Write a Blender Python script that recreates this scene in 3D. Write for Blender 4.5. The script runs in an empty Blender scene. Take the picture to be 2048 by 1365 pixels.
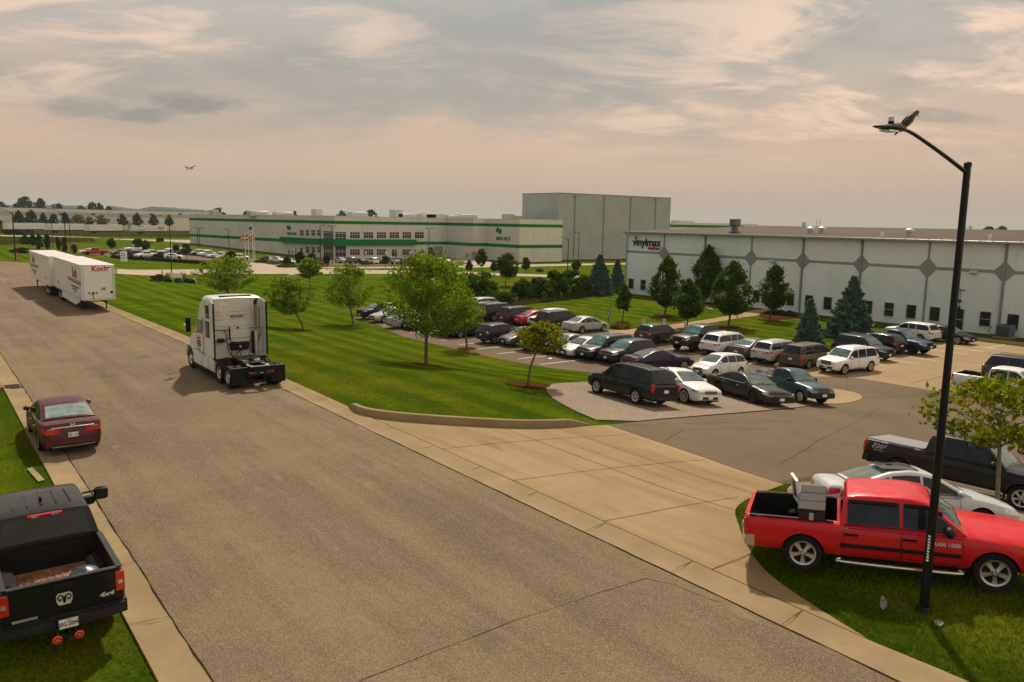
import bpy, bmesh, math, random
import numpy as np
from mathutils import Vector, Matrix, Euler
R = math.radians
rnd = random.Random(7)
sc = bpy.context.scene
col = sc.collection
# world frame: X runs across the street (to the right), Y along the street (away), metres
# ------------------------------------------------------------------ camera
CAM_H = 7.8
cam_d = bpy.data.cameras.new('camera'); cam = bpy.data.objects.new('camera', cam_d); col.objects.link(cam)
FPX = 1593.0
cam_d.sensor_width = 36.0; cam_d.lens = 36.0*FPX/2048; cam_d.clip_end = 9000; cam_d.clip_start = .2
_p, _r = R(8.48), R(1.0)
_f = Vector((0, math.cos(_p), -math.sin(_p))); _x = Vector((1, 0, 0)); _u = _x.cross(_f)
_rot = Matrix(((.8, .6, 0), (-.6, .8, 0), (0, 0, 1)))
FW = _rot @ _f
RT = _rot @ (math.cos(_r)*_x + math.sin(_r)*_u)
UP = _rot @ (-math.sin(_r)*_x + math.cos(_r)*_u)
CP = Vector((0, 0, CAM_H))
cam.matrix_world = Matrix(((RT.x, UP.x, -FW.x, 0), (RT.y, UP.y, -FW.y, 0), (RT.z, UP.z, -FW.z, CAM_H), (0, 0, 0, 1)))
sc.camera = cam
# ------------------------------------------------------------------ world, sun, exposure
SUN_EL, SUN_AZ = R(50), R(42)      # azimuth measured from +Y towards +X
w = bpy.data.worlds.new('World'); sc.world = w; w.use_nodes = True
nt = w.node_tree; nt.nodes.clear()
def WN(t, **k):
    n = nt.nodes.new(t)
    for a, b in k.items(): setattr(n, a, b)
    return n
def WL(a, b): nt.links.new(a, b)
def wmath(op, a, b=None, clamp=False):
    n = WN('ShaderNodeMath', operation=op, use_clamp=clamp)
    for i, v in enumerate((a, b)):
        if v is None: continue
        if isinstance(v, (int, float)): n.inputs[i].default_value = v
        else: WL(v, n.inputs[i])
    return n.outputs[0]
def wmix(f, a, b):
    n = WN('ShaderNodeMix', data_type='RGBA')
    for i, v in ((0, f), (6, a), (7, b)):
        if isinstance(v, (int, float)): n.inputs[i].default_value = v
        elif isinstance(v, tuple): n.inputs[i].default_value = v+(1,)
        else: WL(v, n.inputs[i])
    return n.outputs[2]
def wramp(f, *stops):
    n = WN('ShaderNodeMapRange', interpolation_type='SMOOTHSTEP'); WL(f, n.inputs[0])
    n.inputs[1].default_value, n.inputs[2].default_value = stops
    return n.outputs[0]
tc = WN('ShaderNodeTexCoord'); sep = WN('ShaderNodeSeparateXYZ'); WL(tc.outputs['Generated'], sep.inputs[0])
zz = wmath('ADD', wmath('MAXIMUM', sep.outputs[2], 0.0), .25)
# along-view (fx) and sideways (fy) cloud-plane coordinates
vx = wmath('DIVIDE', wmath('ADD', wmath('MULTIPLY', sep.outputs[0], .8), wmath('MULTIPLY', sep.outputs[1], -.6)), zz)
vy = wmath('DIVIDE', wmath('ADD', wmath('MULTIPLY', sep.outputs[0], .6), wmath('MULTIPLY', sep.outputs[1], .8)), zz)
cmb = WN('ShaderNodeCombineXYZ'); WL(vx, cmb.inputs[0]); WL(vy, cmb.inputs[1])
def wnoise(scale, detail=6, rough=.55, off=(0, 0, 0), stretch=(1, 1, 1), dist=0.):
    m = WN('ShaderNodeMapping'); m.inputs[1].default_value = off; m.inputs[3].default_value = stretch
    WL(cmb.outputs[0], m.inputs[0])
    n = WN('ShaderNodeTexNoise'); n.inputs['Scale'].default_value = scale; n.inputs['Detail'].default_value = detail
    n.inputs['Roughness'].default_value = rough; n.inputs['Distortion'].default_value = dist
    WL(m.outputs[0], n.inputs['Vector']); return n.outputs[0]
sky = WN('ShaderNodeTexSky', sky_type='NISHITA', sun_disc=False, sun_elevation=SUN_EL, sun_rotation=SUN_AZ, air_density=1.5, dust_density=4.0)
SK = 10.0
def c10(r, g, b): return (r*SK, g*SK, b*SK)
elev = wramp(sep.outputs[2], 0.0, .30)
base = wmix(wramp(sep.outputs[2], .0, .085), c10(.315, .270, .218), c10(.43, .312, .240))
base = wmix(wramp(sep.outputs[2], .09, .26), base, c10(.335, .312, .285))
fade = wramp(sep.outputs[2], .055, .125)
big = wramp(wnoise(1.05, 6, .55, (3.1, 1.7, 0), (1, 1.15, 1), .3), .40, .62)
base = wmix(wmath('MULTIPLY', wmath('MULTIPLY', big, .72), fade), base, c10(.205, .212, .205))
hi = wmath('MULTIPLY', wramp(wnoise(2.3, 11, .64, (7.3, .4, 0), (.8, 1.5, 1), .45), .45, .64), fade)
side = wmath('ADD', wramp(vx, -.15, .85), wmath('MULTIPLY', wmath('MULTIPLY', wramp(vx, .1, -.7), wramp(vy, 2.5, 2.05)), .8), True)
base = wmix(wmath('MULTIPLY', hi, wmath('ADD', .16, wmath('MULTIPLY', side, .80))), base, c10(.64, .46, .345))
def puff(ax, ay, rx, ry, sc_, str_):
    dx = wmath('DIVIDE', wmath('SUBTRACT', vx, ax), rx); dy = wmath('DIVIDE', wmath('SUBTRACT', vy, ay), ry)
    d = wmath('ADD', wmath('MULTIPLY', dx, dx), wmath('MULTIPLY', dy, dy))
    n = wnoise(sc_, 5, .6, (ax, ay, 0))
    v = wmath('ADD', wmath('SUBTRACT', 1.0, d), wmath('MULTIPLY', wmath('SUBTRACT', n, .5), 3.0))
    return wmath('MULTIPLY', wramp(v, .0, 1.0), str_)
for P in ((-1.28, 2.42, .13, .11, 6.2, .6), (-1.14, 2.53, .15, .08, 6.0, .8), (-.96, 2.46, .15, .11, 6.1, .85), (1.24, 2.38, .18, .06, 6., .5), (1.05, 2.47, .12, .05, 6.2, .35)):
    base = wmix(puff(*P), base, c10(.185, .175, .165))
# added fill light: unseen sky brighter, warmer behind viewer's right; cooler, dimmer to left
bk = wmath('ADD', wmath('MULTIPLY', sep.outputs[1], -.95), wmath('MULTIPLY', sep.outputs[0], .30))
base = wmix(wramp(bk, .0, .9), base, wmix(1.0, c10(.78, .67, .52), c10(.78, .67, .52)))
lf = wmath('ADD', wmath('MULTIPLY', sep.outputs[0], -.96), wmath('MULTIPLY', sep.outputs[1], -.15))
base = wmix(wmath('MULTIPLY', wramp(lf, .45, 1.0), .75), base, c10(.34, .38, .40))
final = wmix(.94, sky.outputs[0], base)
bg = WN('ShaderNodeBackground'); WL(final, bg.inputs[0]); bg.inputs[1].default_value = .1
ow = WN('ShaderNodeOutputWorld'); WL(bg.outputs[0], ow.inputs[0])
sd = bpy.data.lights.new('sun', 'SUN'); sd.energy = 3.5; sd.angle = R(2.5); sd.color = (1, .89, .74)
so = bpy.data.objects.new('sun', sd); col.objects.link(so)
sdir = Vector((math.sin(SUN_AZ)*math.cos(SUN_EL), math.cos(SUN_AZ)*math.cos(SUN_EL), math.sin(SUN_EL)))
so.rotation_euler = sdir.to_track_quat('Z', 'Y').to_euler(); so.location = (0, 0, 60)
vs = sc.view_settings; vs.view_transform = 'Standard'; vs.look = 'None'; vs.gamma = 1; vs.exposure = 0.52
sc.render.resolution_x, sc.render.resolution_y = 1024, 682

# ------------------------------------------------------------------ terrain and picture rays
def S(a):
    a = min(1., max(0., a)); return a*a*(3-2*a)
def zg(s, t):
    W = 37 - 14*S((t-30)/16)
    k = S((s-13)/W)
    y = .6*s+.8*t; x = .8*s-.6*t
    z = -2.5*k
    z -= 1.5*S((y-130)/90)*(1-S((-x-50)/90))
    z -= .5*S((t-40)/50)*(1-k)*(1-S((t-160)/100))
    if s > 14:
        d = math.hypot(s-19, (t-4.5)*.9)
        z += .65*S(1-d/11)*S((s-14)/2.5)
    return z
def ray(u, v): return FW + RT*((u-1024)/FPX) - UP*((v-682.5)/FPX)
def at(u, v, z=None):
    d = ray(u, v)
    if z is not None: return CP + d*((z-CAM_H)/d.z)
    lo = k = 2.
    while k < 4000:
        p = CP + d*k
        if p.z < zg(p.x, p.y): break
        lo = k; k *= 1.03
    hi = k
    for i in range(32):
        k = (lo+hi)/2; p = CP + d*k
        if p.z < zg(p.x, p.y): hi = k
        else: lo = k
    return CP + d*k
def on_x(u, v, x0):
    d = ray(u, v); return CP + d*(x0/d.x)
def on_y(u, v, y0):
    d = ray(u, v); return CP + d*(y0/d.y)
def gr(s, t, dz=0): return Vector((s, t, zg(s, t)+dz))

# ------------------------------------------------------------------ mesh building
def tag(o, label=None, cat=None, group=None, kind=None):
    if label: o['label'] = label
    if cat: o['category'] = cat
    if group: o['group'] = group
    if kind: o['kind'] = kind
    return o
def empty(name, loc=(0, 0, 0), rz=0.):
    o = bpy.data.objects.new(name, None); col.objects.link(o); o.empty_display_size = .3
    o.location = loc; o.rotation_euler = (0, 0, rz); return o
def thing(name, label, cat, loc=(0, 0, 0), rz=0., group=None):
    return tag(empty(name, loc, rz), label, cat, group)
def add(name, me, parent=None, loc=None, rot=None):
    o = bpy.data.objects.new(name, me); col.objects.link(o)
    if parent: o.parent = parent
    if loc is not None: o.location = loc
    if rot is not None: o.rotation_euler = rot
    return o
class MB:
    def __init__(s): s.v = []; s.f = []; s.m = []
    def poly(s, pts, m=0):
        i = len(s.v); s.v += [tuple(p) for p in pts]; s.f.append(tuple(range(i, i+len(pts)))); s.m.append(m); return s
    def grid(s, rows, m=0, closed=False):
        i = len(s.v); n = len(rows[0])
        for r in rows: s.v += [tuple(p) for p in r]
        for a in range(len(rows)-1):
            for b in range(n if closed else n-1):
                c = (b+1) % n
                s.f.append((i+a*n+b, i+a*n+c, i+(a+1)*n+c, i+(a+1)*n+b)); s.m.append(m)
        return s
    def box(s, x0, x1, y0, y1, z0, z1, m=0, M=None):
        P = [Vector(p) for p in ((x0, y0, z0), (x1, y0, z0), (x1, y1, z0), (x0, y1, z0), (x0, y0, z1), (x1, y0, z1), (x1, y1, z1), (x0, y1, z1))]
        if M: P = [M @ p for p in P]
        i = len(s.v); s.v += [tuple(p) for p in P]
        for f in ((0, 3, 2, 1), (4, 5, 6, 7), (0, 1, 5, 4), (1, 2, 6, 5), (2, 3, 7, 6), (3, 0, 4, 7)):
            s.f.append(tuple(i+k for k in f)); s.m.append(m)
        return s
    def cbox(s, x0, x1, y0, y1, z0, z1, c=.02, m=0, M=None):
        """box with chamfered edges"""
        rows = []
        for z, k in ((z0, c), (z0+c, 0), (z1-c, 0), (z1, c)):
            r = [(x0+k+c, y0+k), (x1-k-c, y0+k), (x1-k, y0+k+c), (x1-k, y1-k-c), (x1-k-c, y1-k), (x0+k+c, y1-k), (x0+k, y1-k-c), (x0+k, y0+k+c)]
            r = [Vector((a, b, z)) for a, b in r]
            rows.append([M @ p for p in r] if M else r)
        s.grid(rows, m, True); s.poly(rows[0][::-1], m); s.poly(rows[-1], m); return s
    def tube(s, pts, rad, n=8, m=0, cap=True):
        pts = [Vector(p) for p in pts]; rads = rad if isinstance(rad, (list, tuple)) else [rad]*len(pts)
        rows = []; ref = None
        for i, p in enumerate(pts):
            d = (pts[min(i+1, len(pts)-1)]-pts[max(i-1, 0)]).normalized()
            if ref is None: ref = Vector((1, 0, 0)) if abs(d.x) < .8 else Vector((0, 1, 0))
            a = d.cross(ref).normalized(); b = d.cross(a); ref = a.cross(d)
            rows.append([p+(a*math.cos(k*2*math.pi/n)+b*math.sin(k*2*math.pi/n))*rads[i] for k in range(n)])
        s.grid(rows, m, True)
        if cap: s.poly(rows[0][::-1], m); s.poly(rows[-1], m)
        return s
    def lathe(s, prof, n=16, m=0, axis='z', c=(0, 0, 0), cap=True):
        rows = []
        for r, h in prof:
            row = []
            for k in range(n):
                a = 2*math.pi*k/n; x, y = r*math.cos(a), r*math.sin(a)
                p = (x, y, h) if axis == 'z' else ((x, h, y) if axis == 'y' else (h, x, y))
                row.append((p[0]+c[0], p[1]+c[1], p[2]+c[2]))
            rows.append(row)
        s.grid(rows, m, True)
        if cap: s.poly(rows[0][::-1], m); s.poly(rows[-1], m)
        return s
    def prism(s, pts, vec, m=0):
        a = [Vector(p) for p in pts]; b = [p+Vector(vec) for p in a]
        s.grid([a, b], m, True); s.poly(a[::-1], m); s.poly(b, m); return s
    def mesh(s, name, mats, sharp=30, weld=0.):
        me = bpy.data.meshes.new(name); bm = bmesh.new()
        vs_ = [bm.verts.new(p) for p in s.v]
        for f, m in zip(s.f, s.m):
            try:
                q = bm.faces.new([vs_[i] for i in f]); q.material_index = m; q.smooth = True
            except ValueError: pass
        if weld: bmesh.ops.remove_doubles(bm, verts=bm.verts, dist=weld)
        bmesh.ops.recalc_face_normals(bm, faces=bm.faces)
        bm.to_mesh(me); bm.free()
        for m in (mats if isinstance(mats, (list, tuple)) else [mats]): me.materials.append(m)
        if sharp is not None: me.set_sharp_from_angle(angle=R(sharp))
        return me
    def obj(s, name, mats, parent=None, sharp=30, weld=0., loc=None, rot=None):
        return add(name, s.mesh(name, mats, sharp, weld), parent, loc, rot)
def np_mesh(name, V, F, mat, smooth=False):
    """V (n,3), F (m,k) arrays -> mesh, fast"""
    me = bpy.data.meshes.new(name); k = F.shape[1]
    me.vertices.add(len(V)); me.vertices.foreach_set('co', V.astype(np.float32).ravel())
    me.loops.add(F.size); me.loops.foreach_set('vertex_index', F.astype(np.int32).ravel())
    me.polygons.add(len(F)); me.polygons.foreach_set('loop_start', np.arange(0, F.size, k, dtype=np.int32))
    me.polygons.foreach_set('loop_total', np.full(len(F), k, dtype=np.int32))
    if smooth: me.polygons.foreach_set('use_smooth', np.ones(len(F), dtype=bool))
    me.update(calc_edges=True); me.materials.append(mat); return me
def text(name, s, size, mat, parent, M, ext=.01, bold=.0, sx=1., align='CENTER', shear=0.):
    """flat lettering, built as mesh; M places its plane (x right, y up, z out)"""
    cu = bpy.data.curves.new('lettering', 'FONT'); cu.body = s; cu.size = size; cu.extrude = ext; cu.offset = bold
    cu.align_x = align; cu.align_y = 'CENTER'; cu.resolution_u = 3; cu.shear = shear
    o = bpy.data.objects.new('lettering', cu)
    me = bpy.data.meshes.new_from_object(o); bpy.data.objects.remove(o); bpy.data.curves.remove(cu)
    me.transform(M @ Matrix.Diagonal((sx, 1, 1, 1))); me.materials.clear(); me.materials.append(mat); me.name = name
    return add(name, me, parent)
def frameM(o, xd, yd):
    x = Vector(xd).normalized(); y = Vector(yd).normalized(); z = x.cross(y)
    return Matrix(((x.x, y.x, z.x, o[0]), (x.y, y.y, z.y, o[1]), (x.z, y.z, z.z, o[2]), (0, 0, 0, 1)))
def copy_tree(o, parent=None):
    c = o.copy(); col.objects.link(c)
    if parent: c.parent = parent; c.matrix_parent_inverse = o.matrix_parent_inverse
    for ch in list(o.children): copy_tree(ch, c)
    return c

# ------------------------------------------------------------------ materials
def nmat(name):
    m = bpy.data.materials.new(name); m.use_nodes = True; t = m.node_tree
    return m, t, t.nodes['Principled BSDF']
def N(t, ty, **k):
    n = t.nodes.new(ty)
    for a, b in k.items(): setattr(n, a, b)
    return n
def noise(t, scale, detail=4, rough=.55, vec=None, stretch=None, dist=0.):
    n = N(t, 'ShaderNodeTexNoise'); n.inputs['Scale'].default_value = scale; n.inputs['Detail'].default_value = detail
    n.inputs['Roughness'].default_value = rough; n.inputs['Distortion'].default_value = dist
    if vec is None: vec = N(t, 'ShaderNodeTexCoord').outputs['Object']
    if stretch:
        m = N(t, 'ShaderNodeMapping'); m.inputs[3].default_value = stretch; t.links.new(vec, m.inputs[0]); vec = m.outputs[0]
    t.links.new(vec, n.inputs['Vector']); return n.outputs[0]
def rampf(t, f, a, b, lo=0., hi=1.):
    n = N(t, 'ShaderNodeMapRange', interpolation_type='SMOOTHSTEP'); t.links.new(f, n.inputs[0])
    for i, v in enumerate((a, b, lo, hi)): n.inputs[i+1].default_value = v
    return n.outputs[0]
def mixc(t, f, a, b, mode='MIX'):
    n = N(t, 'ShaderNodeMix', data_type='RGBA', blend_type=mode)
    for i, v in ((0, f), (6, a), (7, b)):
        if isinstance(v, (int, float)): n.inputs[i].default_value = v
        elif isinstance(v, tuple): n.inputs[i].default_value = v[:3]+(1,)
        else: t.links.new(v, n.inputs[i])
    return n.outputs[2]
def mth(t, op, a, b=None, clamp=False):
    n = N(t, 'ShaderNodeMath', operation=op, use_clamp=clamp)
    for i, v in enumerate((a, b)):
        if v is None: continue
        if isinstance(v, (int, float)): n.inputs[i].default_value = v
        else: t.links.new(v, n.inputs[i])
    return n.outputs[0]
def bump(t, b, h, dist=.01, strength=1.):
    n = N(t, 'ShaderNodeBump'); n.inputs['Distance'].default_value = dist; n.inputs['Strength'].default_value = strength
    t.links.new(h, n.inputs['Height']); t.links.new(n.outputs[0], b.inputs['Normal'])
def plain(name, c, rough=.5, metal=0., var=.12, scale=6., coat=0., spec=.5, dirt=None):
    m, t, b = nmat(name)
    f = noise(t, scale, 5, .6)
    t.links.new(mixc(t, rampf(t, f, .3, .7), tuple(x*(1-var) for x in c), tuple(min(1, x*(1+var)) for x in c)), b.inputs['Base Color'])
    t.links.new(rampf(t, f, .3, .7, max(.02, rough*.85), min(1, rough*1.15)), b.inputs['Roughness'])
    b.inputs['Metallic'].default_value = metal; b.inputs['Coat Weight'].default_value = coat; b.inputs['Coat Roughness'].default_value = .04
    b.inputs['Specular IOR Level'].default_value = spec
    return m
PAINTS = {}
def paint(c, metal=.1, rough=.32):
    key = (c, metal, rough)
    if key not in PAINTS:
        m, t, b = nmat('car_paint'); oc = N(t, 'ShaderNodeTexCoord')
        f = noise(t, 3., 4, .6, oc.outputs['Object'])
        sp = N(t, 'ShaderNodeSeparateXYZ'); t.links.new(oc.outputs['Object'], sp.inputs[0])
        d = mth(t, 'MULTIPLY', rampf(t, sp.outputs[2], .75, .25), rampf(t, f, .35, .7), True)   # road dust on the lower body
        t.links.new(mixc(t, mth(t, 'MULTIPLY', d, .16), c, (.16, .13, .10)), b.inputs['Base Color'])
        t.links.new(rampf(t, f, .3, .7, rough*.8, rough*1.25), b.inputs['Roughness'])
        b.inputs['Metallic'].default_value = metal; dk = max(c) < .05; b.inputs['Coat Weight'].default_value = .28 if dk else .22; b.inputs['Coat Roughness'].default_value = .04; b.inputs['Specular IOR Level'].default_value = .16 if dk else .28
        PAINTS[key] = m
    return PAINTS[key]
M_BLACK = plain('black_plastic', (.007, .007, .008), .55, spec=.2)
M_RUBBER = plain('rubber', (.011, .0105, .010), .8, spec=.2)
M_DARK = plain('dark_trim', (.018, .018, .018), .5, spec=.25)
M_LINER = plain('bed_liner', (.010, .0095, .0095), .75, scale=20, spec=.15)
M_CHROME = plain('chrome', (.62, .60, .57), .16, .95, .05)
M_ALU = plain('aluminium', (.50, .49, .46), .34, .85, .1)
M_RIMDARK = plain('dark_rim', (.025, .025, .026), .4, .4)
M_WHITE = plain('white_paint', (.72, .70, .66), .5)
M_BLACKPOLE = plain('black_pole_paint', (.005, .005, .006), .42, 0, .2, 3, 0, .25)
M_RED = plain('red_lens', (.42, .012, .008), .18, 0, .15, 12, .6)
M_AMBER = plain('amber_lens', (.6, .16, .01), .2, 0, .1, 8, .5)
M_LENS = plain('clear_lens', (.42, .42, .41), .12, .5, .3, 14, .8)
M_PLATE = plain('plate_white', (.62, .62, .60), .45)
M_INK = plain('ink', (.015, .015, .02), .6)
def glass(name, c, rough=.05):
    m, t, b = nmat(name)
    f = noise(t, 1.6, 4, .6)
    t.links.new(mixc(t, rampf(t, f, .35, .7), c, tuple(x*1.7+.006 for x in c)), b.inputs['Base Color'])
    b.inputs['Roughness'].default_value = rough; b.inputs['Specular IOR Level'].default_value = .30
    return m
M_GLASS = glass('dark_glass', (.006, .008, .012))
M_WSHIELD = glass('clear_windscreen', (.06, .085, .08))
M_TEAL = glass('tinted_windscreen', (.05, .12, .12))
M_BGLASS = glass('building_glass', (.014, .017, .02), .08)
# ------------------------------------------------------------------ ground materials
def lawn_mat():
    m, t, b = nmat('lawn'); oc = N(t, 'ShaderNodeTexCoord').outputs['Object']
    sp = N(t, 'ShaderNodeSeparateXYZ'); t.links.new(oc, sp.inputs[0])
    big = noise(t, .09, 4, .6, oc); mid = noise(t, .55, 5, .6, oc); fine = noise(t, 9., 5, .7, oc)
    wob = mth(t, 'ADD', sp.outputs[0], mth(t, 'MULTIPLY', big, 1.6))
    stripe = mth(t, 'ADD', mth(t, 'MULTIPLY', mth(t, 'SINE', mth(t, 'MULTIPLY', wob, 2*math.pi/2.9)), .5), .5)
    stripe = rampf(t, stripe, .15, .85)
    c = mixc(t, rampf(t, mid, .3, .72), (.046, .088, .003), (.132, .160, .006))
    c = mixc(t, mth(t, 'MULTIPLY', stripe, .62), c, (.027, .070, .003))
    c = mixc(t, mth(t, 'MULTIPLY', rampf(t, big, .46, .72), .65), c, (.150, .138, .012))
    c = mixc(t, mth(t, 'MULTIPLY', rampf(t, fine, .38, .68), .72), c, (.014, .030, .002))
    c = mixc(t, mth(t, 'MULTIPLY', rampf(t, noise(t, 4.2, 4, .65, oc), .55, .75), .55), c, (.150, .185, .006))
    c = mixc(t, mth(t, 'MULTIPLY', rampf(t, noise(t, 3.2, 3, .6, oc), .66, .76), .5), c, (.15, .14, .02))
    t.links.new(c, b.inputs['Base Color']); b.inputs['Roughness'].default_value = .9; b.inputs['Specular IOR Level'].default_value = .0
    bump(t, b, noise(t, 26., 4, .75, oc), .07, .9); return m
def pave_mat(name, c0, c1, speck=0., blot=(.2, .15, .1), bl=.3, sc_=1., rough=.85, streak=False):
    m, t, b = nmat(name); oc = N(t, 'ShaderNodeTexCoord').outputs['Object']
    big = noise(t, .22*sc_, 5, .62, oc); mid = noise(t, 1.7*sc_, 6, .65, oc)
    c = mixc(t, rampf(t, big, .3, .7), c0, c1)
    c = mixc(t, mth(t, 'MULTIPLY', rampf(t, mid, .52, .75), bl), c, blot)
    if streak:
        st_ = noise(t, .5, 5, .6, oc, (2.4, .16, 1))
        c = mixc(t, mth(t, 'MULTIPLY', rampf(t, st_, .44, .66), .55), c, tuple(x*.70 for x in c0))
        c = mixc(t, mth(t, 'MULTIPLY', rampf(t, noise(t, .33, 4, .55, oc, (1.7, .10, 1)), .52, .68), .4), c, tuple(min(1, x*1.22) for x in c1))
    if speck:
        v = N(t, 'ShaderNodeTexVoronoi'); v.inputs['Scale'].default_value = 78.; t.links.new(oc, v.inputs['Vector'])
        sp = N(t, 'ShaderNodeSeparateColor'); t.links.new(v.outputs['Color'], sp.inputs[0])
        c = mixc(t, mth(t, 'MULTIPLY', rampf(t, sp.outputs[0], .55, .95), speck), c, tuple(min(1, x*2.1) for x in c1))
        c = mixc(t, mth(t, 'MULTIPLY', rampf(t, sp.outputs[1], .5, .95), speck), c, tuple(x*.28 for x in c0))
        bump(t, b, sp.outputs[0], .006, .8)
    else:
        bump(t, b, noise(t, 14., 5, .7, oc), .006, .5)
    if streak:
        sand = rampf(t, noise(t, .55, 4, .6, oc, (1., .45, 1)), .63, .74)
        c = mixc(t, mth(t, 'MULTIPLY', sand, .45), c, (.30, .215, .12))
        oil = rampf(t, noise(t, .8, 3, .55, oc, (1.3, .35, 1)), .64, .74)
        c = mixc(t, mth(t, 'MULTIPLY', oil, .35), c, (.085, .064, .048))
    spots = rampf(t, noise(t, 2.3, 2, .5, oc), .70, .75)
    c = mixc(t, mth(t, 'MULTIPLY', spots, .25), c, tuple(x*.45 for x in c0))
    t.links.new(c, b.inputs['Base Color']); b.inputs['Roughness'].default_value = rough; b.inputs['Specular IOR Level'].default_value = .06
    return m
M_LAWN = lawn_mat()
M_ROAD = pave_mat('road_asphalt', (.124, .091, .057), (.180, .134, .085), .55, (.225, .16, .085), .40, streak=True)
M_LOT = pave_mat('lot_asphalt', (.104, .077, .051), (.140, .103, .067), .3, (.085, .064, .045), .4, streak=False)
M_CONC = pave_mat('concrete', (.25, .175, .092), (.30, .212, .115), 0, (.29, .215, .135), .35)
M_CONCD = pave_mat('kerb_concrete', (.20, .146, .078), (.27, .197, .106), 0, (.19, .15, .10), .45, 2.)
M_CLOT = pave_mat('lot_concrete', (.235, .168, .092), (.285, .205, .115), 0, (.25, .185, .115), .4)
M_GRAVEL = pave_mat('gravel', (.165, .128, .092), (.235, .185, .135), .9, (.15, .10, .06), .5)
M_JOINT = plain('joint_tar', (.032, .022, .013), .9, spec=0)
M_STRIPE = plain('road_marking', (.55, .53, .48), .7, var=.3, scale=3)
M_MULCH = plain('mulch', (.060, .026, .010), .95, var=.6, scale=14, spec=0)
M_SOIL = plain('bare_soil', (.135, .110, .045), .95, var=.5, scale=9, spec=0)
M_FARROAD = pave_mat('far_road_concrete', (.30, .24, .175), (.37, .30, .225), 0, (.27, .2, .14), .3, .5)

# ------------------------------------------------------------------ ground sheets on one shared grid
def lines(a):
    r = []
    for lo, hi, st in a:
        n = max(1, round((hi-lo)/st)); r += [lo+(hi-lo)*i/n for i in range(n)]
    return r+[a[-1][1]]
GX = lines([(-3000, -600, 300), (-600, -120, 40), (-120, -20, 10), (-20, 12, 2), (12, 30, 1), (30, 120, 2), (120, 300, 10), (300, 900, 50), (900, 4000, 300)])
GY = lines([(-60, -6, 6), (-6, 2, 2), (2, 34, 1), (34, 160, 2), (160, 340, 5), (340, 700, 20), (700, 4200, 250)])
def clip(poly, ax, val, keep_less):
    out = []; n = len(poly)
    for i in range(n):
        p, q = poly[i-1], poly[i]
        a = (p[ax] <= val) if keep_less else (p[ax] >= val); b = (q[ax] <= val) if keep_less else (q[ax] >= val)
        if a != b:
            k = (val-p[ax])/(q[ax]-p[ax]); out.append((p[0]+(q[0]-p[0])*k, p[1]+(q[1]-p[1])*k))
        if b: out.append(q)
    return out
def sheet(name, poly, mat, dz, kind='structure'):
    import bisect
    x0, x1 = min(p[0] for p in poly), max(p[0] for p in poly); y0, y1 = min(p[1] for p in poly), max(p[1] for p in poly)
    i0, i1 = max(1, bisect.bisect_right(GX, x0)), min(len(GX)-1, bisect.bisect_left(GX, x1))
    j0, j1 = max(1, bisect.bisect_right(GY, y0)), min(len(GY)-1, bisect.bisect_left(GY, y1))
    b = MB()
    for i in range(i0, i1+1):
        sl = clip(clip(poly, 0, GX[i-1], False), 0, GX[i], True)
        if len(sl) < 3: continue
        for j in range(j0, j1+1):
            c = clip(clip(sl, 1, GY[j-1], False), 1, GY[j], True)
            if len(c) < 3: continue
            ar = sum(c[k-1][0]*c[k][1]-c[k][0]*c[k-1][1] for k in range(len(c)))
            if abs(ar) < 1e-5: continue
            b.poly([(p[0], p[1], zg(*p)+dz) for p in c])
    return tag(b.obj(name, mat, sharp=None, weld=.0005), kind=kind)
def px(*pts): return [tuple(at(*p)[:2]) for p in pts]
def smooth(pts, it=2, closed=True):
    for _ in range(it):
        o = []; n = len(pts)
        for i in range(n if closed else n-1):
            p, q = pts[i], pts[(i+1) % n]
            o += [tuple(p[k]*.75+q[k]*.25 for k in range(len(p))), tuple(p[k]*.25+q[k]*.75 for k in range(len(p)))]
        pts = o if closed else [pts[0]]+o+[pts[-1]]
    return pts
def spline(pts, n=8):
    out = []
    for i in range(len(pts)-1):
        p0, p1, p2, p3 = pts[max(i-1, 0)], pts[i], pts[i+1], pts[min(i+2, len(pts)-1)]
        for k in range(n):
            u = k/n
            out.append(tuple(.5*(2*b+(c-a)*u+(2*a-5*b+4*c-d)*u*u+(3*b-a-3*c+d)*u**3) for a, b, c, d in zip(p0, p1, p2, p3)))
    return out+[tuple(pts[-1])]
# the lawn: every ground cell out to the horizon
gx, gy = np.meshgrid(GX, GY, indexing='ij')
gz = np.array([[zg(a, c) for c in GY] for a in GX])
V = np.stack([gx.ravel(), gy.ravel(), gz.ravel()], 1); nx, ny = gx.shape
ii, jj = np.meshgrid(np.arange(nx-1), np.arange(ny-1), indexing='ij'); q = (ii*ny+jj).ravel()
tag(add('lawn', np_mesh('lawn', V, np.stack([q, q+ny, q+ny+1, q+1], 1), M_LAWN, True)), kind='structure')

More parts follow.
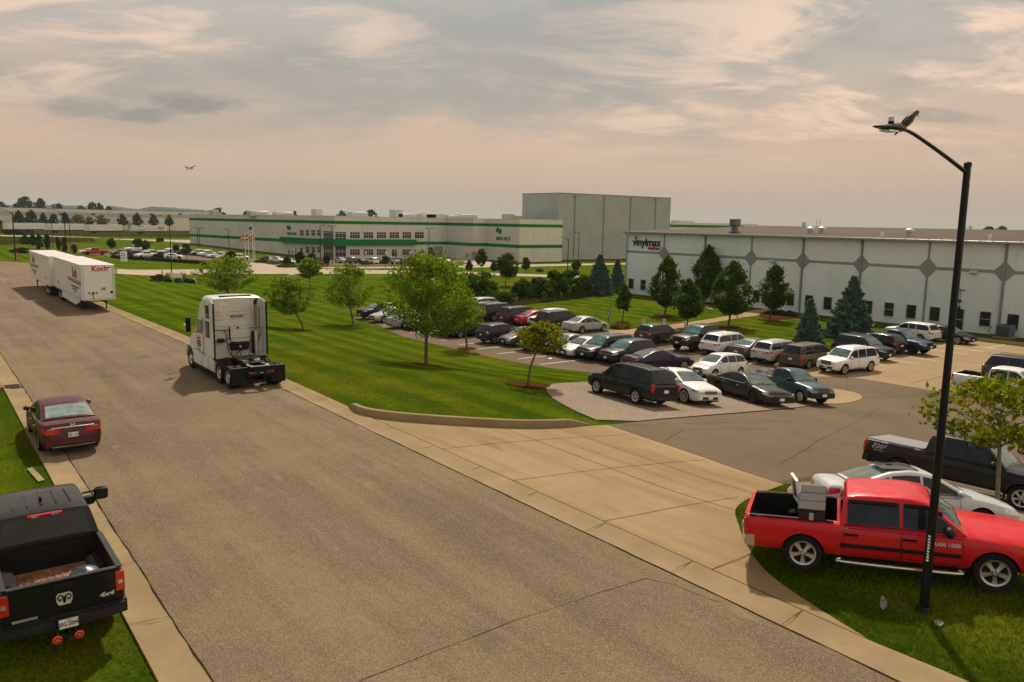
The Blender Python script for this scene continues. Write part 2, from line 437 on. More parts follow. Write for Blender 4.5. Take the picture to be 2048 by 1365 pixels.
SL, SR = 3.5, 13.15       # edges of the street asphalt
CROSS_N = px((235, 548), (400, 549), (600, 548.5), (760, 548.5), (900, 549), (1000, 552), (1150, 556), (1245, 559))
CROSS_F = px((235, 538.5), (400, 539.5), (600, 538), (760, 541), (900, 543), (1000, 547), (1150, 552), (1245, 555))
sheet('street', [(SL, -30), (SR, -30), (SR, 112), (SR+1, 122), (SR+6, 129), CROSS_N[0], CROSS_F[0], (SR+4, 158), (SR-1, 166), (SR-1, 260), (SL, 260), (SL, 166), (-3, 156), (-60, 156), (-60, 134), (-4, 134), (SL, 122)], M_ROAD, .03)
sheet('cross_street', CROSS_N+CROSS_F[::-1], M_FARROAD, .03)
AP_L = [(14.0, 29.2), (14.0, 28.1), (15.3, 26.4), (17.7, 24.3), (19.5, 23.4), (22.3, 23.1)]
AP_R = [(21.5, 14.2), (18.2, 13.4), (16.6, 12.2), (15.4, 10.9), (14.7, 9.6), (14.1, 7.3)]
apl = spline(AP_L, 5); apr = spline(AP_R, 5)
M_APRON = pave_mat('apron_concrete', (.225, .155, .078), (.275, .194, .102), 0, (.18, .125, .065), .45, streak=True)
sheet('driveway_apron', apl+[(21.9, 17.7)]+apr+[(14.0, 7.0)], M_APRON, .035)
LOT = [(21.55, 14.25), (21.95, 17.7), (22.35, 23.1), (32, 23.7), (40, 24.5), (44.2, 24.8), (45.2, 25.8), (45.2, 28), (43, 29.4), (40, 30.5), (37.4, 36.5), (36.9, 40), (35.8, 43), (34.9, 48), (34.5, 54.7), (34.3, 62)]+px((742, 645), (722, 642), (704, 637), (930, 611))+[(54.2, 57), (57, 51), (57.6, 44), (58.2, 40), (59.3, 36.7), (50, 33), (49.7, 30.9), (51.7, 29.6), (52, 24), (54, 19), (56, 8), (58, -12), (30, -12), (29, 6), (26, 11), (23.4, 13.6)]
sheet('parking_lot', LOT, M_LOT, .03)
sheet('concrete_lot', [(50, 33), (49.7, 30.9), (51.7, 29.6), (52, 24), (54, 19), (56, 8), (58, -12), (58, -30), (79, -30), (79, 33.8), (69, 36.4), (59.3, 36.7)], M_CLOT, .036)
GRAV = [(22.35, 23.2), (23.1, 26.5), (24.3, 29.4), (26.5, 32.3), (29.5, 33.2), (33, 33.3), (37.2, 34.6), (40.2, 30.6), (43.5, 27.5), (41.5, 24.75), (36, 24.2), (30, 23.7)]
sheet('gravel_patch', smooth(GRAV, 1), M_GRAVEL, .042)
sheet('gravel_verge', smooth([(21.2, 14.0), (23.2, 14.3), (27.6, 9.8), (29.6, 3), (25, 2), (22.5, 8), (19.6, 12.6)], 2), M_GRAVEL, .046)
sheet('concrete_island', smooth([(39.6, 24.4), (44.8, 24.5), (47.2, 26.4), (45.8, 29.8), (40.5, 29.8)], 2), M_CONC, .05)
sheet('footpath', px((1218, 664), (1262, 659), (1320, 654), (1400, 642), (1470, 631), (1512, 620), (1540, 618), (1536, 629), (1480, 637), (1410, 649), (1330, 662), (1270, 669), (1222, 671)), M_CONC, .034)
sheet('building_path', [(80.2, 33.5), (80.2, -20), (82.2, -20), (82.2, 36), (81, 37)], M_CLOT, .04)
# far parking lots and lanes of the packaging plant
sheet('far_parking_lot', px((150, 498.5), (240, 500), (330, 501.5), (400, 506), (440, 514), (520, 519), (560, 521), (612, 520), (690, 516), (905, 516), (920, 523), (905, 528), (850, 530.5), (620, 532.5), (560, 531.5), (520, 527), (470, 522.5), (400, 521), (330, 518.5), (225, 514.5), (150, 506)), M_LOT, .03)
sheet('far_lane', px((455, 522.5), (520, 526.5), (562, 533), (640, 535), (720, 534.5), (900, 533), (1000, 530.5), (1120, 528.5), (1252, 527), (1252, 529.5), (1120, 532.5), (1000, 535), (900, 536.5), (720, 537.6), (610, 537.4), (560, 538.7), (470, 538.6), (505, 533.5)), M_FARROAD, .04)
sheet('far_lane', px((920, 516), (955, 521), (1010, 529), (975, 531.5), (925, 531), (935, 527), (918, 521), (900, 516)), M_FARROAD, .036)
sheet('far_path', px((0, 470.5), (100, 472.5), (198, 475.6), (198, 476.4), (100, 474), (0, 472.5)), M_FARROAD, .06)
sheet('far_path', px((222, 478), (300, 479.6), (381, 480.5), (381, 487), (330, 484), (222, 479.2)), M_FARROAD, .06)

# ------------------------------------------------------------------ kerbs
def sweep(name, path, prof, mat, closed_ends=True):
    """profile (sideways, up) along a ground path of (x, y, lift, height-scale)"""
    rows = []
    for i, p in enumerate(path):
        a, c = path[max(i-1, 0)], path[min(i+1, len(path)-1)]
        d = Vector((c[0]-a[0], c[1]-a[1], 0)).normalized(); n = Vector((d.y, -d.x, 0)); hs = p[2] if len(p) > 2 else 1.
        z = zg(p[0], p[1])
        rows.append([Vector((p[0], p[1], z))+n*q[0]+Vector((0, 0, q[1]*hs if q[1] > 0 else q[1])) for q in prof])
    b = MB(); b.grid(rows, 0)
    if closed_ends: b.poly(rows[0]); b.poly(rows[-1])
    return tag(b.obj(name, mat, sharp=50), kind='structure')
ys_ = [-30, 0, 5]+[5+.5*i for i in range(1, 50)]+[30+2*i for i in range(1, 42)]
gut = []
for y in ys_:
    if y > 113: break
    gut.append((SR, y, 1-.5*S((y-5.5)/2)*(1-S((y-28)/2.2))))
sweep('gutter_kerb', gut, [(0, -.2), (0, .034), (.40, .012), (.62, .075), (.80, .115), (.86, .11), (.88, -.2)], M_CONCD)
sweep('gutter_kerb', [(SL, y) for y in ys_], [(0, -.2), (0, .034), (-.38, .015), (-.58, .05), (-.74, .06), (-.76, -.2)], M_CONCD)
hk = spline([(13.98, 30.0), (14.02, 28.3), (15.3, 26.4), (17.7, 24.3), (19.5, 23.45), (21.6, 23.2)], 8)
hk = [(p[0], p[1], min(1, .12+i/3.5, .06+(len(hk)-1-i)/5)) for i, p in enumerate(hk)]
hk = [(p[0], p[1], p[2]) for p in hk][::-1]
sweep('driveway_kerb', hk, [(0, -.3), (.0, .30), (.03, .335), (.20, .335), (.23, .31), (.23, -.3)], M_CONCD)

# ------------------------------------------------------------------ joints, cracks, stripes
def strip(b, pts, wd, dz):
    L, Rr = [], []
    for i, p in enumerate(pts):
        a, c = pts[max(i-1, 0)], pts[min(i+1, len(pts)-1)]
        d = Vector((c[0]-a[0], c[1]-a[1], 0)).normalized(); n = Vector((-d.y, d.x, 0)); ww = wd*(p[2] if len(p) > 2 else 1)
        q = Vector((p[0], p[1], 0))
        for o, sg in ((L, .5), (Rr, -.5)):
            e = q+n*ww*sg; o.append((e.x, e.y, zg(e.x, e.y)+dz))
    b.grid([L, Rr])
def dens(p, q, step=1.):
    n = max(1, int(math.hypot(q[0]-p[0], q[1]-p[1])/step)); return [(p[0]+(q[0]-p[0])*i/n, p[1]+(q[1]-p[1])*i/n) for i in range(n+1)]
def wig(pts, amp, step=.35, taper=True):
    r = random.Random(len(pts)*31+int(pts[0][0]*7)); out = []
    for i in range(len(pts)-1): out += dens(pts[i], pts[i+1], step)[:-1]
    out.append(pts[-1]); ax = ay = 0; o = []
    for i, p in enumerate(out):
        ax = ax*.7+r.uniform(-amp, amp); ay = ay*.7+r.uniform(-amp, amp)
        o.append((p[0]+ax, p[1]+ay, r.uniform(.4, 1.25)))
    return o
j = MB()
strip(j, [(SR-.01+rnd.uniform(-.012, .012), y, rnd.uniform(.5, 1.5)) for y in np.arange(-5, 110, .5)], .035, .042)
strip(j, [(SL+rnd.uniform(-.015, .015), y, rnd.uniform(.4, 1.6)) for y in np.arange(-5, 60, .5)], .03, .042)
strip(j, [(14.03, y) for y in np.arange(5.5, 29.5, 1)], .03, .062)
strip(j, dens((17.6, 12.8), (17.75, 24.2)), .018, .042)
for a, c in (((14.05, 22.7), (21.9, 21.4)), ((14.05, 18.6), (21.7, 17.5)), ((14.05, 14.6), (18.8, 13.9)), ((14.05, 11), (15.4, 10.9))): strip(j, dens(a, c), .018, .042)
strip(j, dens((19.6, 13.7), (19.8, 23.3)), .014, .042)
for a, c in (((60, -10), (60, 36.5)), ((66, -10), (66, 36)), ((72, -10), (72, 35)), ((53, 26), (79, 26)), ((55, 18), (79, 18)), ((56, 9), (79, 9))): strip(j, dens(a, c), .03, .046)
tag(j.obj('pavement_joints', M_JOINT, sharp=None), kind='structure')
k = MB()
for pts in (px((1292, 1160), (1190, 1190), (1060, 1232), (900, 1292), (720, 1368)), px((1292, 1160), (1350, 1172), (1440, 1206)), [(4.2, 50), (6.5, 51), (8.4, 50.6)], [(6, 58), (8.8, 60), (11, 59.5)], [(4, 72), (7, 70.5)], [(9.5, 33), (12.4, 33.3)], [(7.3, 44), (9.0, 44.6), (10.6, 44.2)], [(4.8, 36), (6.3, 36.3)], [(6.4, 66), (9.3, 67)], [(4, 86), (8, 85), (12, 85.5)], [(4, 95), (9, 96)], [(11.5, 24.5), (13, 24.3)], [(4.5, 80), (6.5, 78)], [(9, 55), (12.8, 54.6)]):
    strip(k, wig(pts, .03), .014, .036)
for pts in ([(23, 22.8), (28, 22.2), (33, 21.6)], [(22.4, 20), (25, 21.4), (30, 20.5)], [(24, 16), (32, 19), (44, 23)], [(46, 22), (49.5, 27), (51, 29.6)], [(45, 25), (52, 23.5)], [(30, 13), (38, 17), (50, 20)], [(47, 27), (52, 30)]):
    strip(k, wig(pts, .05, .5), .022, .036)
for y in np.arange(8.5, 112, 2.9):
    strip(k, wig([(SR+.02, y), (14.0, y+.12)], .02, .12), .022, .09 if 28 < y or y < 7 else .066)
for y in np.arange(6.5, 60, 3.05):
    strip(k, wig([(SL-.02, y), (2.78, y+.08)], .015, .12), .02, .072)
tag(k.obj('pavement_cracks', M_JOINT, sharp=None), kind='structure')
sb = MB()
def inpoly(p, poly):
    c = False; n = len(poly)
    for i in range(n):
        a, b = poly[i-1], poly[i]
        if (a[1] > p[1]) != (b[1] > p[1]) and p[0] < (b[0]-a[0])*(p[1]-a[1])/(b[1]-a[1])+a[0]: c = not c
    return c
for y in np.arange(39.2, 84, 2.75):
    if inpoly((36.0, y), LOT) and inpoly((41.4, y), LOT): strip(sb, dens((36.2, y), (41.2, y)), .11, .038)
for y in np.arange(36.6, 82, 2.75):
    if inpoly((49.3, y), LOT) and inpoly((54.1, y), LOT): strip(sb, dens((49.5, y), (54.0, y)), .11, .038)
for x in (61.4, 64.2, 67.0, 69.8, 72.6, 75.4): strip(sb, dens((x, 29.6), (x, 35)), .11, .044)
strip(sb, dens((75.4, 30.5), (79, 30.5)), .1, .044)
tag(sb.obj('parking_stripes', M_STRIPE, sharp=None), kind='structure')
for pts in (px((54, 941), (65, 938), (90, 963), (77, 967)),):
    sheet('stepping_slab', pts, M_CONCD, .05)
for pts in (px((1762, 1190), (1776, 1205), (1770, 1225), (1758, 1218)), px((1825, 1218), (1850, 1216), (1866, 1226), (1840, 1230)), px((1868, 1240), (1890, 1246), (1882, 1258), (1868, 1252))):
    sheet('gravel_verge', smooth(pts, 2), plain('pole_gravel', (.22, .21, .18), .9, var=.6, scale=22, spec=0), .03)
def disc(name, s, t, r, mat, dz, seed=0):
    q = random.Random(seed); n = 14
    sheet(name, smooth([(s+math.cos(a*2*math.pi/n)*r*q.uniform(.8, 1.15), t+math.sin(a*2*math.pi/n)*r*q.uniform(.8, 1.15)) for a in range(n)], 1), mat, dz)

# ------------------------------------------------------------------ grass blades (near lawn) and tall field grass
def leaf_mat(name, c0, c1, c2=None, trans=.45, odd=None, lawn=False):
    m, t, b = nmat(name); t.nodes.remove(b)
    gi = N(t, 'ShaderNodeNewGeometry'); rp = gi.outputs['Random Per Island']
    c = mixc(t, rp, c0, c1)
    if odd: c = mixc(t, rampf(t, mth(t, 'FRACT', mth(t, 'MULTIPLY', rp, 17.3)), odd[1], odd[1]+.02), c, odd[0])
    if lawn:      # mower lines and dry or lush patches run through the blades as through the turf below
        oc = N(t, 'ShaderNodeTexCoord').outputs['Object']; sp = N(t, 'ShaderNodeSeparateXYZ'); t.links.new(oc, sp.inputs[0]); big = noise(t, .09, 4, .6, oc)
        wob = mth(t, 'ADD', sp.outputs[0], mth(t, 'MULTIPLY', big, 1.6)); s_ = rampf(t, mth(t, 'ADD', mth(t, 'MULTIPLY', mth(t, 'SINE', mth(t, 'MULTIPLY', wob, 2*math.pi/2.9)), .5), .5), .15, .85)
        c = mixc(t, mth(t, 'MULTIPLY', s_, .55), c, (.030, .068, .003))
        c = mixc(t, mth(t, 'MULTIPLY', rampf(t, noise(t, .5, 5, .65, oc), .50, .70), .6), c, (.185, .165, .022))
        c = mixc(t, mth(t, 'MULTIPLY', rampf(t, noise(t, 1.7, 3, .6, oc), .54, .72), .5), c, (.028, .075, .004))
    d = N(t, 'ShaderNodeBsdfDiffuse'); tr = N(t, 'ShaderNodeBsdfTranslucent'); gl = N(t, 'ShaderNodeBsdfGlossy'); gl.inputs['Roughness'].default_value = .45
    t.links.new(c, d.inputs[0]); t.links.new(mixc(t, 1., c, (1., .95, .45), 'MULTIPLY'), tr.inputs[0]); gl.inputs[0].default_value = (.35, .38, .3, 1)
    m1 = N(t, 'ShaderNodeMixShader'); m1.inputs[0].default_value = trans; t.links.new(d.outputs[0], m1.inputs[1]); t.links.new(tr.outputs[0], m1.inputs[2])
    m2 = N(t, 'ShaderNodeMixShader'); m2.inputs[0].default_value = .015; t.links.new(m1.outputs[0], m2.inputs[1]); t.links.new(gl.outputs[0], m2.inputs[2])
    t.links.new(m2.outputs[0], t.nodes['Material Output'].inputs[0]); return m
M_BLADE = leaf_mat('grass_blade', (.062, .122, .005), (.205, .215, .014), trans=.4, odd=((.26, .21, .04), .87), lawn=True)
M_STRAW = leaf_mat('field_grass', (.105, .088, .022), (.075, .095, .016), trans=.3)
def zgrid(X, Y):
    ix = np.clip(np.searchsorted(GX, X)-1, 0, nx-2); iy = np.clip(np.searchsorted(GY, Y)-1, 0, ny-2)
    ax, ay = np.array(GX), np.array(GY)
    u = (X-ax[ix])/(ax[ix+1]-ax[ix]); v = (Y-ay[iy])/(ay[iy+1]-ay[iy])
    return gz[ix, iy]*(1-u)*(1-v)+gz[ix+1, iy]*u*(1-v)+gz[ix, iy+1]*(1-u)*v+gz[ix+1, iy+1]*u*v
def blades(name, X, Y, h0, h1, wd, mat, label, seed=3, cat='grass'):
    g = np.random.default_rng(seed); n = len(X); Z = zgrid(X, Y)
    a = g.uniform(0, 2*np.pi, n); h = g.uniform(h0, h1, n); ln = g.uniform(.1, .9, n)*h; la = g.uniform(0, 2*np.pi, n)
    dx, dy = np.cos(a)*wd/2, np.sin(a)*wd/2
    P = np.empty((n, 3, 3))
    P[:, 0] = np.stack([X-dx, Y-dy, Z-.01], 1); P[:, 1] = np.stack([X+dx, Y+dy, Z-.01], 1)
    P[:, 2] = np.stack([X+np.cos(la)*ln, Y+np.sin(la)*ln, Z+h], 1)
    return tag(add(name, np_mesh(name, P.reshape(-1, 3), np.arange(n*3).reshape(-1, 3), mat)), label, cat, kind='stuff')
g_ = np.random.default_rng(11)
def scatter(x0, x1, y0, y1, n, ok):
    X = g_.uniform(x0, x1, n); Y = g_.uniform(y0, y1, n); k = np.array([ok(a, b) for a, b in zip(X, Y)]); return X[k], Y[k]
def pxscatter(poly, n, seed):
    q = random.Random(seed); x0, x1 = min(p[0] for p in poly), max(p[0] for p in poly); y0, y1 = min(p[1] for p in poly), max(p[1] for p in poly); o = []
    while len(o) < n:
        p = (q.uniform(x0, x1), q.uniform(y0, y1))
        if inpoly(p, poly): o.append(tuple(at(*p)[:2]))
    a = np.array(o); return a[:, 0], a[:, 1]
soil = smooth(px((170, 1365), (215, 1322), (262, 1330), (300, 1362), (320, 1395), (160, 1400)), 1)
pit = smooth(px((40, 930), (70, 936), (98, 964), (60, 972)), 1)
A = scatter(-9, 2.80, 4, 42, 80000, lambda a, b: b < 22 + 0*a and not (inpoly((a, b), soil) and rnd.random() < .45) or b >= 22 and not inpoly((a, b), pit) and rnd.random() < .55)
apoly = apl+apr+[(14.0, 7.0)]
vpoly = [(21.2, 13.9), (23.2, 14.0), (27.6, 9.8), (29.6, 3), (25, 2), (22.8, 8), (20.2, 12.4)]
Bq = scatter(14.05, 26, 1.5, 14.5, 95000, lambda a, b: not inpoly((a, b), apoly) and not inpoly((a, b), vpoly) and a < 24)
gpoly = smooth(GRAV, 1)
Cq = scatter(14.1, 30, 23, 66, 110000, lambda a, b: rnd.random() < 1-max(0, b-32)/34. and not inpoly((a, b), apoly) and not inpoly((a, b), gpoly) and not inpoly((a, b), LOT))
Xb = np.concatenate([A[0], Bq[0]]); Yb = np.concatenate([A[1], Bq[1]])
blades('grass', Xb, Yb, .05, .13, .016, M_BLADE, 'short green lawn grass in the foreground beside both kerbs')
X, Y = pxscatter(soil, 5200, 21); k_ = np.random.default_rng(3); blades('dry_grass', X+k_.normal(size=len(X))*.22, Y+k_.normal(size=len(X))*.22, .03, .08, .03, M_STRAW, 'dry straw coloured grass patch behind the black pickup', 12)
blades('grass', Cq[0], Cq[1], .035, .075, .02, M_BLADE, 'short mown lawn grass behind the driveway kerb', 5)
X, Y = pxscatter([(55, 461), (381, 465), (381, 476), (205, 474.5), (55, 470)], 7000, 1); blades('tall_grass', X, Y, .7, 1.8, .5, M_STRAW, 'tall brownish unmown field grass in front of the long grey warehouse', 8)
X, Y = pxscatter([(0, 476), (185, 478), (190, 484), (120, 486), (0, 491)], 4000, 2); blades('tall_grass', X, Y, .4, 1.1, .35, M_STRAW, 'low straw coloured field grass between the far path and mown lawn', 9)
# ------------------------------------------------------------------ vehicles: x forward, y left, z up, origin on the ground
def lerp_poly(P, x):
    if x <= P[0][0]: return P[0][1]
    for a, b in zip(P, P[1:]):
        if x <= b[0]:
            k = (x-a[0])/(b[0]-a[0]) if b[0] > a[0] else 0; return a[1]+(b[1]-a[1])*k
    return P[-1][1]
WHEELS = {}
def wheel_meshes(r, tw, rr, style):
    key = (round(r, 3), round(tw, 3), round(rr, 3), style)
    if key in WHEELS: return WHEELS[key]
    h = tw/2
    b = MB(); b.lathe([(rr*.98, -h*.8), (r*.93, -h), (r*.985, -h*.8), (r, -h*.5), (r, h*.5), (r*.985, h*.8), (r*.93, h), (rr*.98, h*.8), (rr*.9, h*.55), (rr*.9, -h*.55)], 28, 0, 'y', cap=False)
    ty = b.mesh('tyre', M_RUBBER)
    b = MB(); n = {'six': 6, 'mesh': 8, 'steel': 0, 'black': 5, 'five': 5, 'ten': 10}.get(style, 5)
    b.lathe([(rr*.88, h*.78), (rr*1.02, h*.86), (rr*1.04, h*.76), (rr*.95, h*.6), (rr*.86, h*.2)], 28, 0, 'y', cap=False)
    b.lathe([(rr*.93, h*.18), (.001, h*.24)], 20, 1, 'y', cap=False)
    if n:
        hw = {6: .19, 5: .235, 8: .12, 10: .085}[n]
        for k in range(n):
            a = 2*math.pi*k/n+.3; M = Matrix.Rotation(a, 4, 'Y')
            rows = []
            for q, wq, yq in ((.10, hw*.75, .86), (.38, hw*.62, .80), (.68, hw*.85, .74), (.93, hw*1.15, .76)):
                rows.append([M @ Vector((rr*q, h*yq-.06, -rr*wq)), M @ Vector((rr*q, h*yq, -rr*wq*.8)), M @ Vector((rr*q, h*yq, rr*wq*.8)), M @ Vector((rr*q, h*yq-.06, rr*wq))])
            b.grid(rows, 0)
        b.lathe([(rr*.25, h*.5), (rr*.24, h*.86), (rr*.2, h*.92), (.001, h*.92)], 12, 0, 'y', cap=False)
        for k in range(5):
            a = 2*math.pi*(k+.5)/5; c = (math.cos(a)*rr*.19, 0, math.sin(a)*rr*.19)
            b.lathe([(.016, h*.9), (.016, h*.97), (.001, h*.97)], 6, 1, 'y', c, cap=False)
    else:
        b.lathe([(rr*.88, h*.55), (rr*.55, h*.42), (rr*.42, h*.72), (rr*.2, h*.78), (.001, h*.78)], 20, 0, 'y', cap=False)
        for k in range(8):
            a = 2*math.pi*k/8; c = (math.cos(a)*rr*.66, 0, math.sin(a)*rr*.66)
            b.lathe([(rr*.09, h*.46), (rr*.09, h*.52), (.001, h*.52)], 7, 1, 'y', c, cap=False)
    ri = b.mesh('rim', [M_RIMDARK if style == 'black' else M_ALU, M_BLACK], 35)
    WHEELS[key] = (ty, ri); return WHEELS[key]
BASE = {
 'sedan': dict(L=4.87, W=1.84, H=1.46, wb=2.78, fo=.95, r=.33, rr=.22, belt=.94, hood=.90, nose=.70, deck=1.03, sill=.24, tumble=.20),
 'suv': dict(L=4.66, W=1.88, H=1.74, wb=2.75, fo=.90, r=.375, rr=.245, belt=1.11, hood=1.10, nose=.98, deck=1.11, sill=.33, tumble=.18, lamp_h=.17),
 'van': dict(L=5.15, W=1.99, H=1.76, wb=3.05, fo=.96, r=.345, rr=.22, belt=1.05, hood=1.02, nose=.80, deck=1.06, sill=.26, tumble=.19),
 'hatch': dict(L=4.30, W=1.70, H=1.53, wb=2.60, fo=.86, r=.305, rr=.20, belt=.96, hood=.93, nose=.70, deck=.98, sill=.24, tumble=.18),
 'coupe': dict(L=5.02, W=1.92, H=1.45, wb=2.95, fo=.95, r=.355, rr=.25, belt=.98, hood=.98, nose=.80, deck=1.06, sill=.24, tumble=.21),
 'pickup': dict(L=5.85, W=2.02, H=1.90, wb=3.57, fo=.98, r=.40, rr=.255, belt=1.24, hood=1.22, nose=1.06, deck=1.26, sill=.46, tumble=.18),
}
def vehicle(name, label, cat, typ, pos, hd, body, group='vehicles parked around the car park', near=False, wstyle='five', plate='', tilt=True, sz=0., glass_w=None, glass_s=None, light='red', rails=False, roofmat=None, chrome=False, opts=(), **kw):
    q = dict(BASE[typ]); q.update(kw); L, W, H, wb = q['L'], q['W'], q['H'], q['wb']; hl, hw = L/2, W/2
    xf = hl-q['fo']; xr = xf-wb; r, rr = q['r'], q['rr']; tw = q.get('tw', .235 if typ != 'pickup' else .275)
    belt, sill = q['belt'], q['sill']; Ra = r+q.get('gap', .05)
    bodym = body if not isinstance(body, tuple) else paint(body)
    glass_w = glass_w or M_WSHIELD; glass_s = glass_s or M_GLASS; pk = typ == 'pickup'
    # orientation: sit on the ground
    z0 = pos[2] if len(pos) > 2 else zg(pos[0], pos[1])
    root = thing(name, label, cat, (0, 0, 0), 0, group)
    c, s_ = math.cos(hd), math.sin(hd)
    if tilt:
        e = 1.3; fx = (zg(pos[0]+c*e, pos[1]+s_*e)-zg(pos[0]-c*e, pos[1]-s_*e))/(2*e); fy = (zg(pos[0]-s_*.8, pos[1]+c*.8)-zg(pos[0]+s_*.8, pos[1]-c*.8))/1.6
    else: fx = fy = 0.
    X = Vector((c, s_, fx)).normalized(); Y = Vector((-s_, c, fy)); Z = X.cross(Y).normalized(); Y = Z.cross(X)
    root.matrix_world = Matrix(((X.x, Y.x, Z.x, pos[0]), (X.y, Y.y, Z.y, pos[1]), (X.z, Y.z, Z.z, z0+.045+sz), (0, 0, 0, 1)))
    # cab profile
    if pk:
        cr = q.get('cr', xr+.72); prof = [(xf-.52, belt), (xf-1.18, H-.07), (xf-1.62, H), (cr+.42, H-.01), (cr+.12, H-.07), (cr+.02, belt+.03)]
    elif typ == 'sedan':
        prof = [(xf-.24, belt), (xf-1.12, H-.06), (xf-1.65, H), (xr+.85, H-.025), (xr+.45, H-.08), (xr-.42, q['deck']-.0)]
    elif typ == 'coupe':
        prof = [(xf-.62, belt), (xf-1.36, H-.06), (xf-1.75, H), (xr+.80, H-.03), (xr+.42, H-.09), (xr-.42, q['deck'])]
    elif typ == 'hatch':
        prof = [(xf-.10, belt), (xf-.98, H-.06), (xf-1.45, H), (-hl+.85, H-.03), (-hl+.50, H-.10), (-hl+.14, belt+.02)]
    elif typ == 'van':
        prof = [(xf-.06, belt), (xf-.98, H-.07), (xf-1.5, H), (-hl+.7, H-.02), (-hl+.36, H-.07), (-hl+.12, belt)]
    else:
        prof = [(xf-.28, belt), (xf-.98, H-.07), (xf-1.5, H), (-hl+.85, H-.025), (-hl+.46, H-.08), (-hl+.13, belt)]
    prof = q.get('prof', prof)
    cow, rearx = prof[0][0], prof[-1][0]
    # plan outline and shoulder line
    fr, rrd = q.get('front_round', .80 if not pk else .88), q.get('rear_round', .86 if typ in ('sedan', 'coupe', 'hatch') else .93)
    plan = [(-hl, rrd), (-hl+.10, rrd+.05), (-hl+.35, .965), (-hl+.9, .995), (xr+.4, 1), (xf-.4, 1), (xf+.35, .985), (hl-.28, .93), (hl-.10, fr+.05), (hl, fr)]
    pw = lambda x: hw*lerp_poly(plan, x)
    if typ in ('sedan', 'coupe'):
        sh = [(-hl, q['deck']-.16), (-hl+.06, q['deck']-.05), (-hl+.28, q['deck']-.015), (xr-.2, q['deck']-.03), (xr+.6, belt+.03), (cow, belt-.02), (xf+.3, q['hood']-.075), (hl-.3, q['nose']+.03), (hl-.08, q['nose']-.03), (hl, q['nose']-.10)]
    elif pk:
        sh = [(-hl, q['deck']-.05), (-hl+.05, q['deck']), (xr, q['deck']), (cr-.05, q['deck']), (cr+.02, belt), (cow, belt-.03), (xf+.35, q['hood']-.09), (hl-.35, q['nose']), (hl-.10, q['nose']-.05), (hl, q['nose']-.14)]
    else:
        sh = [(-hl, belt-.12), (-hl+.08, belt-.03), (-hl+.3, belt), (xr, belt+.02), (cow, belt-.02), (xf+.35, q['hood']-.08), (hl-.3, q['nose']), (hl-.08, q['nose']-.05), (hl, q['nose']-.14)]
    zs = lambda x: lerp_poly(sh, x)
    hoodc = q.get('hoodc', .07)
    FR = [(0, .90), (.10, .955), (.34, .992), (.62, 1.), (.84, .985), (.95, .955), (1, .90)]
    def zb(x):
        z = sill+ (.06 if abs(x) > hl-.12 else 0.)
        for xw in (xf, xr):
            if abs(x-xw) <= Ra+1e-6: z = max(z, r+math.sqrt(max(0, Ra*Ra-(x-xw)**2)))
        return min(z, zs(x)-.05)
    def ys(x, z):
        f = (z-sill)/(zs(x)-sill); return pw(x)*lerp_poly(FR, f)
    st = set([-hl, -hl+.03, -hl+.08, -hl+.16, -hl+.3, hl-.3, hl-.16, hl-.08, hl-.03, hl, cow, cow-.3, (xf+xr)/2, (xf+xr)/2+.6, (xf+xr)/2-.6])
    for xw in (xf, xr):
        for k in range(13): st.add(xw+Ra*math.cos(math.pi*k/12))
        st.add(xw-Ra-.004); st.add(xw+Ra+.004); st.add(xw-Ra-.15); st.add(xw+Ra+.15)
    if pk: st |= {cr-.03, cr-.035, cr+.03, -hl+.085, -hl+.09, xr+.2, xr-.6}
    st = sorted(x for x in st if -hl <= x <= hl)
    bed0 = q['deck']-.52
    b = MB()
    for sg in (1, -1):
        rows = []
        for x in st:
            z0_, z1 = zb(x), zs(x); yw = pw(x)
            row = [Vector((x, sg*yw*lerp_poly(FR, (max(z0_, sill)-sill)/(z1-sill))*.86, z0_+.02))]
            for f, _m in FR:
                z = z0_+(z1-z0_)*f; row.append(Vector((x, sg*ys(x, z) if z < z1-1e-4 else sg*yw*.90, z)))
            if pk and -hl+.086 < x < cr-.032 and 'cover' not in opts:
                row += [Vector((x, sg*(yw*.90-.055), z1+.012)), Vector((x, sg*(yw*.90-.07), bed0)), Vector((x, 0, bed0))]
            else:
                cz = hoodc if x > cow-.2 else (.0 if pk else .025)
                if x > hl-.1: cz *= max(0, (hl-x)/.1)
                row += [Vector((x, sg*yw*.72, z1+cz*.55)), Vector((x, sg*yw*.40, z1+cz*.95)), Vector((x, 0, z1+cz))]
            rows.append(row)
        b.grid(rows, 0)
        for e in (rows[0], rows[-1]): b.poly(e+[Vector((e[0].x, 0, e[0].z))], 0)
        if pk and 'cover' not in opts:
            n = len(rows[0])-1; base_i = len(b.f)-2-(len(rows)-1)*n
            for a in range(len(rows)-1):
                if -hl+.08 < st[a] < cr-.03:
                    for cidx in (8, 9): b.m[base_i+a*n+cidx] = 1
    # greenhouse shell
    for _ in range(2):
        P = [prof[0]]
        for a, c2 in zip(prof, prof[1:]): P += [(a[0]*.82+c2[0]*.18, a[1]*.82+c2[1]*.18), (a[0]*.18+c2[0]*.82, a[1]*.18+c2[1]*.82)]
        P.append(prof[-1]); pr = P if _ == 0 else pr
    pr = P
    tum = q['tumble']
    def ye(x, z): return pw(min(max(x, rearx), cow))*.925-max(0, (z-belt)/(H-belt))*tum
    crown = .035 if not pk else .03
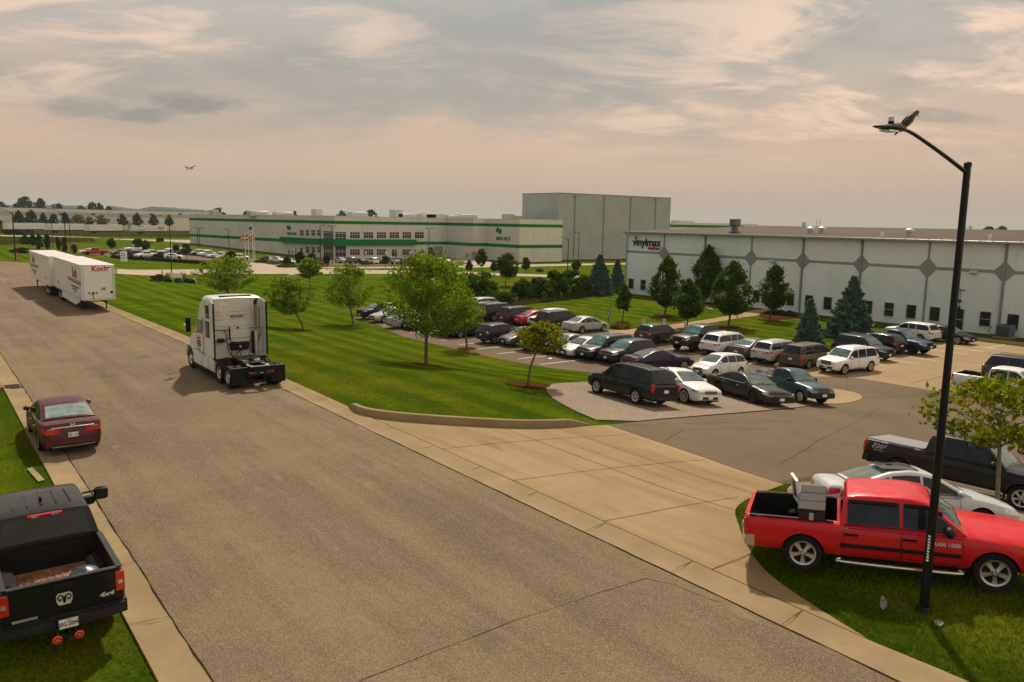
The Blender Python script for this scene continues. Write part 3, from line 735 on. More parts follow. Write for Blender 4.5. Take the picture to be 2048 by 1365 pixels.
    for sg in (1, -1):
        rows = []
        for x, z in pr:
            zb_ = min(belt-.05, z-.01); e = max(.0, z-zb_)
            row = [Vector((x, sg*ye(x, zb_), zb_)), Vector((x, sg*ye(x, zb_+e*.5), zb_+e*.5)), Vector((x, sg*ye(x, z-.04*min(1, e*3)), z-.04*min(1, e*3)))]
            y1 = ye(x, z)
            row += [Vector((x, sg*(y1-.02), z-.008)), Vector((x, sg*y1*.9, z+crown*.3)), Vector((x, sg*y1*.5, z+crown*.8)), Vector((x, 0, z+crown))]
            rows.append(row)
        b.grid(rows, 2)
    b.obj('body', [bodym, M_LINER, roofmat or bodym], root, 32, .0008)
    # glass
    def toprow(p, f, off, nrm):
        x, z = p[0]+nrm[0]*off, p[1]+nrm[1]*off; y1 = ye(p[0], p[1]); return Vector((x, y1*f, z+crown*(1-(f/1.)**2)*.95))
    def pane(nm, A, Bp, k0, k1, mat, fy=.86):
        d = Vector((Bp[0]-A[0], Bp[1]-A[1])).normalized(); nrm = (-d.y, d.x) if d.x < 0 else (-d.y, d.x)
        if nrm[1] < 0: nrm = (-nrm[0], -nrm[1])
        if abs(d.x) < .12: nrm = (-1, .05)
        g = MB(); rows = []
        for k in np.linspace(k0, k1, 5):
            p = (A[0]+(Bp[0]-A[0])*k, A[1]+(Bp[1]-A[1])*k); rows.append([toprow(p, f, .007, nrm) for f in np.linspace(-fy, fy, 9)])
        g.grid(rows); return g.obj(nm, mat, root, None)
    ws = pane('windscreen', prof[0], prof[1], .07, .93, glass_w, .90)
    if near or typ != 'x':
        wp = MB()
        for y0 in (.05, -.5):
            d = Vector((prof[1][0]-prof[0][0], prof[1][1]-prof[0][1]))
            pts = []
            for a, bb in ((.05, .09), (.42, .13), (.75, .14)):
                p = (prof[0][0]+d.x*bb, prof[0][1]+d.y*bb); yy = (y0+a*.7)*ye(*p)*1.15; pts.append(Vector((p[0]+.015, yy, p[1]+crown*.9+.015)))
            wp.tube(pts, .008, 5)
        wp.obj('wiper', M_BLACK, ws)
    rw = pane('rear_window', prof[-1], prof[-2], .10 if not pk else .16, .92, q.get('glass_r', glass_s if typ not in ('sedan', 'coupe') else glass_w), .86)
    # side windows
    def ptop(x):
        best = belt
        for a, c2 in zip(pr, pr[1:]):
            lo, hi = min(a[0], c2[0]), max(a[0], c2[0])
            if lo-1e-6 <= x <= hi+1e-6 and hi > lo: best = max(best, a[1]+(c2[1]-a[1])*(x-a[0])/(c2[0]-a[0]))
        return best
    wtop = H-.105; wbot = belt+.035
    xa = prof[0][0]-.20; xz = (prof[-1][0]+ (.34 if typ in ('sedan', 'coupe') else .17)) if not pk else cr+.14
    cuts = q.get('cuts')
    if cuts is None:
        mid = xf-1.55 if not pk else xf-1.72
        if pk: cuts = [xa, mid, xz] if q.get('doors', 4) == 4 else [xa, xz]
        elif typ == 'sedan': cuts = [xa, mid+.12, xr+.50, xz]
        elif typ == 'coupe': cuts = [xa, xr+.95, xz]
        elif typ == 'hatch': cuts = [xa, mid+.2, xr+.42, xz]
        else: cuts = [xa, mid+.05, xr+.52, xz]
    for sg in (1, -1):
        for a, c2 in zip(cuts, cuts[1:]):
            x1, x0 = a-.035, c2+.035; up, lo = [], []
            for x in np.linspace(x0, x1, 11):
                t_ = min(wtop, ptop(x)-.085)
                if t_-wbot < .035: continue
                up.append(Vector((x, sg*(ye(x, t_)+.007), t_))); lo.append(Vector((x, sg*(ye(x, wbot)+.007), wbot)))
            if len(up) < 2: continue
            for arr in (up, lo):
                pass
            md = [(u_+l_)/2+Vector((0, sg*.004, 0)) for u_, l_ in zip(up, lo)]
            MB().grid([lo, md, up]).obj('side_window', glass_s, root, None)
    if near:
        for sg in (1, -1):
            t_ = MB(); pts = []
            for x in np.linspace(xz-.02, xa+.02, 15): pts.append(Vector((x, sg*(ye(x, wbot-.03)+.008), wbot-.025)))
            t_.tube(pts, .011, 5); t_.obj('window_trim', M_CHROME if chrome else M_BLACK, root)
    # doors: slightly proud panels with a dark shut line
    dz0, dz1f = sill+.07, belt-.045
    if pk: dd = [(cuts[1]+.0, xf-Ra-.12)]+([(cr+.09, cuts[1]-.0)] if len(cuts) > 2 else [])
    elif typ == 'coupe': dd = [(xr+Ra+.20, xf-Ra-.22)]
    else: dd = [(cuts[1], xf-Ra-.14), (xr+.22, cuts[1])]
    for sg in (1, -1):
        for (x0, x1) in dd:
            g = MB()
            for (e, off, m_) in ((0, .0035, 1), (.014, .006, 0)):
                rows = []
                for x in np.linspace(x0+e+.005, x1-e-.005, 7):
                    zt = min(dz1f, zs(x)-.05)-e; zl = dz0+e
                    if x-.02 < xr+Ra: zl = max(zl, r+math.sqrt(max(0, Ra*Ra-(x-xr)**2))+.06+e)
                    rows.append([Vector((x, sg*(ys(x, zl+(zt-zl)*f)+off), zl+(zt-zl)*f)) for f in (0, .12, .3, .5, .7, .85, 1)])
                g.grid(rows, m_)
            d_ = g.obj('door', [bodym, M_BLACK], root, 40)
            hx = x0+.16; hz = belt-.16 if not pk else belt-.19; hk = 1.35 if 'black_handles' in opts else 1.
            h_ = MB(); yy = ys(hx, hz)+.006
            h_.cbox(hx-.10*hk, hx+.10*hk, min(sg*yy, sg*(yy+.035)), max(sg*yy, sg*(yy+.035)), hz-.018*hk, hz+.018*hk, .008)
            h_.obj('door_handle', M_CHROME if chrome else (M_BLACK if 'black_handles' in opts else bodym), d_)
    # lamps, grille, bumpers, plates wrap round the ends of the body
    def wrap(end, pts_x, yin, z0_, z1_, off, mat, nm, sides=(1, -1), z0s=None, m2=None):
        """end +1 front -1 rear; outline from side position pts_x along the plan to yin on the end face"""
        for sg in sides:
            path = []
            for x in np.linspace(pts_x, hl, 5): path.append((end*x, None))
            rows = []
            for x, _n in path:
                zz_ = [z0_+(z1_-z0_)*k for k in (0, .5, 1)]
                if z0s: k = (x*end-pts_x)/(hl-pts_x); zz_ = [z0s[0]+(z0_-z0s[0])*k, 0, z0s[1]+(z1_-z0s[1])*k]; zz_[1] = (zz_[0]+zz_[2])/2
                zz_ = [min(z, zs(x)-.012) for z in zz_]
                rows.append([Vector((x+end*(off if abs(x) > hl-.01 else 0), sg*(ys(x, z)+off), z)) for z in zz_])
            yl = abs(rows[-1][0].y)
            for k in (.5, 1.): rows.append([Vector((end*(hl+off), sg*(yl+(yin-yl)*k), p.z)) for p in rows[-1][:3]])
            o = MB().grid(rows).obj(nm, mat, root, 40)
    def face(end, y0, y1, z0_, z1_, off, mat, nm, par=None, th=.02):
        b_ = MB(); x0 = end*(hl-th); x1 = end*(hl+off); b_.cbox(min(x0, x1), max(x0, x1), y0, y1, z0_, z1_, min(.012, (z1_-z0_)/4)); return b_.obj(nm, mat, par or root)
    zn = q['nose']
    lh = q.get('lamp_h', .15 if not pk else .22)
    hz1 = zn-.03; 
    wrap(1, hl-q.get('lamp_l', .42), hw*q.get('lamp_in', .46), hz1-lh, hz1, .008, M_LENS, 'headlight', z0s=(hz1-lh*.55, hz1+.03))
    gz1 = hz1-.02; gz0 = q.get('grille0', gz1-(.16 if typ in ('sedan', 'coupe', 'hatch', 'van') else .26))
    gw = q.get('grille_w', hw*.44)
    gm = M_CHROME if 'chrome_grille' in opts else M_BLACK
    gr_ = face(1, -gw, gw, gz0, gz1, .012, M_BLACK, 'grille')
    if near or 'slats' in opts or chrome:
        g = MB()
        for k in range(1, 4): zz2 = gz0+(gz1-gz0)*k/4; g.box(hl+.012, hl+.02, -gw*.97, gw*.97, zz2-.01, zz2+.01)
        g.obj('grille_bar', M_CHROME if (chrome or 'slats' in opts) else bodym, gr_)
    lz0 = sill+.10; face(1, -hw*.55, hw*.55, lz0, lz0+.13, .010, M_BLACK, 'air_intake')
    if pk or 'bumper' in opts:
        bm_ = M_CHROME if q.get('bump', 'chrome') == 'chrome' else (bodym if q.get('bump') == 'body' else M_DARK)
        for end in (1, -1):
            z_b = sill+.02 if end > 0 else sill+.05; hgt = .27 if end > 0 else .24; g = MB(); rows = []
            for y in np.linspace(-1, 1, 13):
                xx = hl+.10-.10*abs(y)**3; yy = y*hw*.985
                rows.append([Vector((end*(xx-.22), yy, z_b)), Vector((end*(xx-.02), yy, z_b)), Vector((end*xx, yy, z_b+hgt*.4)), Vector((end*(xx-.02), yy, z_b+hgt)), Vector((end*(xx-.22), yy, z_b+hgt+.01))])
            g.grid(rows, 0, True); g.poly(rows[0]); g.poly(rows[-1]); g.obj('bumper', bm_ if end > 0 or q.get('bump_r') != 'black' else M_DARK, root, 40)
    else:
        for end in (-1,): face(end, -hw*.62, hw*.62, sill+.02, sill+.14, .02, M_DARK, 'bumper')
    # tail lamps
    tz1 = zs(-hl+.2)-.03
    if pk:
        for sg in (1, -1):
            g = MB(); y1 = hw*.955
            g.cbox(-hl-.012, -hl+.07, min(sg*(y1-.15), sg*(y1+.006)), max(sg*(y1-.15), sg*(y1+.006)), tz1-.40, tz1-.03, .015); g.box(-hl+.07, -hl+.17, min(sg*(y1-.02), sg*(y1+.006)), max(sg*(y1-.02), sg*(y1+.006)), tz1-.385, tz1-.045); tl = g.obj('tail_light', M_RED, root)
            g = MB(); g.box(-hl-.018, -hl-.01, min(sg*(y1-.10), sg*(y1-.03)), max(sg*(y1-.10), sg*(y1-.03)), tz1-.26, tz1-.19); g.obj('reversing_lamp', M_LENS, tl)
        tg = MB(); yt = hw*.955-.16; tg.cbox(-hl-.006, -hl+.05, -yt, yt, sill+.30, q['deck']-.005, .015); tgo = tg.obj('tailgate', bodym, root)
        hnd = MB(); hnd.cbox(-hl-.02, -hl, -.16, .16, q['deck']-.14, q['deck']-.06, .01); hnd.obj('tailgate_handle', M_BLACK, tgo)
    elif q.get('vtail'):
        for sg in (1, -1):
            g = MB(); y1 = pw(-hl+.1)*.985
            g.cbox(-hl-.01, -hl+.14, min(sg*(y1-.13), sg*(y1+.004)), max(sg*(y1-.13), sg*(y1+.004)), belt-.36, belt+.02, .02); g.obj('tail_light', M_RED, root)
    else:
        th = q.get('tail_h', .15); t1 = q.get('tail_z', tz1-.04)
        wrap(-1, hl-q.get('tail_l', .30), hw*q.get('tail_in', .52), t1-th, t1, .008, M_RED, 'tail_light', z0s=(t1-th*.6, t1+.01))
    pz = q.get('plate_z', (zs(-hl)-.30) if not pk else sill+.10)
    if typ in ('suv', 'van', 'hatch'): pz = q.get('plate_z', belt-.40)
    px0 = -hl-(.012 if not pk else .125)
    pl = MB(); pl.cbox(px0-.012, px0, -.155, .155, pz, pz+.155, .004); plo = pl.obj('license_plate', M_PLATE, root)
    if plate: text('plate_lettering', plate, .105, M_INK, plo, frameM((px0-.014, 0, pz+.07), (0, -1, 0), (0, 0, 1)), .002, .001, .78)
    pl = MB(); fx0 = hl+(.10 if pk or 'bumper' in opts else .012); pl.cbox(fx0, fx0+.012, -.155, .155, lz0+.02, lz0+.17, .004)
    if 'no_front_plate' not in opts: pl.obj('license_plate', M_PLATE, root)
    # mirrors
    for sg in (1, -1):
        x, y = prof[0][0]-.32, hw*.93; g = MB(); k = 1.35 if pk else 1.
        g.lathe([(.02, 0), (.085*k, .03), (.10*k, .10*k), (.085*k, .17*k), (.02, .21*k)], 10, 0, 'y', (0, 0, 0)) if sg > 0 else g.lathe([(.02, 0), (.085*k, -.03), (.10*k, -.10*k), (.085*k, -.17*k), (.02, -.21*k)], 10, 0, 'y')
        g.v = [(a*.7, c2, d2*.85) for a, c2, d2 in g.v]
        g.obj('mirror', M_BLACK if (pk or 'black_mirrors' in opts) else bodym, root, 50, loc=(x, sg*y, belt+.07))
    # chassis pan and wheel wells
    g = MB(); g.box(-hl+.15, hl-.15, -hw+.26, hw-.26, sill-.03, sill+.22)
    for xw in (xf, xr):
        for sg in (1, -1):
            rows = []
            for k in range(13):
                a = math.pi*k/12; p = (xw+(Ra+.004)*math.cos(a), r+(Ra+.004)*math.sin(a))
                rows.append([Vector((p[0], sg*(hw-.05), p[1])), Vector((p[0], sg*(hw-.36), p[1]))])
            g.grid(rows); g.poly([q_[1] for q_ in rows])
        g.box(xw-.06, xw+.06, -hw+.2, hw-.2, r-.06, r+.06)
    g.obj('underbody', M_BLACK, root)
    if 'flares' in opts or 'clad' in opts:
        for xw in (xf, xr):
            for sg in (1, -1):
                rows = []
                for k in range(17):
                    a = math.pi*(k/16*1.16-.08); ca, sa = math.cos(a), math.sin(a); row = []
                    for rad, of in ((Ra-.012, .0), (Ra-.008, .028), (Ra+.06, .022), (Ra+.075, .0)):
                        x, z = xw+rad*ca, r+rad*sa; row.append(Vector((x, sg*(ys(x, min(z, zs(x)-.03))+of), z)))
                    rows.append(row)
                MB().grid(rows).obj('wheel_arch', M_DARK if 'clad' in opts else bodym, root, 40)
    if 'side_step' in opts:
        for sg in (1, -1):
            g = MB(); pts = [(xr+.75, sg*(hw-.12), sill-.08), (xr+.85, sg*(hw+.02), sill-.10), (xf-.75, sg*(hw+.02), sill-.10), (xf-.62, sg*(hw-.12), sill-.08)]
            g.tube(spline(pts, 4), .042, 10); g.obj('side_step', M_CHROME, root)
    if rails:
        for sg in (1, -1):
            x1, x0 = prof[1][0]-.25, prof[-2][0]+.15; y = ye(0, H)-.10
            g = MB(); g.tube(spline([(x0, sg*y, H+.0), (x0+.15, sg*y, H+.055), (x1-.15, sg*y, H+.05), (x1, sg*y, H-.005)], 4), .016, 6); g.obj('roof_rail', M_ALU if rails == 'alu' else M_BLACK, root)
    # wheels
    ty, ri = wheel_meshes(r, tw, rr, wstyle)
    for xw in (xf, xr):
        for sg in (1, -1):
            o = add('wheel', ty, root, (xw, sg*(hw-tw/2-.012), r)); 
            if sg < 0: o.rotation_euler = (0, 0, math.pi)
            if xw == xf and q.get('steer'): o.rotation_euler = (0, 0, o.rotation_euler.z+q['steer'])
            add('rim', ri, o)
    root['_d'] = 0; del root['_d']
    return root, dict(hl=hl, hw=hw, xf=xf, xr=xr, belt=belt, sill=sill, r=r, ys=ys, zs=zs, ye=ye, H=H, prof=prof, deck=q['deck'], bodym=bodym, bed0=bed0, cr=q.get('cr', xr+.72) if pk else 0, pw=pw)
def place(typ, hd, F=None, B=None, side=1, at_=None, **kw):
    """ground centre of a vehicle from the pixel of a near-side wheel's foot (F front, B rear)"""
    q = dict(BASE[typ]); q.update(kw); xf = q['L']/2-q['fo']; xr = xf-q['wb']; hw = q['W']/2-.12
    p = at(*(F or B)); x = xf if F else xr; c, s = math.cos(hd), math.sin(hd)
    return (p.x-c*x+s*side*hw, p.y-s*x-c*side*hw)
# ------------------------------------------------------------------ vehicles in view, each stood on its own wheel marks
G_LOT = 'vehicles parked around the car park'; G_ST = 'vehicles parked along the street'
WHITE, SILVER, BLACK, GREY = (.66, .65, .62), (.36, .355, .34), (.012, .012, .014), (.10, .10, .10)
def Z7(u, v): return 1100+u/3.938, 600+v/3.938
def Z8(u, v): return 1528+u/3.938, 600+v/3.938
def Z6(u, v): return 700+u/3.938, 580+v/3.938
CARLOG = []
def car_at(name, label, cat, typ, body, hdeg, F=None, B=None, side=1, **kw):
    dims = {k: v for k, v in kw.items() if k in ('L', 'W', 'H', 'wb', 'fo', 'r')}
    hd = R(hdeg); p = place(typ, hd, F, B, side, **dims); CARLOG.append((label, round(p[0], 1), round(p[1], 1)))
    return vehicle(name, label, cat, typ, p, hd, body, kw.pop('group', G_LOT), **kw)
SED, SUV_, VAN, PKP = 'parked_car', 'parked_suv', 'parked_minivan', 'pickup_truck'
# near row of the car park (along the lawn)
car_at(SUV_, 'black compact suv facing the lawn at the far left end of the near row', 'suv', 'suv', BLACK, 180, F=Z6(165, 238), side=1, L=4.3, H=1.6, wb=2.65, glass_w=M_TEAL, lamp_h=.12)
car_at(SED, 'silver sedan facing the lawn, second from the far end behind the largest maple', 'car', 'sedan', SILVER, 180, F=Z6(268, 262), side=1)
car_at(SED, 'pale grey sedan parked behind the left half of the largest maple crown', 'car', 'sedan', (.28, .28, .27), 0, B=Z6(425, 310), side=-1)
car_at(SED, 'dark green grey sedan facing the lawn behind the largest maple trunk', 'car', 'sedan', (.05, .06, .055), 180, F=Z6(535, 322), side=1, glass_w=M_TEAL)
car_at(SED, 'white sedan with its rear showing just right of the largest maple crown', 'car', 'sedan', WHITE, 0, B=Z6(775, 362), side=-1)
car_at(SED, 'glossy black sedan with bright wheels behind the second lawn tree', 'car', 'sedan', BLACK, 0, B=Z6(867, 383), side=-1, wstyle='ten', r=.345)
car_at(SUV_, 'black small suv with silver window line, right of the second lawn tree', 'suv', 'suv', (.014, .014, .015), 0, B=Z6(1138, 432), side=-1, L=4.38, H=1.63, wb=2.63, opts=('clad',))
car_at(SED, 'blue grey sedan facing the lawn partly behind the small orange tinged tree', 'car', 'sedan', (.10, .12, .135), 180, F=Z6(1318, 452), side=1)
car_at(SUV_, 'dark suv hidden behind the small orange tinged tree', 'suv', 'suv', (.02, .02, .024), 0, B=Z6(1475, 490), side=-1)
car_at(SED, 'mid grey sedan facing the lawn right of the small orange tinged tree', 'car', 'sedan', (.15, .15, .145), 180, F=Z6(1660, 516), side=1)
car_at(SED, 'pale silver compact sedan with a dark mesh grille facing the lawn', 'car', 'sedan', (.50, .49, .46), 180, F=(1157, 718), side=1, L=4.57, wb=2.7, H=1.44)
car_at(SUV_, 'large black suv with a wide slatted chrome grille and pale roof rails', 'suv', 'suv', (.022, .021, .022), 180, F=(1197, 724.5), side=1, L=5.0, W=1.98, H=1.78, wb=2.9, r=.385, rails='alu', glass_w=M_TEAL, nose=.98, grille_w=.62, opts=('slats',))
car_at(SUV_, 'charcoal crossover facing the lawn behind the dark suv on the gravel', 'suv', 'suv', (.030, .029, .029), 180, F=(1243, 731.5), side=1, L=4.65, H=1.66, glass_w=M_TEAL, opts=('slats',))
car_at('coupe_car', 'dark purple two door coupe with a full width red tail lamp bar', 'car', 'coupe', (.018, .013, .034), -14, F=Z7(1050, 557), side=-1, wstyle='five', tail_in=.02, tail_h=.13, plate_z=.5, lamp_in=.6)
# far row, noses to the office lawn
car_at(SUV_, 'silver suv with a greenish windscreen at the far end of the far row', 'suv', 'suv', SILVER, 180, F=Z6(960, 196), side=1, glass_w=M_TEAL)
car_at(SUV_, 'black suv with red tail lamp, second from the far end of the far row', 'suv', 'suv', BLACK, 0, B=Z6(1045, 232), side=-1)
car_at(SUV_, 'dark brown large crossover between two black tailed vehicles in the far row', 'suv', 'suv', (.018, .015, .016), 0, B=Z6(1132, 251), side=-1, L=5.1, W=1.98, H=1.8, wb=3.02, rails='alu')
car_at(VAN, 'dark maroon minivan next to the red sedan in the far row', 'minivan', 'van', (.022, .014, .016), 0, B=Z6(1305, 280), side=-1, vtail=True)
car_at(SED, 'bright red sedan in the far row of the car park', 'car', 'sedan', (.42, .012, .020), 0, B=Z6(1420, 289), side=-1)
car_at(SUV_, 'white boxy suv facing outwards beside the red sedan', 'suv', 'suv', WHITE, 180, F=Z6(1530, 305), side=1, L=4.45, H=1.76, wb=2.62, rails='black')
car_at(VAN, 'black minivan with a big rear window left of the silver sedan', 'minivan', 'van', (.016, .016, .018), 0, B=Z6(1612, 318), side=-1, vtail=True)
car_at(SED, 'silver mid size sedan standing beside the blue disabled parking sign', 'car', 'sedan', (.37, .355, .335), 0, B=Z7(247, 266), side=-1, wstyle='ten', cuts=None)
car_at(SUV_, 'charcoal crossover parked alone by the end of the concrete footpath', 'suv', 'suv', (.045, .045, .045), 0, B=Z7(830, 358), side=-1, L=4.52, H=1.68, wb=2.69, wstyle='black', opts=('clad',))
car_at(PKP, 'lifted black heavy pickup with mesh grille and black wheels facing out', 'pickup truck', 'pickup', (.020, .020, .021), 180, F=Z7(1130, 418), side=1, L=6.2, wb=3.95, H=2.06, W=2.03, r=.44, belt=1.36, hood=1.40, nose=1.25, deck=1.40, sill=.60, wstyle='black', bump='dark', opts=('clad',), glass_w=M_TEAL)
car_at(SUV_, 'white three row crossover with machined wheels beside the lifted black pickup', 'suv', 'suv', (.68, .67, .63), 0, B=Z7(1390, 443), side=-1, L=4.95, W=1.96, H=1.71, wb=2.82, r=.38, rr=.26, wstyle='ten', rails='alu')
car_at(SED, 'dark grey full size sedan with clear rear window between two pale crossovers', 'car', 'sedan', (.055, .055, .058), 0, B=Z7(1595, 478), side=-1, L=5.04, W=1.9, H=1.49, wb=3.05, r=.36, rr=.25, tail_in=.75, tail_h=.22)
car_at(SUV_, 'silver crossover with split red tail lamps left of the brown minivan', 'suv', 'suv', (.43, .42, .40), 0, B=Z7(1790, 513), side=-1, L=4.89, W=1.84, H=1.70, wb=2.89, r=.365, rr=.25, rails='black', tail_in=.45)
car_at(VAN, 'brown bronze minivan with dark rear glass and tall red lamps', 'minivan', 'van', (.085, .058, .038), 0, B=Z8(345, 548), side=-1, L=5.1, W=1.83, H=1.72, vtail=True, wstyle='five', opts=('bumper',), bump='body')
car_at(SUV_, 'white suv with dark bonnet stripes at the corner of the concrete lot', 'suv', 'suv', (.72, .71, .68), 174, F=(1687, 751), side=1, L=4.82, W=1.94, H=1.78, wb=2.915, r=.385, wstyle='five', rails='black', opts=('slats',), near=True, plate='')
car_at('hatchback_car', 'white small hatchback facing left behind the black sedan on the gravel', 'car', 'hatch', (.66, .65, .62), 178, F=(1428, 757.5), side=1)
# vehicles on the gravel, near the entrance
car_at(SUV_, 'dark green black suv with alloy wheels on the gravel, nose to the lawn', 'suv', 'suv', (.010, .014, .015), 88, B=(1271, 810.5), side=1, group=G_LOT, near=True, L=4.88, W=1.90, H=1.80, wb=2.87, r=.375, rr=.235, wstyle='six', rails='black', opts=('black_handles', 'black_mirrors'), vtail=True)
ti, D = car_at(SED, 'white sedan with large mesh wheels beside the dark suv on the gravel', 'car', 'sedan', (.64, .635, .61), -96, F=Z7(1055, 820), side=-1, near=True, L=5.15, W=1.93, H=1.54, wb=2.87, r=.36, rr=.28, belt=1.03, hood=1.0, nose=.82, deck=1.12, wstyle='mesh', opts=('slats',))
car_at(SED, 'black full size sedan with chrome window line and black wheels on the gravel', 'car', 'sedan', (.012, .012, .013), -104, F=(1506, 809), side=-1, near=True, L=5.38, W=1.98, H=1.45, wb=2.91, fo=1.10, r=.345, rr=.21, belt=.95, hood=.93, nose=.76, deck=1.0, wstyle='black', chrome=True, opts=('bumper',), bump='body', tail_in=.6)
crew, CD = car_at(PKP, 'teal blue crew cab pickup with chrome grille on the gravel beside the black sedan', 'pickup truck', 'pickup', (.020, .062, .078), -104, F=Z8(285, 818), side=-1, near=True, L=5.26, W=1.75, H=1.70, wb=3.20, fo=.88, r=.37, rr=.235, belt=1.12, hood=1.10, nose=.98, deck=1.10, sill=.40, wstyle='steel', bump='dark', opts=('slats', 'flares'))
# the concrete lot by the building
car_at(SUV_, 'dark navy crossover with roof rails between the white suv and the blue pickup', 'suv', 'suv', (.012, .013, .022), -95, F=Z8(855, 485), side=-1, L=4.69, H=1.74, rails='alu', near=True)
car_at(SUV_, 'black small crossover showing its rear beside the dark navy crossover', 'suv', 'suv', (.014, .012, .015), 86, B=Z8(960, 436), side=1, L=4.3, H=1.62, wb=2.57)
car_at(PKP, 'lifted deep blue pickup with tan bed cover near the building', 'pickup truck', 'pickup', (.010, .035, .085), -95, F=Z8(1165, 438), side=-1, L=5.4, W=1.9, H=1.86, wb=3.26, r=.42, rr=.24, belt=1.22, hood=1.22, nose=1.10, deck=1.24, sill=.55, wstyle='black', bump='dark', opts=('cover', 'clad'))
car_at(SUV_, 'white suv with black rear glass between the blue pickup and the black muscle sedan', 'suv', 'suv', (.60, .60, .58), 86, B=(1840, 686), side=1, H=1.7)
car_at(SED, 'black muscle sedan with rear spoiler and bright wheel beside the building path', 'car', 'sedan', (.010, .010, .011), -92, F=(1915, 690), side=-1, L=5.08, W=1.9, H=1.48, wb=3.05, r=.36, rr=.26, near=True)
car_at(SUV_, 'silver suv with black glasshouse behind the white pickup on the right', 'suv', 'suv', (.05, .05, .052), -88, B=(1996, 765), side=-1, L=4.8, W=1.92, H=1.8, wb=2.79, r=.385, rails='black', near=True)
car_at(PKP, 'white crew cab pickup with open bed on the concrete at the right', 'pickup truck', 'pickup', (.62, .62, .61), -86, B=(1944, 793), side=-1, near=True, chrome=True, L=5.82, H=1.92, opts=('side_step',))
# ------------------------------------------------------------------ buildings
def wall_mat(name, c, var=.06, stain=.12, ribs=0.):
    m, t, b = nmat(name); oc = N(t, 'ShaderNodeTexCoord').outputs['Object']
    f = noise(t, .18, 5, .6, oc); s_ = noise(t, .9, 4, .6, oc, (1, 1, .12))
    cc = mixc(t, rampf(t, f, .3, .7), tuple(x*(1-var) for x in c), tuple(x*(1+var) for x in c))
    cc = mixc(t, mth(t, 'MULTIPLY', rampf(t, s_, .55, .78), stain*2), cc, tuple(x*.6 for x in c))
    t.links.new(cc, b.inputs['Base Color']); b.inputs['Roughness'].default_value = .8; b.inputs['Specular IOR Level'].default_value = .04
    if ribs:
        sp = N(t, 'ShaderNodeSeparateXYZ'); t.links.new(oc, sp.inputs[0])
        bump(t, b, mth(t, 'SINE', mth(t, 'MULTIPLY', mth(t, 'ADD', sp.outputs[0], sp.outputs[1]), 2*math.pi/ribs)), .03, .8)
    return m
W_WHITE = wall_mat('precast_white', (.65, .675, .65)); W_GREY = wall_mat('precast_grey_band', (.26, .258, .24))
W_CREAM = wall_mat('precast_cream', (.55, .525, .455)); W_METAL = wall_mat('ribbed_metal_panel', (.33, .345, .325), ribs=.9)
W_WARE = wall_mat('warehouse_wall', (.56, .52, .49)); W_WARE2 = wall_mat('warehouse_band', (.38, .345, .32)); W_GREEN = wall_mat('green_band', (.006, .15, .035))
W_ROOF = wall_mat('roof_metal_brown', (.105, .082, .068), ribs=.6); W_ROOFG = wall_mat('roof_membrane', (.42, .41, .38)); M_FRAME = plain('window_frame', (.50, .47, .41), .5)
M_PIPE = plain('downpipe_grey', (.24, .24, .23), .4); M_UNIT = plain('rooftop_metal', (.40, .40, .38), .5, .3)
def win(parent, name, axis, w0, a0, a1, z0, z1, mull=(), hm=(), out=-1, fr=.07, sill=False, framem=None, pm=None):
    """window on the wall plane axis=w0; a is the coordinate along it"""
    b = MB(); o = out
    def bx(p0, p1, q0, q1, d0, d1):
        d0, d1 = sorted((w0+o*d0, w0+o*d1))
        if axis == 'x': b.box(d0, d1, p0, p1, q0, q1)
        else: b.box(p0, p1, d0, d1, q0, q1)
    bx(a0-fr, a1+fr, z1, z1+fr, -.03, .07); bx(a0-fr, a1+fr, z0-fr, z0, -.03, .09); bx(a0-fr, a0, z0, z1, -.03, .06); bx(a1, a1+fr, z0, z1, -.03, .06)
    for m_ in mull: bx(m_-fr*.3, m_+fr*.3, z0, z1, .0, .045)
    for m_ in hm: bx(a0, a1, m_-fr*.3, m_+fr*.3, .0, .04)
    f = b.obj(name, framem or M_FRAME, parent)
    b = MB(); bx(a0, a1, z0, z1, -.02, .025); b.obj('pane', pm or M_BGLASS, f); return f
def bxo(name, parent, mat, *a, **k): return MB().box(*a).obj(name, mat, parent, **k)
# --- white window factory on the right
VX = 86.0
vf = thing('factory_building', 'long white precast factory with grey diamonds, brown roof and black sign at right', 'building', (0, 0, 0))
Y0, Y1, ZB, ZE = -40., on_x(1253, 530, VX).y, -3.2, 6.75
b = MB(); b.grid([[(VX, Y0, ZB), (VX, Y1, ZB), (152, Y1, ZB), (152, Y0, ZB)], [(VX, Y0, ZE), (VX, Y1, ZE), (152, Y1, ZE), (152, Y0, ZE)]], 0, True)
for y in (Y0, Y1): b.poly([(VX, y, ZE), (119, y, 7.75), (152, y, ZE)])
b.obj('wall', W_WHITE, vf)
b = MB(); b.grid([[(VX-.55, Y0-.3, ZE+.02), (VX-.55, Y1+.5, ZE+.02)], [(119, Y0-.3, 7.95), (119, Y1+.5, 7.95)], [(152.5, Y0-.3, ZE+.05), (152.5, Y1+.5, ZE+.05)]]); roof = b.obj('roof', W_ROOF, vf)
b = MB(); b.cbox(VX-.72, VX-.50, Y0, Y1+.45, ZE-.22, ZE+.03, .03); b.box(VX-.5, VX-.002, Y0, Y1+.4, ZE-.10, ZE-.02)
b.obj('gutter', M_PIPE, vf)
b = MB()
for y in np.arange(Y0, Y1, 1.25): b.box(VX-.74, VX-.52, y, y+.07, ZE+.032, ZE+.075)
b.obj('gutter_strap', M_FRAME, vf); 
dm = [(1327.8, 505.6), (1410, 511), (1501, 517), (1605, 523), (1722, 529), (1854, 537), (2009, 546)]
dp = [on_x(u, v, VX) for u, v in dm]; bz = sum(p.z for p in dp)/len(dp)
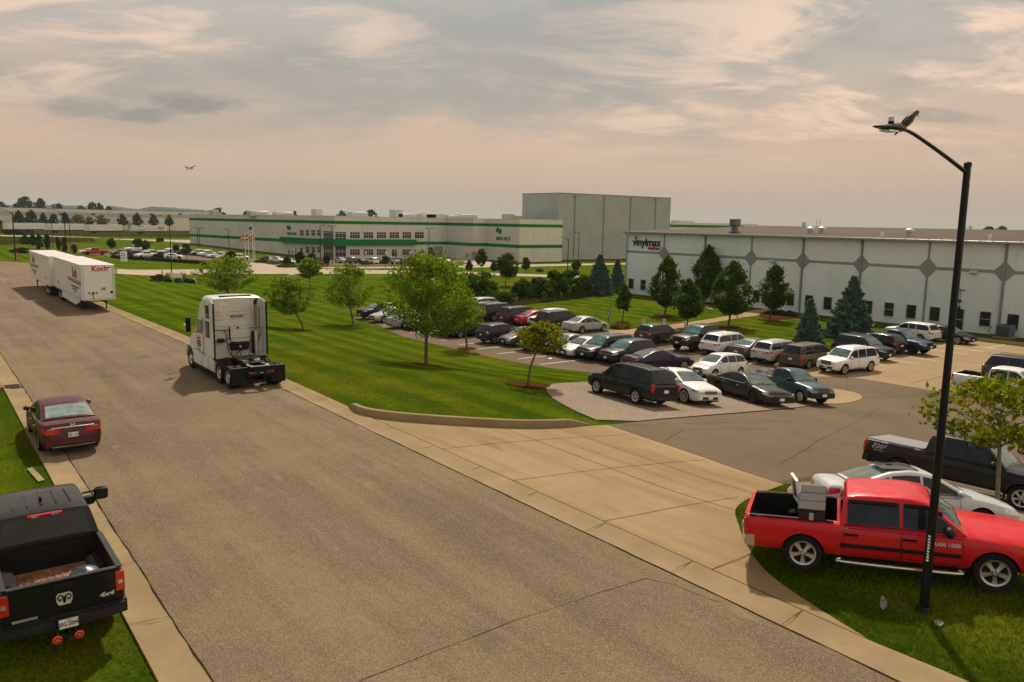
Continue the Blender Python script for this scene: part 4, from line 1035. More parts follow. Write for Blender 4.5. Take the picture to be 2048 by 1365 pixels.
step = (dp[0].y-dp[-1].y)/6; seams = [dp[0].y-i*step for i in range(8)]
b = MB()
prev = Y1
for y in seams+[Y0]:
    b.box(VX-.022, VX-.0, y+(.95 if y != Y0 else 0), prev-(.95 if prev != Y1 else 0), bz-.16, bz+.16); prev = y
b.obj('grey_band', W_GREY, vf)
for y in seams:
    b = MB(); b.box(VX-.02, VX, y-.13, y+.13, ZB, bz-1.02); b.box(VX-.02, VX, y-.13, y+.13, bz+1.02, ZE-.12); b.obj('grey_band', W_GREY, vf)
    MB().prism([(VX-.028, y-1.05, bz), (VX-.028, y, bz-1.12), (VX-.028, y+1.05, bz), (VX-.028, y, bz+1.12)], (.027, 0, 0)).obj('diamond_panel', W_GREY, vf)
for i, y in enumerate(seams):
    if i in (1, 3, 4, 6):
        b = MB(); b.tube([(VX-.55, y+.02, ZE-.2), (VX-.16, y+.02, ZE-.75), (VX-.16, y+.02, -2.2)], .085, 8); b.obj('downpipe', M_PIPE, vf)
b = MB(); b.tube([(VX-.55, Y1-.1, ZE-.2), (VX-.16, Y1-.1, ZE-.7), (VX-.16, Y1-.1, -2.4)], .085, 8); b.obj('downpipe', M_PIPE, vf)
def vwin(u, v0, v1, wd=1.02):
    p = on_x(u, (v0+v1)/2, VX); z0 = on_x(u, v1, VX).z; z1 = on_x(u, v0, VX).z
    return p.y-wd/2, p.y+wd/2, z0, z1
WZ = [vwin(u, a, c) for u, a, c in ((1262.5, 558.5, 579), (1286.5, 561, 581), (1513, 582, 604), (1581, 588, 612), (1618, 591, 617), (1655.5, 595, 620), (1736, 603, 628), (1778.3, 606, 632), (1822.5, 610, 637), (1869.5, 614.5, 642.5), (1970.5, 623.5, 652.5), (2026, 629, 658))]
z0m, z1m = np.median([a[2] for a in WZ]), np.median([a[3] for a in WZ])
for i, a in enumerate(WZ): win(vf, 'window', 'x', VX, a[0], a[1], z0m, z1m, hm=((z0m+z1m)/2,) if i % 3 == 1 else ())
for y in (10, 4, -3, -9): win(vf, 'window', 'x', VX, y-.5, y+.5, z0m, z1m)
p = on_x(1915.5, 650, VX); y = p.y
f = win(vf, 'door', 'x', VX, y-.5, y+.5, -2.45, -.25, hm=(-1.35,), fr=.09); bxo('door_handle', f, M_CHROME, VX-.12, VX-.05, y-.42, y-.38, -1.6, -1.2)
p = on_x(1545, 618, VX); win(vf, 'door', 'x', VX, p.y-.55, p.y+.55, -2.45, -.4, fr=.09)
for u, v in ((1546, 522.5), (1949, 544.5)):
    p = on_x(u, v, VX); b = MB(); b.cbox(VX-.45, VX-.01, p.y-.35, p.y+.35, p.z-.16, p.z+.18, .06); b.obj('wall_light', M_FRAME, vf)
p = on_x(1922, 580, VX); b = MB(); b.box(VX-.35, VX-.01, p.y-.05, p.y+.05, p.z-.05, p.z+.05); b.tube([(VX-.3, p.y-.55, p.z+.0), (VX-.3, p.y+.55, p.z)], .05, 6); b.tube([(VX-.05, p.y, p.z), (VX-.05, p.y, p.z-1.8)], .025, 6); b.cbox(VX-.3, VX-.03, p.y-.18, p.y+.18, p.z-1.25, p.z-1.0, .03); b.cbox(VX-.3, VX-.03, p.y-.15, p.y+.15, p.z-1.95, p.z-1.7, .03); b.obj('camera_bracket', M_DARK, vf)
# sign lettering on the wall
pa, pb = on_x(1266, 488, VX), on_x(1322, 488, VX); ym = (pa.y+pb.y)/2; wv = abs(pa.y-pb.y)
Mx = lambda y, z: frameM((VX-.06, y, z), (0, -1, 0), (0, 0, 1))
sg_ = bpy.data.objects
text('sign_lettering', 'v\u0131nylmax', 1.62, M_INK, vf, Mx(ym, on_x(1295, 485.5, VX).z), .05, .03, wv/5.75)
text('sign_lettering', 'windows', .72, plain('sign_red', (.42, .01, .015), .5), vf, Mx(ym-wv*.26, on_x(1308, 496.8, VX).z), .05, .004, wv/6.2)
pd = on_x(1272.5, 476, VX); b = MB(); b.lathe([(.26, 0), (.26, -.08), (.001, -.08)], 14, 0, 'x', (VX, pd.y, pd.z)); b.obj('sign_dot', plain('sign_red_dot', (.42, .01, .015), .5), vf)
# roof vents
def roofz(x): return ZE+.02+(7.95-ZE)*(x-VX+.55)/(119-VX+.55)
for u, v, kind in ((1621, 459.5, 'v'), (1633, 455, 'p'), (1639.5, 455, 'p'), (1644, 459, 'v'), (1819.5, 463, 'v'), (1764, 464.5, 's'), (1980, 469, 's'), (1470, 450, 'x')):
    for x in np.arange(88, 118, .25):
        p = on_x(u, v, x)
        if p.z < roofz(x)+(.55 if kind != 'x' else 2.2): break
    y, z = p.y, roofz(x); b = MB()
    if kind == 'v': b.tube([(x, y, z-.1), (x, y, z+.55)], .3, 10); b.lathe([(.55, z+.5), (.5, z+.75), (.001, z+.95)], 12, 0, 'z', (x, y, 0)); b.obj('roof_vent', M_UNIT, roof)
    elif kind == 'p': b.tube([(x, y, z-.1), (x, y, z+1.7)], .07, 8); b.obj('vent_pipe', M_WHITE, roof)
    elif kind == 's': b.tube([(x, y, z-.1), (x, y, z+.6)], .16, 8); b.obj('vent_pipe', M_WHITE, roof)
    else:
        b.cbox(x-.5, x+.5, y-.55, y+.55, z-.1, z+.3, .04); b.cbox(x-.3, x+.3, y-.35, y+.35, z+.3, z+1.0, .03); b.cbox(x-.5, x+.5, y-.55, y+.55, z+1.0, z+1.9, .04); b.obj('exhaust_fan', plain('fan_grey', (.12, .12, .12), .5, .3), roof)
# air conditioner beside the factory
p = at(2012, 676); ac = thing('air_conditioner', 'grey boxed air conditioning condenser on a slab beside the factory wall', 'air conditioner', (84.6, on_x(2010, 670, 84.6).y, zg(84.6, 28)))
b = MB(); b.cbox(-.6, .6, -.65, .65, .12, 1.25, .04); b.obj('casing', plain('ac_casing', (.10, .12, .12), .5, .2), ac)
b = MB()
for k in range(9): b.box(-.615, -.602, -.6, .6, .2+k*.11, .24+k*.11)
b.obj('louvre', M_BLACK, ac); bxo('slab', ac, M_CONC, -.8, .8, -.85, .85, 0, .12); b = MB(); b.lathe([(.45, 1.252), (.45, 1.29), (.1, 1.30), (.001, 1.30)], 16); b.obj('fan_grille', M_BLACK, ac)
b = MB(); b.tube(spline([(-.3, .66, .3), (-.5, 1.0, .25), (-.3, 1.4, .5), (.6, 1.5, .9)], 5), .06, 8); b.obj('hose', plain('hose_green', (.05, .20, .15), .5), ac)

# --- cream packaging plant with green bands
GZ0, GZT = -4.6, 8.75
gp = thing('packaging_plant', 'low cream industrial plant with two green bands and a glazed corner office', 'building')
cor = on_y(668, 440, 224.); GXc = cor.x
pl_ = on_y(378, 425.7, 328.)
xA = on_y(910, 460, 224.).x; xE0 = on_y(1039, 460, 190.5).x; xE1 = on_y(1125, 460, 190.5).x; xC = on_y(928, 460, 208.).x; xA = (xA+xC)/2
PATH = [(pl_.x, 328.), (GXc, 224.), (xA, 224.), (xA, 208.), (xE0, 208.), (xE0, 190.5), (xE1, 190.5), (xE1, 300.), (pl_.x+60, 328.)]
b = MB(); b.grid([[(x, y, GZ0+(2.2 if i == 0 or i == 8 else 0)) for i, (x, y) in enumerate(PATH)], [(x, y, GZT) for x, y in PATH]], 0, True); b.obj('wall', W_CREAM, gp)
MB().poly([(x, y, GZT-.4) for x, y in PATH]).obj('roof', W_ROOFG, gp)
def offset_path(P, d):
    o = []
    for i, p in enumerate(P):
        n_ = Vector((0, 0))
        for a, c in ((P[max(i-1, 0)], P[i]), (P[i], P[min(i+1, len(P)-1)])):
            e = Vector((c[0]-a[0], c[1]-a[1]))
            if e.length > 1e-6: e.normalize(); q_ = Vector((e.y, -e.x)); n_ = n_+q_ if (n_-q_).length > .1 else n_
        o.append((p[0]-n_.x*-d if False else p[0]+n_.x*d, p[1]+n_.y*d))
    return o
def band(name, P, d, z0, z1, mat, par):
    out = offset_path(P, d); out2 = offset_path(P, .004)
    # outward is to the left-hand side seen from above (towards the street)
    b = MB(); b.grid([[(x, y, z0) for x, y in out], [(x, y, z1) for x, y in out], [(x, y, z1) for x, y in out2], [(x, y, z0) for x, y in out2]], 0)
    b.grid([[(x, y, z0) for x, y in out2], [(x, y, z0) for x, y in out]], 0)
    return b.obj(name, mat, par)
zb1a, zb1b = on_y(668, 448, 224).z, on_y(668, 442, 224).z
zb2a, zb2b = on_y(800, 489.8, 224).z, on_y(800, 483.6, 224).z
band('green_band', PATH[:8], .08, zb1a, zb1b, W_GREEN, gp)
band('green_band', PATH[:8], .08, zb2a, zb2b, W_GREEN, gp)
band('parapet_cap', PATH[:8], .06, GZT-.15, GZT+.05, M_FRAME, gp)
# canopy band round the office corner
lw = lambda f: (GXc+(pl_.x-GXc)*f, 224+104*f)
xcan = on_y(830, 487, 224).x
zca, zcb = on_y(668, 490.5, 224).z, on_y(668, 479.3, 224).z
band('canopy', [lw(.30), (GXc, 224.), (xcan, 224.)], 1.1, zca, zcb, W_GREEN, gp)
# vertical panel joints
b = MB()
for u in (726, 758, 790, 822, 855, 885): x = on_y(u, 460, 224).x; b.box(x-.05, x+.05, 223.97, 224.0, GZ0, GZT-.2)
for u in (1068, 1098): x = on_y(u, 460, 190.5).x; b.box(x-.05, x+.05, 190.47, 190.5, GZ0, GZT-.2)
b.obj('panel_joint', W_WARE2, gp)
def gwin(u0, u1, v0, v1, n=3, name='window', y=224., hmf=(.6,)):
    x0, x1 = on_y(u0, v0, y).x, on_y(u1, v0, y).x; z1, z0 = on_y((u0+u1)/2, v0, y).z, on_y((u0+u1)/2, v1, y).z
    return win(gp, name, 'y', y, x0, x1, z0, z1, [x0+(x1-x0)*k/(n+1) for k in range(1, n+1)], [z0+(z1-z0)*h for h in hmf], -1, .16)
def Z2(u, v): return 360+u/3.938, 380+v/3.938
for a, c in ((1340, 1415), (1447, 1521), (1550, 1622), (1652, 1724), (1752, 1820), (1850, 1918)): gwin(Z2(a, 0)[0], Z2(c, 0)[0], Z2(0, 334)[1], Z2(0, 381)[1])
for a, c in ((1340, 1415), (1447, 1521), (1550, 1622), (1752, 1820)): gwin(Z2(a, 0)[0], Z2(c, 0)[0], Z2(0, 470)[1], Z2(0, 514)[1])
gwin(Z2(1222, 0)[0], Z2(1306, 0)[0], Z2(0, 333)[1], Z2(0, 399)[1], 2, 'curtain_wall', hmf=(.35, .82)); gwin(Z2(1222, 0)[0], Z2(1306, 0)[0], Z2(0, 442)[1], Z2(0, 538)[1], 2, 'curtain_wall', hmf=(.1, .5, .6))
gwin(Z2(1668, 0)[0], Z2(1707, 0)[0], Z2(0, 471)[1], Z2(0, 532)[1], 1, 'door', hmf=(.78,)); gwin(880/1+0-14, 874-0, Z2(0, 484)[1], Z2(0, 508)[1], 1, 'window') if False else None
M_SHUT = plain('shutter_grey', (.22, .215, .20), .5)
for u0, u1, v0, v1, y in ((866, 885, 493.2, 517.5, 224.), (897, 907, 502.5, 517.5, 224.), (943, 953, 504, 518, 208.), (931, 937.5, 507.5, 516.5, 208.), (837.5, 848, 502.8, 509, 224.)):
    x0, x1 = on_y(u0, v0, y).x, on_y(u1, v0, y).x; z1, z0 = on_y(u0, v0, y).z, on_y(u0, v1, y).z; bxo('shutter_door', gp, M_SHUT, x0, x1, y-.12, y-.002, z0, z1)
# windows on the shaded side wall
ldir = Vector((pl_.x-GXc, 104, 0)).normalized(); lnrm = Vector((-ldir.y, ldir.x, 0))
if lnrm.x > 0: lnrm = -lnrm
def on_left(u, v):
    d = ray(u, v); o = Vector((GXc, 224, 0)); k = (o-CP).dot(lnrm)/d.dot(lnrm); return CP+d*k
def lwin(u0, u1, v0, v1, n=2, hm=(.6,), name='window'):
    p0, p1 = on_left(u0, v0), on_left(u1, v1); a0, a1 = (p0-Vector((GXc, 224, 0))).dot(ldir), (p1-Vector((GXc, 224, 0))).dot(ldir)
    lo, hi = min(a0, a1), max(a0, a1); z0, z1 = on_left((u0+u1)/2, v1).z, on_left((u0+u1)/2, v0).z
    f = win(gp, name, 'x', 0, lo, hi, z0, z1, [lo+(hi-lo)*k/(n+1) for k in range(1, n+1)], [z0+(z1-z0)*h for h in hm], -1, .16)
    M_ = Matrix.Translation((GXc, 224, 0)) @ Matrix(((-lnrm.x, ldir.x, 0, 0), (-lnrm.y, ldir.y, 0, 0), (0, 0, 1, 0), (0, 0, 0, 1)))
    f.data.transform(M_)
    for c in f.children: c.data.transform(M_)
for a, c in ((945, 975), (990, 1018), (1035, 1065), (1080, 1110)): lwin(Z2(a, 0)[0], Z2(c, 0)[0], Z2(0, 318)[1], Z2(0, 362)[1])
for a, c in ((992, 1022), (1037, 1067), (1082, 1110)): lwin(Z2(a, 0)[0], Z2(c, 0)[0], Z2(0, 451)[1], Z2(0, 496)[1])
lwin(Z2(1132, 0)[0], Z2(1208, 0)[0], Z2(0, 327)[1], Z2(0, 397)[1], 5, (.35, .82), 'curtain_wall'); lwin(Z2(1132, 0)[0], Z2(1208, 0)[0], Z2(0, 438)[1], Z2(0, 536)[1], 5, (.5, .6), 'curtain_wall'); lwin(Z2(948, 0)[0], Z2(966, 0)[0], Z2(0, 457)[1], Z2(0, 500)[1], 0, (), 'door')
# plant sign and looped emblem, on both faces
def plant_sign(o, xd, w_):
    M_ = frameM(o, xd, (0, 0, 1))
    text('sign_lettering', 'SAICA', w_*.185, W_GREEN, gp, M_ @ Matrix.Translation((-w_*.235, 0, 0)), .06, .035, .86)
    text('sign_lettering', 'PACK', w_*.185, W_GREEN, gp, M_ @ Matrix.Translation((w_*.265, 0, 0)), .06, .012, .92)
    b = MB(); s_ = w_*.10
    pts = [M_ @ Vector((-w_*.26+s_*1.5*math.cos(a)*(1 if a < math.pi else 1), w_*.30+s_*.9*math.sin(2*a)*.55+s_*.45*math.cos(a)*-.6, .1)) for a in np.linspace(.75*math.pi, 2.0*math.pi+.25*math.pi, 22)]
    pts = [M_ @ Vector((-w_*.26+dx*s_, w_*.30+dy*s_, .1)) for dx, dy in spline([(-1.35, -.6), (-1.25, .3), (-.7, .95), (-.1, .55), (.15, -.45), (.75, -.85), (1.25, -.2), (1.3, .65)], 4)]
    b.tube(pts, s_*.36, 6); b.obj('sign_emblem', W_GREEN, gp)
pa, pb = Vector((xE0-.06, on_x(991, 477, xE0).y, 0)), Vector((xE0-.06, on_x(1022, 477, xE0).y, 0))
plant_sign((xE0-.06, (pa.y+pb.y)/2, on_x(1006, 478, xE0).z), (0, -1, 0), abs(pa.y-pb.y))
pa, pb = on_left(574, 467), on_left(594, 469); pm = (pa+pb)/2+lnrm*.08; plant_sign((pm.x, pm.y, pm.z), -ldir, (pa-pb).length)
# roof top plant
for u, v, wd, hh in ((515, 427, 9, 1.3), (566, 428, 9, 1.2), (634, 424, 4, 2.6), (715, 431.5, 8, 1.4), (792, 431, 4, 2.5), (808, 434, 9, 1.2), (865, 433, 10, 1.6), (852, 435, 8, 1.2), (903, 436, 7, 1.1), (932, 434.5, 10, 1.4), (1016, 434, 4, 2.0), (1034, 434.5, 8, 1.6), (428, 424, 3, 1.4)):
    p = on_y(u, v+2, 235. if u > 660 else 275.); b = MB(); b.cbox(p.x-wd*.35, p.x+wd*.35, p.y-2, p.y+2, GZT-.5, GZT+hh, .08); b.obj('rooftop_unit', M_UNIT, gp)
# --- tall store block behind
yT = 199.; tx0 = on_y(1117, 440, yT).x; tx1 = on_y(1340, 440, yT).x; zt = on_y(1117, 386.8, yT).z
ty1 = on_x(1044, 440, tx0).y
tb = thing('high_bay_store', 'tall plain grey green high bay store block behind the packaging plant', 'building')
bxo('wall', tb, W_METAL, tx0, tx1, yT, ty1, -4.8, zt); bxo('parapet_cap', tb, M_PIPE, tx0-.15, tx1+.15, yT-.15, ty1+.15, zt, zt+.25); bxo('plinth', tb, W_WARE2, tx0-.04, tx1+.04, yT-.06, ty1, -4.8, -2.9); bxo('joint_line', tb, W_WARE2, tx0, tx1, yT-.04, yT-.001, 8.3, 8.5)
for u in (1149, 1207, 1260, 1310):
    x = on_y(u, 440, yT).x; b = MB(); b.tube([(x, yT-.2, -4.5), (x, yT-.2, zt-.9)], .15, 8); b.cbox(x-.5, x+.5, yT-.5, yT-.02, zt-.9, zt-.3, .05); b.obj('downpipe', M_PIPE, tb)
# --- extension of the plant behind the factory roof
yR = 262.; x0, x1 = on_y(1330, 450, yR).x, on_y(1516, 450, yR).x; zt2 = on_y(1430, 447, yR).z
rb = thing('rear_plant_building', 'cream building with a green band showing above the brown factory roof', 'building'); bxo('wall', rb, W_CREAM, x0, x1, yR, yR+60, -5, zt2); bxo('green_band', rb, W_GREEN, x0, x1-11, yR-.08, yR-.002, zt2-2.2, zt2-1.0); bxo('rooftop_unit', rb, M_UNIT, x0+14, x0+26, yR+4, yR+9, zt2, zt2+1.1)
# --- long warehouse on the left horizon
wd = Vector((123, 87, 0)).normalized(); wn = Vector((-wd.y, wd.x, 0)); WO = Vector((38, 525, 0))
wh = thing('warehouse_building', 'very long low greyish warehouse with a darker band on the left horizon', 'building')
P0, P1 = WO-wd*160, WO+wd*190
def wbox(b, a0, a1, z0, z1, d0, d1, m=0):
    o = WO; q_ = [o+wd*a0-wn*-d0*-1, o+wd*a1-wn*-d0*-1, o+wd*a1+wn*d1, o+wd*a0+wn*d1]
    q_ = [o+wd*a0+wn*d0, o+wd*a1+wn*d0, o+wd*a1+wn*d1, o+wd*a0+wn*d1]
    b.prism([(p.x, p.y, z0) for p in q_], (0, 0, z1-z0), m); return b
def on_wh(u, v):
    d = ray(u, v); k = (WO-CP).dot(wn)/d.dot(wn); return CP+d*k
zw = on_wh(190, 420).z
wbox(MB(), -160, 190, -3, zw, 0, 90).obj('wall', W_WARE, wh); wbox(MB(), -160, 190, zw-4.4, zw-2.0, -.08, -.002).obj('grey_band', W_WARE2, wh)
for u in (56, 122, 186, 242, 302, 360):
    p = on_wh(u, 429); a = (p-WO).dot(wd); wbox(MB(), a-1.4, a+1.4, p.z-.5, p.z+.5, -.2, -.09).obj('louvre', M_BLACK, wh)
for u in (-10, 30, 110, 260): a = (on_wh(u, 440)-WO).dot(wd); wbox(MB(), a-2, a+2, -1, 3, -.12, -.003).obj('dock_door', M_SHUT, wh)
# --- water towers on the far right horizon
for lab, u, v, D_, rw in (('pale water tower with a flared bowl seen above the brown roof', 1608, 451, 1500, 5.2), ('wide pale water tower bowl on the horizon right of the lamp post', 1926, 456, 1700, 8), ('small pale water tank on the far right horizon beside the wide bowl', 1941, 456.5, 2000, 5)):
    p = CP+ray(u, v)*D_; b = thing('water_tower', lab, 'water tower', (p.x, p.y, zg(p.x, p.y))); h_ = p.z-zg(p.x, p.y)
    MB().lathe([(rw*.22, 0), (rw*.15, h_*.3), (rw*.15, h_*.75), (rw*.4, h_*.86)], 14).obj('shaft', M_UNIT, b); MB().lathe([(rw*.3, h_*.84), (rw*.75, h_*.93), (rw*.85, h_+2), (rw*.6, h_+6), (.01, h_+7)], 18).obj('bowl', W_ROOFG, b)
# ------------------------------------------------------------------ foreground vehicles and their details
def ltext(root, s, size, mat, x, y, z, side=-1, sx=1., ext=.004, bold=.0, shear=0.):
    """lettering on a vehicle's flank, read from outside"""
    return text('badge_lettering', s, size, mat, root, frameM((x, y, z), (1 if side < 0 else -1, 0, 0), (0, 0, 1)), ext, bold, sx, shear=shear)
def rtext(root, s, size, mat, x, y, z, sx=1., ext=.004, bold=.0, shear=0., front=False):
    return text('badge_lettering', s, size, mat, root, frameM((x, y, z), (0, 1 if front else -1, 0), (0, 0, 1)), ext, bold, sx, shear=shear)
# red pickup on the grass
HR, best = R(-47), 9e9
for q_ in np.arange(-62, -36, 1.):
    p_ = place('pickup', R(q_), B=(1604, 1156), side=-1, wb=3.66, fo=1.0, L=5.9); f_ = Vector((p_[0]+math.cos(R(q_))*1.95+math.sin(R(q_))*.89, p_[1]+math.sin(R(q_))*1.95-math.cos(R(q_))*.89, 0)); f_.z = zg(f_.x, f_.y); v_ = f_-CP; dd_ = v_.dot(FW)
    e_ = abs(1024+FPX*v_.dot(RT)/dd_-1982)+abs(682.5-FPX*v_.dot(UP)/dd_-1188)
    if e_ < best: best, HR = e_, R(q_)
pr_ = place('pickup', HR, B=(1604, 1156), side=-1, wb=3.66, fo=1.0, L=5.9)
red, D = vehicle(PKP, 'bright red pickup with alloy wheels parked on the grass by the lamp post', 'pickup truck', 'pickup', pr_, HR, (.50, .006, .010), G_ST, near=True, wstyle='five', opts=('side_step', 'black_handles'), bump_r='chrome', lamp_in=.7, fo=1.0, L=5.9, wb=3.66, H=1.74, belt=1.12, deck=1.14, hood=1.11, nose=.98, sill=.42, r=.40, rr=.27, hoodc=.12)
ys = D['ys']
for sg in (1, -1):
    b = MB(); rows = []
    for x in np.linspace(D['xr']+.75, D['xf']-.62, 9):
        y = sg*(ys(x, .68)+.006); rows.append([Vector((x, y, .64)), Vector((x, y+sg*.016, .66)), Vector((x, y+sg*.016, .715)), Vector((x, y, .735))])
    b.grid(rows); b.obj('rub_strip', M_BLACK, red)
    for x0, x1 in ((D['cr']+.2, D['xf']-1.80), (D['xf']-1.66, D['xf']-.95)):
        b = MB(); rows = []
        for x in np.linspace(x0, x1, 6):
            z = D['H']-.115-(max(0, x-(D['xf']-1.25))*.42); rows.append([Vector((x, sg*(D['ye'](x, z)+.012), z+.02)), Vector((x, sg*(D['ye'](x, z)+.035), z-.03)), Vector((x, sg*(D['ye'](x, z)+.03), z-.07))])
        b.grid(rows).obj('window_visor', M_BLACK, red)
M_BADGE = plain('badge_silver', (.55, .54, .52), .35, .3)
ltext(red, 'RAM 1500', .105, M_BADGE, D['xf']-.88, -(ys(D['xf']-.9, .90)+.008), .90, -1, 1.1, .006, .004)
ltext(red, '4x4', .09, M_CHROME, D['cr']+.12, -(ys(D['cr']+.1, 1.05)+.008), 1.05, -1)
for sg in (1, -1): MB().box(-D['hl']+.1, D['cr']-.1, sg*(D['hw']*.9)-.04, sg*(D['hw']*.9)+.03, D['deck']+.012, D['deck']+.03).obj('bed_rail_cap', M_BLACK, red)
for sg in (1, -1): MB().cbox(D['xr']-.42, D['xr']+.42, min(sg*.55, sg*.84), max(sg*.55, sg*.84), D['bed0'], D['bed0']+.24, .06).obj('bed_wheel_housing', M_LINER, red)
def on_truck(root, D, name, lab, cat, x, y, z, rz=0.):
    bpy.context.view_layer.update(); p = root.matrix_world @ Vector((x, y, z)); e = root.matrix_world.to_euler()
    o = thing(name, lab, cat, p); o.rotation_euler = (e.x, e.y, e.z+rz); return o
tbx = on_truck(red, D, 'tool_box', 'dark brown lidded tool chest across the bed of the red pickup', 'toolbox', D['cr']-.55, 0, D['deck']+.035)
M_CHEST = plain('chest_plastic', (.030, .024, .022), .6, scale=9, spec=.15)
MB().cbox(-.27, .27, -.93, .93, -.16, .18, .03).obj('chest', M_CHEST, tbx)
for k in (-1, 0, 1):
    b = MB(); b.cbox(-.285, .285, k*.63-.30, k*.63+.30, .182, .215, .015); b.obj('lid', plain('chest_lid', (.038, .031, .028), .7, scale=5, var=.3, spec=.15), tbx)
for y in (-.95,): b = MB(); b.cbox(-.05, .05, y-.03, y+.02, -.02, .14, .01); b.obj('latch', M_ALU, tbx)
b = MB(); b.cbox(-.29, .29, -.955, -.932, -.15, -.06, .008); b.obj('skirt', M_BLACK, tbx)
sash = on_truck(red, D, 'window_sash', 'white framed panel standing upright in the red pickup bed beside the tool chest', 'panel', D['cr']-.92, .62, D['deck']-.05)
sash.rotation_euler = (sash.rotation_euler.x, sash.rotation_euler.y+R(-6), sash.rotation_euler.z+R(14))
b = MB(); b.box(-.03, .03, -.32, .32, 0, .06); b.box(-.03, .03, -.32, .32, .52, .58); b.box(-.03, .03, -.32, -.25, .06, .52); b.box(-.03, .03, .25, .32, .06, .52); b.obj('frame', M_WHITE, sash)
bxo('pane', sash, M_DARK, -.012, .012, -.25, .25, .06, .52)
# black pickup behind (right edge)
pB, pF = at(1803, 968), at(2040, 1024); hd = math.atan2(pF.y-pB.y, pF.x-pB.x); pf_ = place('pickup', hd, F=(2040, 1024), side=-1, L=5.9, wb=3.68)
f150, D = vehicle(PKP, 'black pickup with flat grey bed cover behind the silver sedan at right', 'pickup truck', 'pickup', pf_, hd, (.010, .010, .011), G_ST, near=True, wstyle='six', L=5.9, wb=3.68, H=1.82, belt=1.18, deck=1.24, hood=1.19, nose=1.05, sill=.44, opts=('cover', 'flares', 'side_step'), r=.405, bump_r='black', bump='body')
b = MB(); b.cbox(-D['hl']+.06, D['cr']-.06, -D['hw']*.86, D['hw']*.86, D['deck']+.004, D['deck']+.035, .012); b.obj('bed_cover', plain('vinyl_cover', (.17, .165, .16), .7, scale=3), f150)
M_DECAL = plain('decal_red', (.35, .03, .03), .5)
ltext(f150, 'FX4', .22, M_ALU, -D['hl']+.52, -(D['ys'](-D['hl']+.52, 1.05)+.007), 1.05, -1, 1.25, .004, .01, .3)
ltext(f150, 'FX4', .19, M_DECAL, -D['hl']+.52, -(D['ys'](-D['hl']+.52, 1.05)+.011), 1.055, -1, 1.25, .004, .0, .3)
ltext(f150, 'OFF ROAD', .07, M_ALU, -D['hl']+.56, -(D['ys'](-D['hl']+.52, .92)+.007), .92, -1, 1.2, .003)
# silver sedan between the two pickups
hs = R(-43); pS = None; best = 9e9
for s_ in np.arange(17, 27, .25):
    for t_ in np.arange(6, 18, .25):
        e = 0
        for (lx, lz, u, v) in ((-.4, 1.46, 1752, 934), (-2.28, .98, 1660, 945), (2.25, .72, 2030, 1022)):
            q = Vector((s_+math.cos(hs)*lx, t_+math.sin(hs)*lx, zg(s_, t_)+lz))-CP; dz = q.dot(FW); e += (1024+FPX*q.dot(RT)/dz-u)**2+(682.5-FPX*q.dot(UP)/dz-v)**2
        if e < best: best = e; pS = (s_, t_)
jet, D = vehicle(SED, 'silver sedan with dark sunroof between the red pickup and the black pickup', 'car', 'sedan', pS, hs, (.46, .47, .47), G_ST, near=True, L=4.70, W=1.80, H=1.46, wb=2.69, wstyle='ten', chrome=False, tail_in=.5, tail_h=.18)
b = MB(); rows = []
for x in np.linspace(D['xf']-2.35, D['xf']-1.42, 6): rows.append([Vector((x, f*.52, D['H']-.0-.028*abs(x-(D['xf']-1.75))+.036*(1-f*f*.6)+.006)) for f in np.linspace(-1, 1, 7)])
b.grid(rows).obj('sunroof', M_GLASS, jet)
b = MB(); b.cbox(D['xr']+.62, D['xr']+.78, -.03, .03, D['H']-.01, D['H']+.06, .012); b.obj('antenna', M_BLACK, jet)
# dark red car whose roof just shows at the right edge
vehicle(SED, 'dark crimson car at the right edge beyond the black pickup', 'car', 'sedan', tuple(at(2168, 926)[:2]), R(-45), (.18, .006, .02), G_ST, near=False)
# black pickup in the left foreground
pb_ = place('pickup', R(90), B=(219, 1232), side=-1, W=2.03, L=6.1, wb=3.79, fo=1.0)
M_RUST = plain('rusty_bed', (.20, .085, .035), .85, var=.5, scale=5)
ram, D = vehicle(PKP, 'black pickup with rust stained bed and extended mirrors at the lower left', 'pickup truck', 'pickup', pb_, R(90), (.008, .008, .009), G_ST, near=True, W=2.03, H=2.02, L=6.1, wb=3.79, fo=1.0, deck=1.42, belt=1.33, hood=1.32, nose=1.15, sill=.52, r=.42, wstyle='five', bump='dark', opts=('flares',), tilt=False, sz=.02)
hl, hw, dk = D['hl'], D['hw'], D['deck']
b = MB(); b.box(-hl+.13, D['cr']-.08, -hw*.80, hw*.80, D['bed0']+.003, D['bed0']+.012)
for k in range(14): y = -hw*.76+k*hw*1.52/13; b.box(-hl+.14, D['cr']-.09, y-.02, y+.02, D['bed0']+.012, D['bed0']+.024)
b.obj('bed_floor', M_RUST, ram)
for sg in (1, -1):
    MB().cbox(D['xr']-.45, D['xr']+.45, min(sg*.60, sg*.88), max(sg*.60, sg*.88), D['bed0'], D['bed0']+.25, .07).obj('bed_wheel_housing', M_LINER, ram); MB().box(-hl+.02, D['cr']-.06, sg*hw*.885-.05, sg*hw*.885+.05, dk+.012, dk+.035).obj('bed_rail_cap', M_DARK, ram)
pass; bxo('tailgate_cap', ram, M_DARK, -hl-.02, -hl+.09, -hw*.84, hw*.84, dk+.004, dk+.03)
rtext(ram, 'BEDLINER', .11, M_PIPE, D['cr']-.045, 0, dk-.22, 1.1, .002) if False else None
zt_ = D['H']-.06; xc = D['cr']+.07
b = MB(); b.cbox(xc-.03, xc+.03, -.30, .30, zt_-.04, zt_+.03, .015); hb = b.obj('brake_light', M_RED, ram)
for y in (-.17, .17): b = MB(); b.box(xc-.036, xc-.03, y-.06, y+.06, zt_-.025, zt_+.015); b.obj('cargo_lamp', M_LENS, hb)
b = MB()
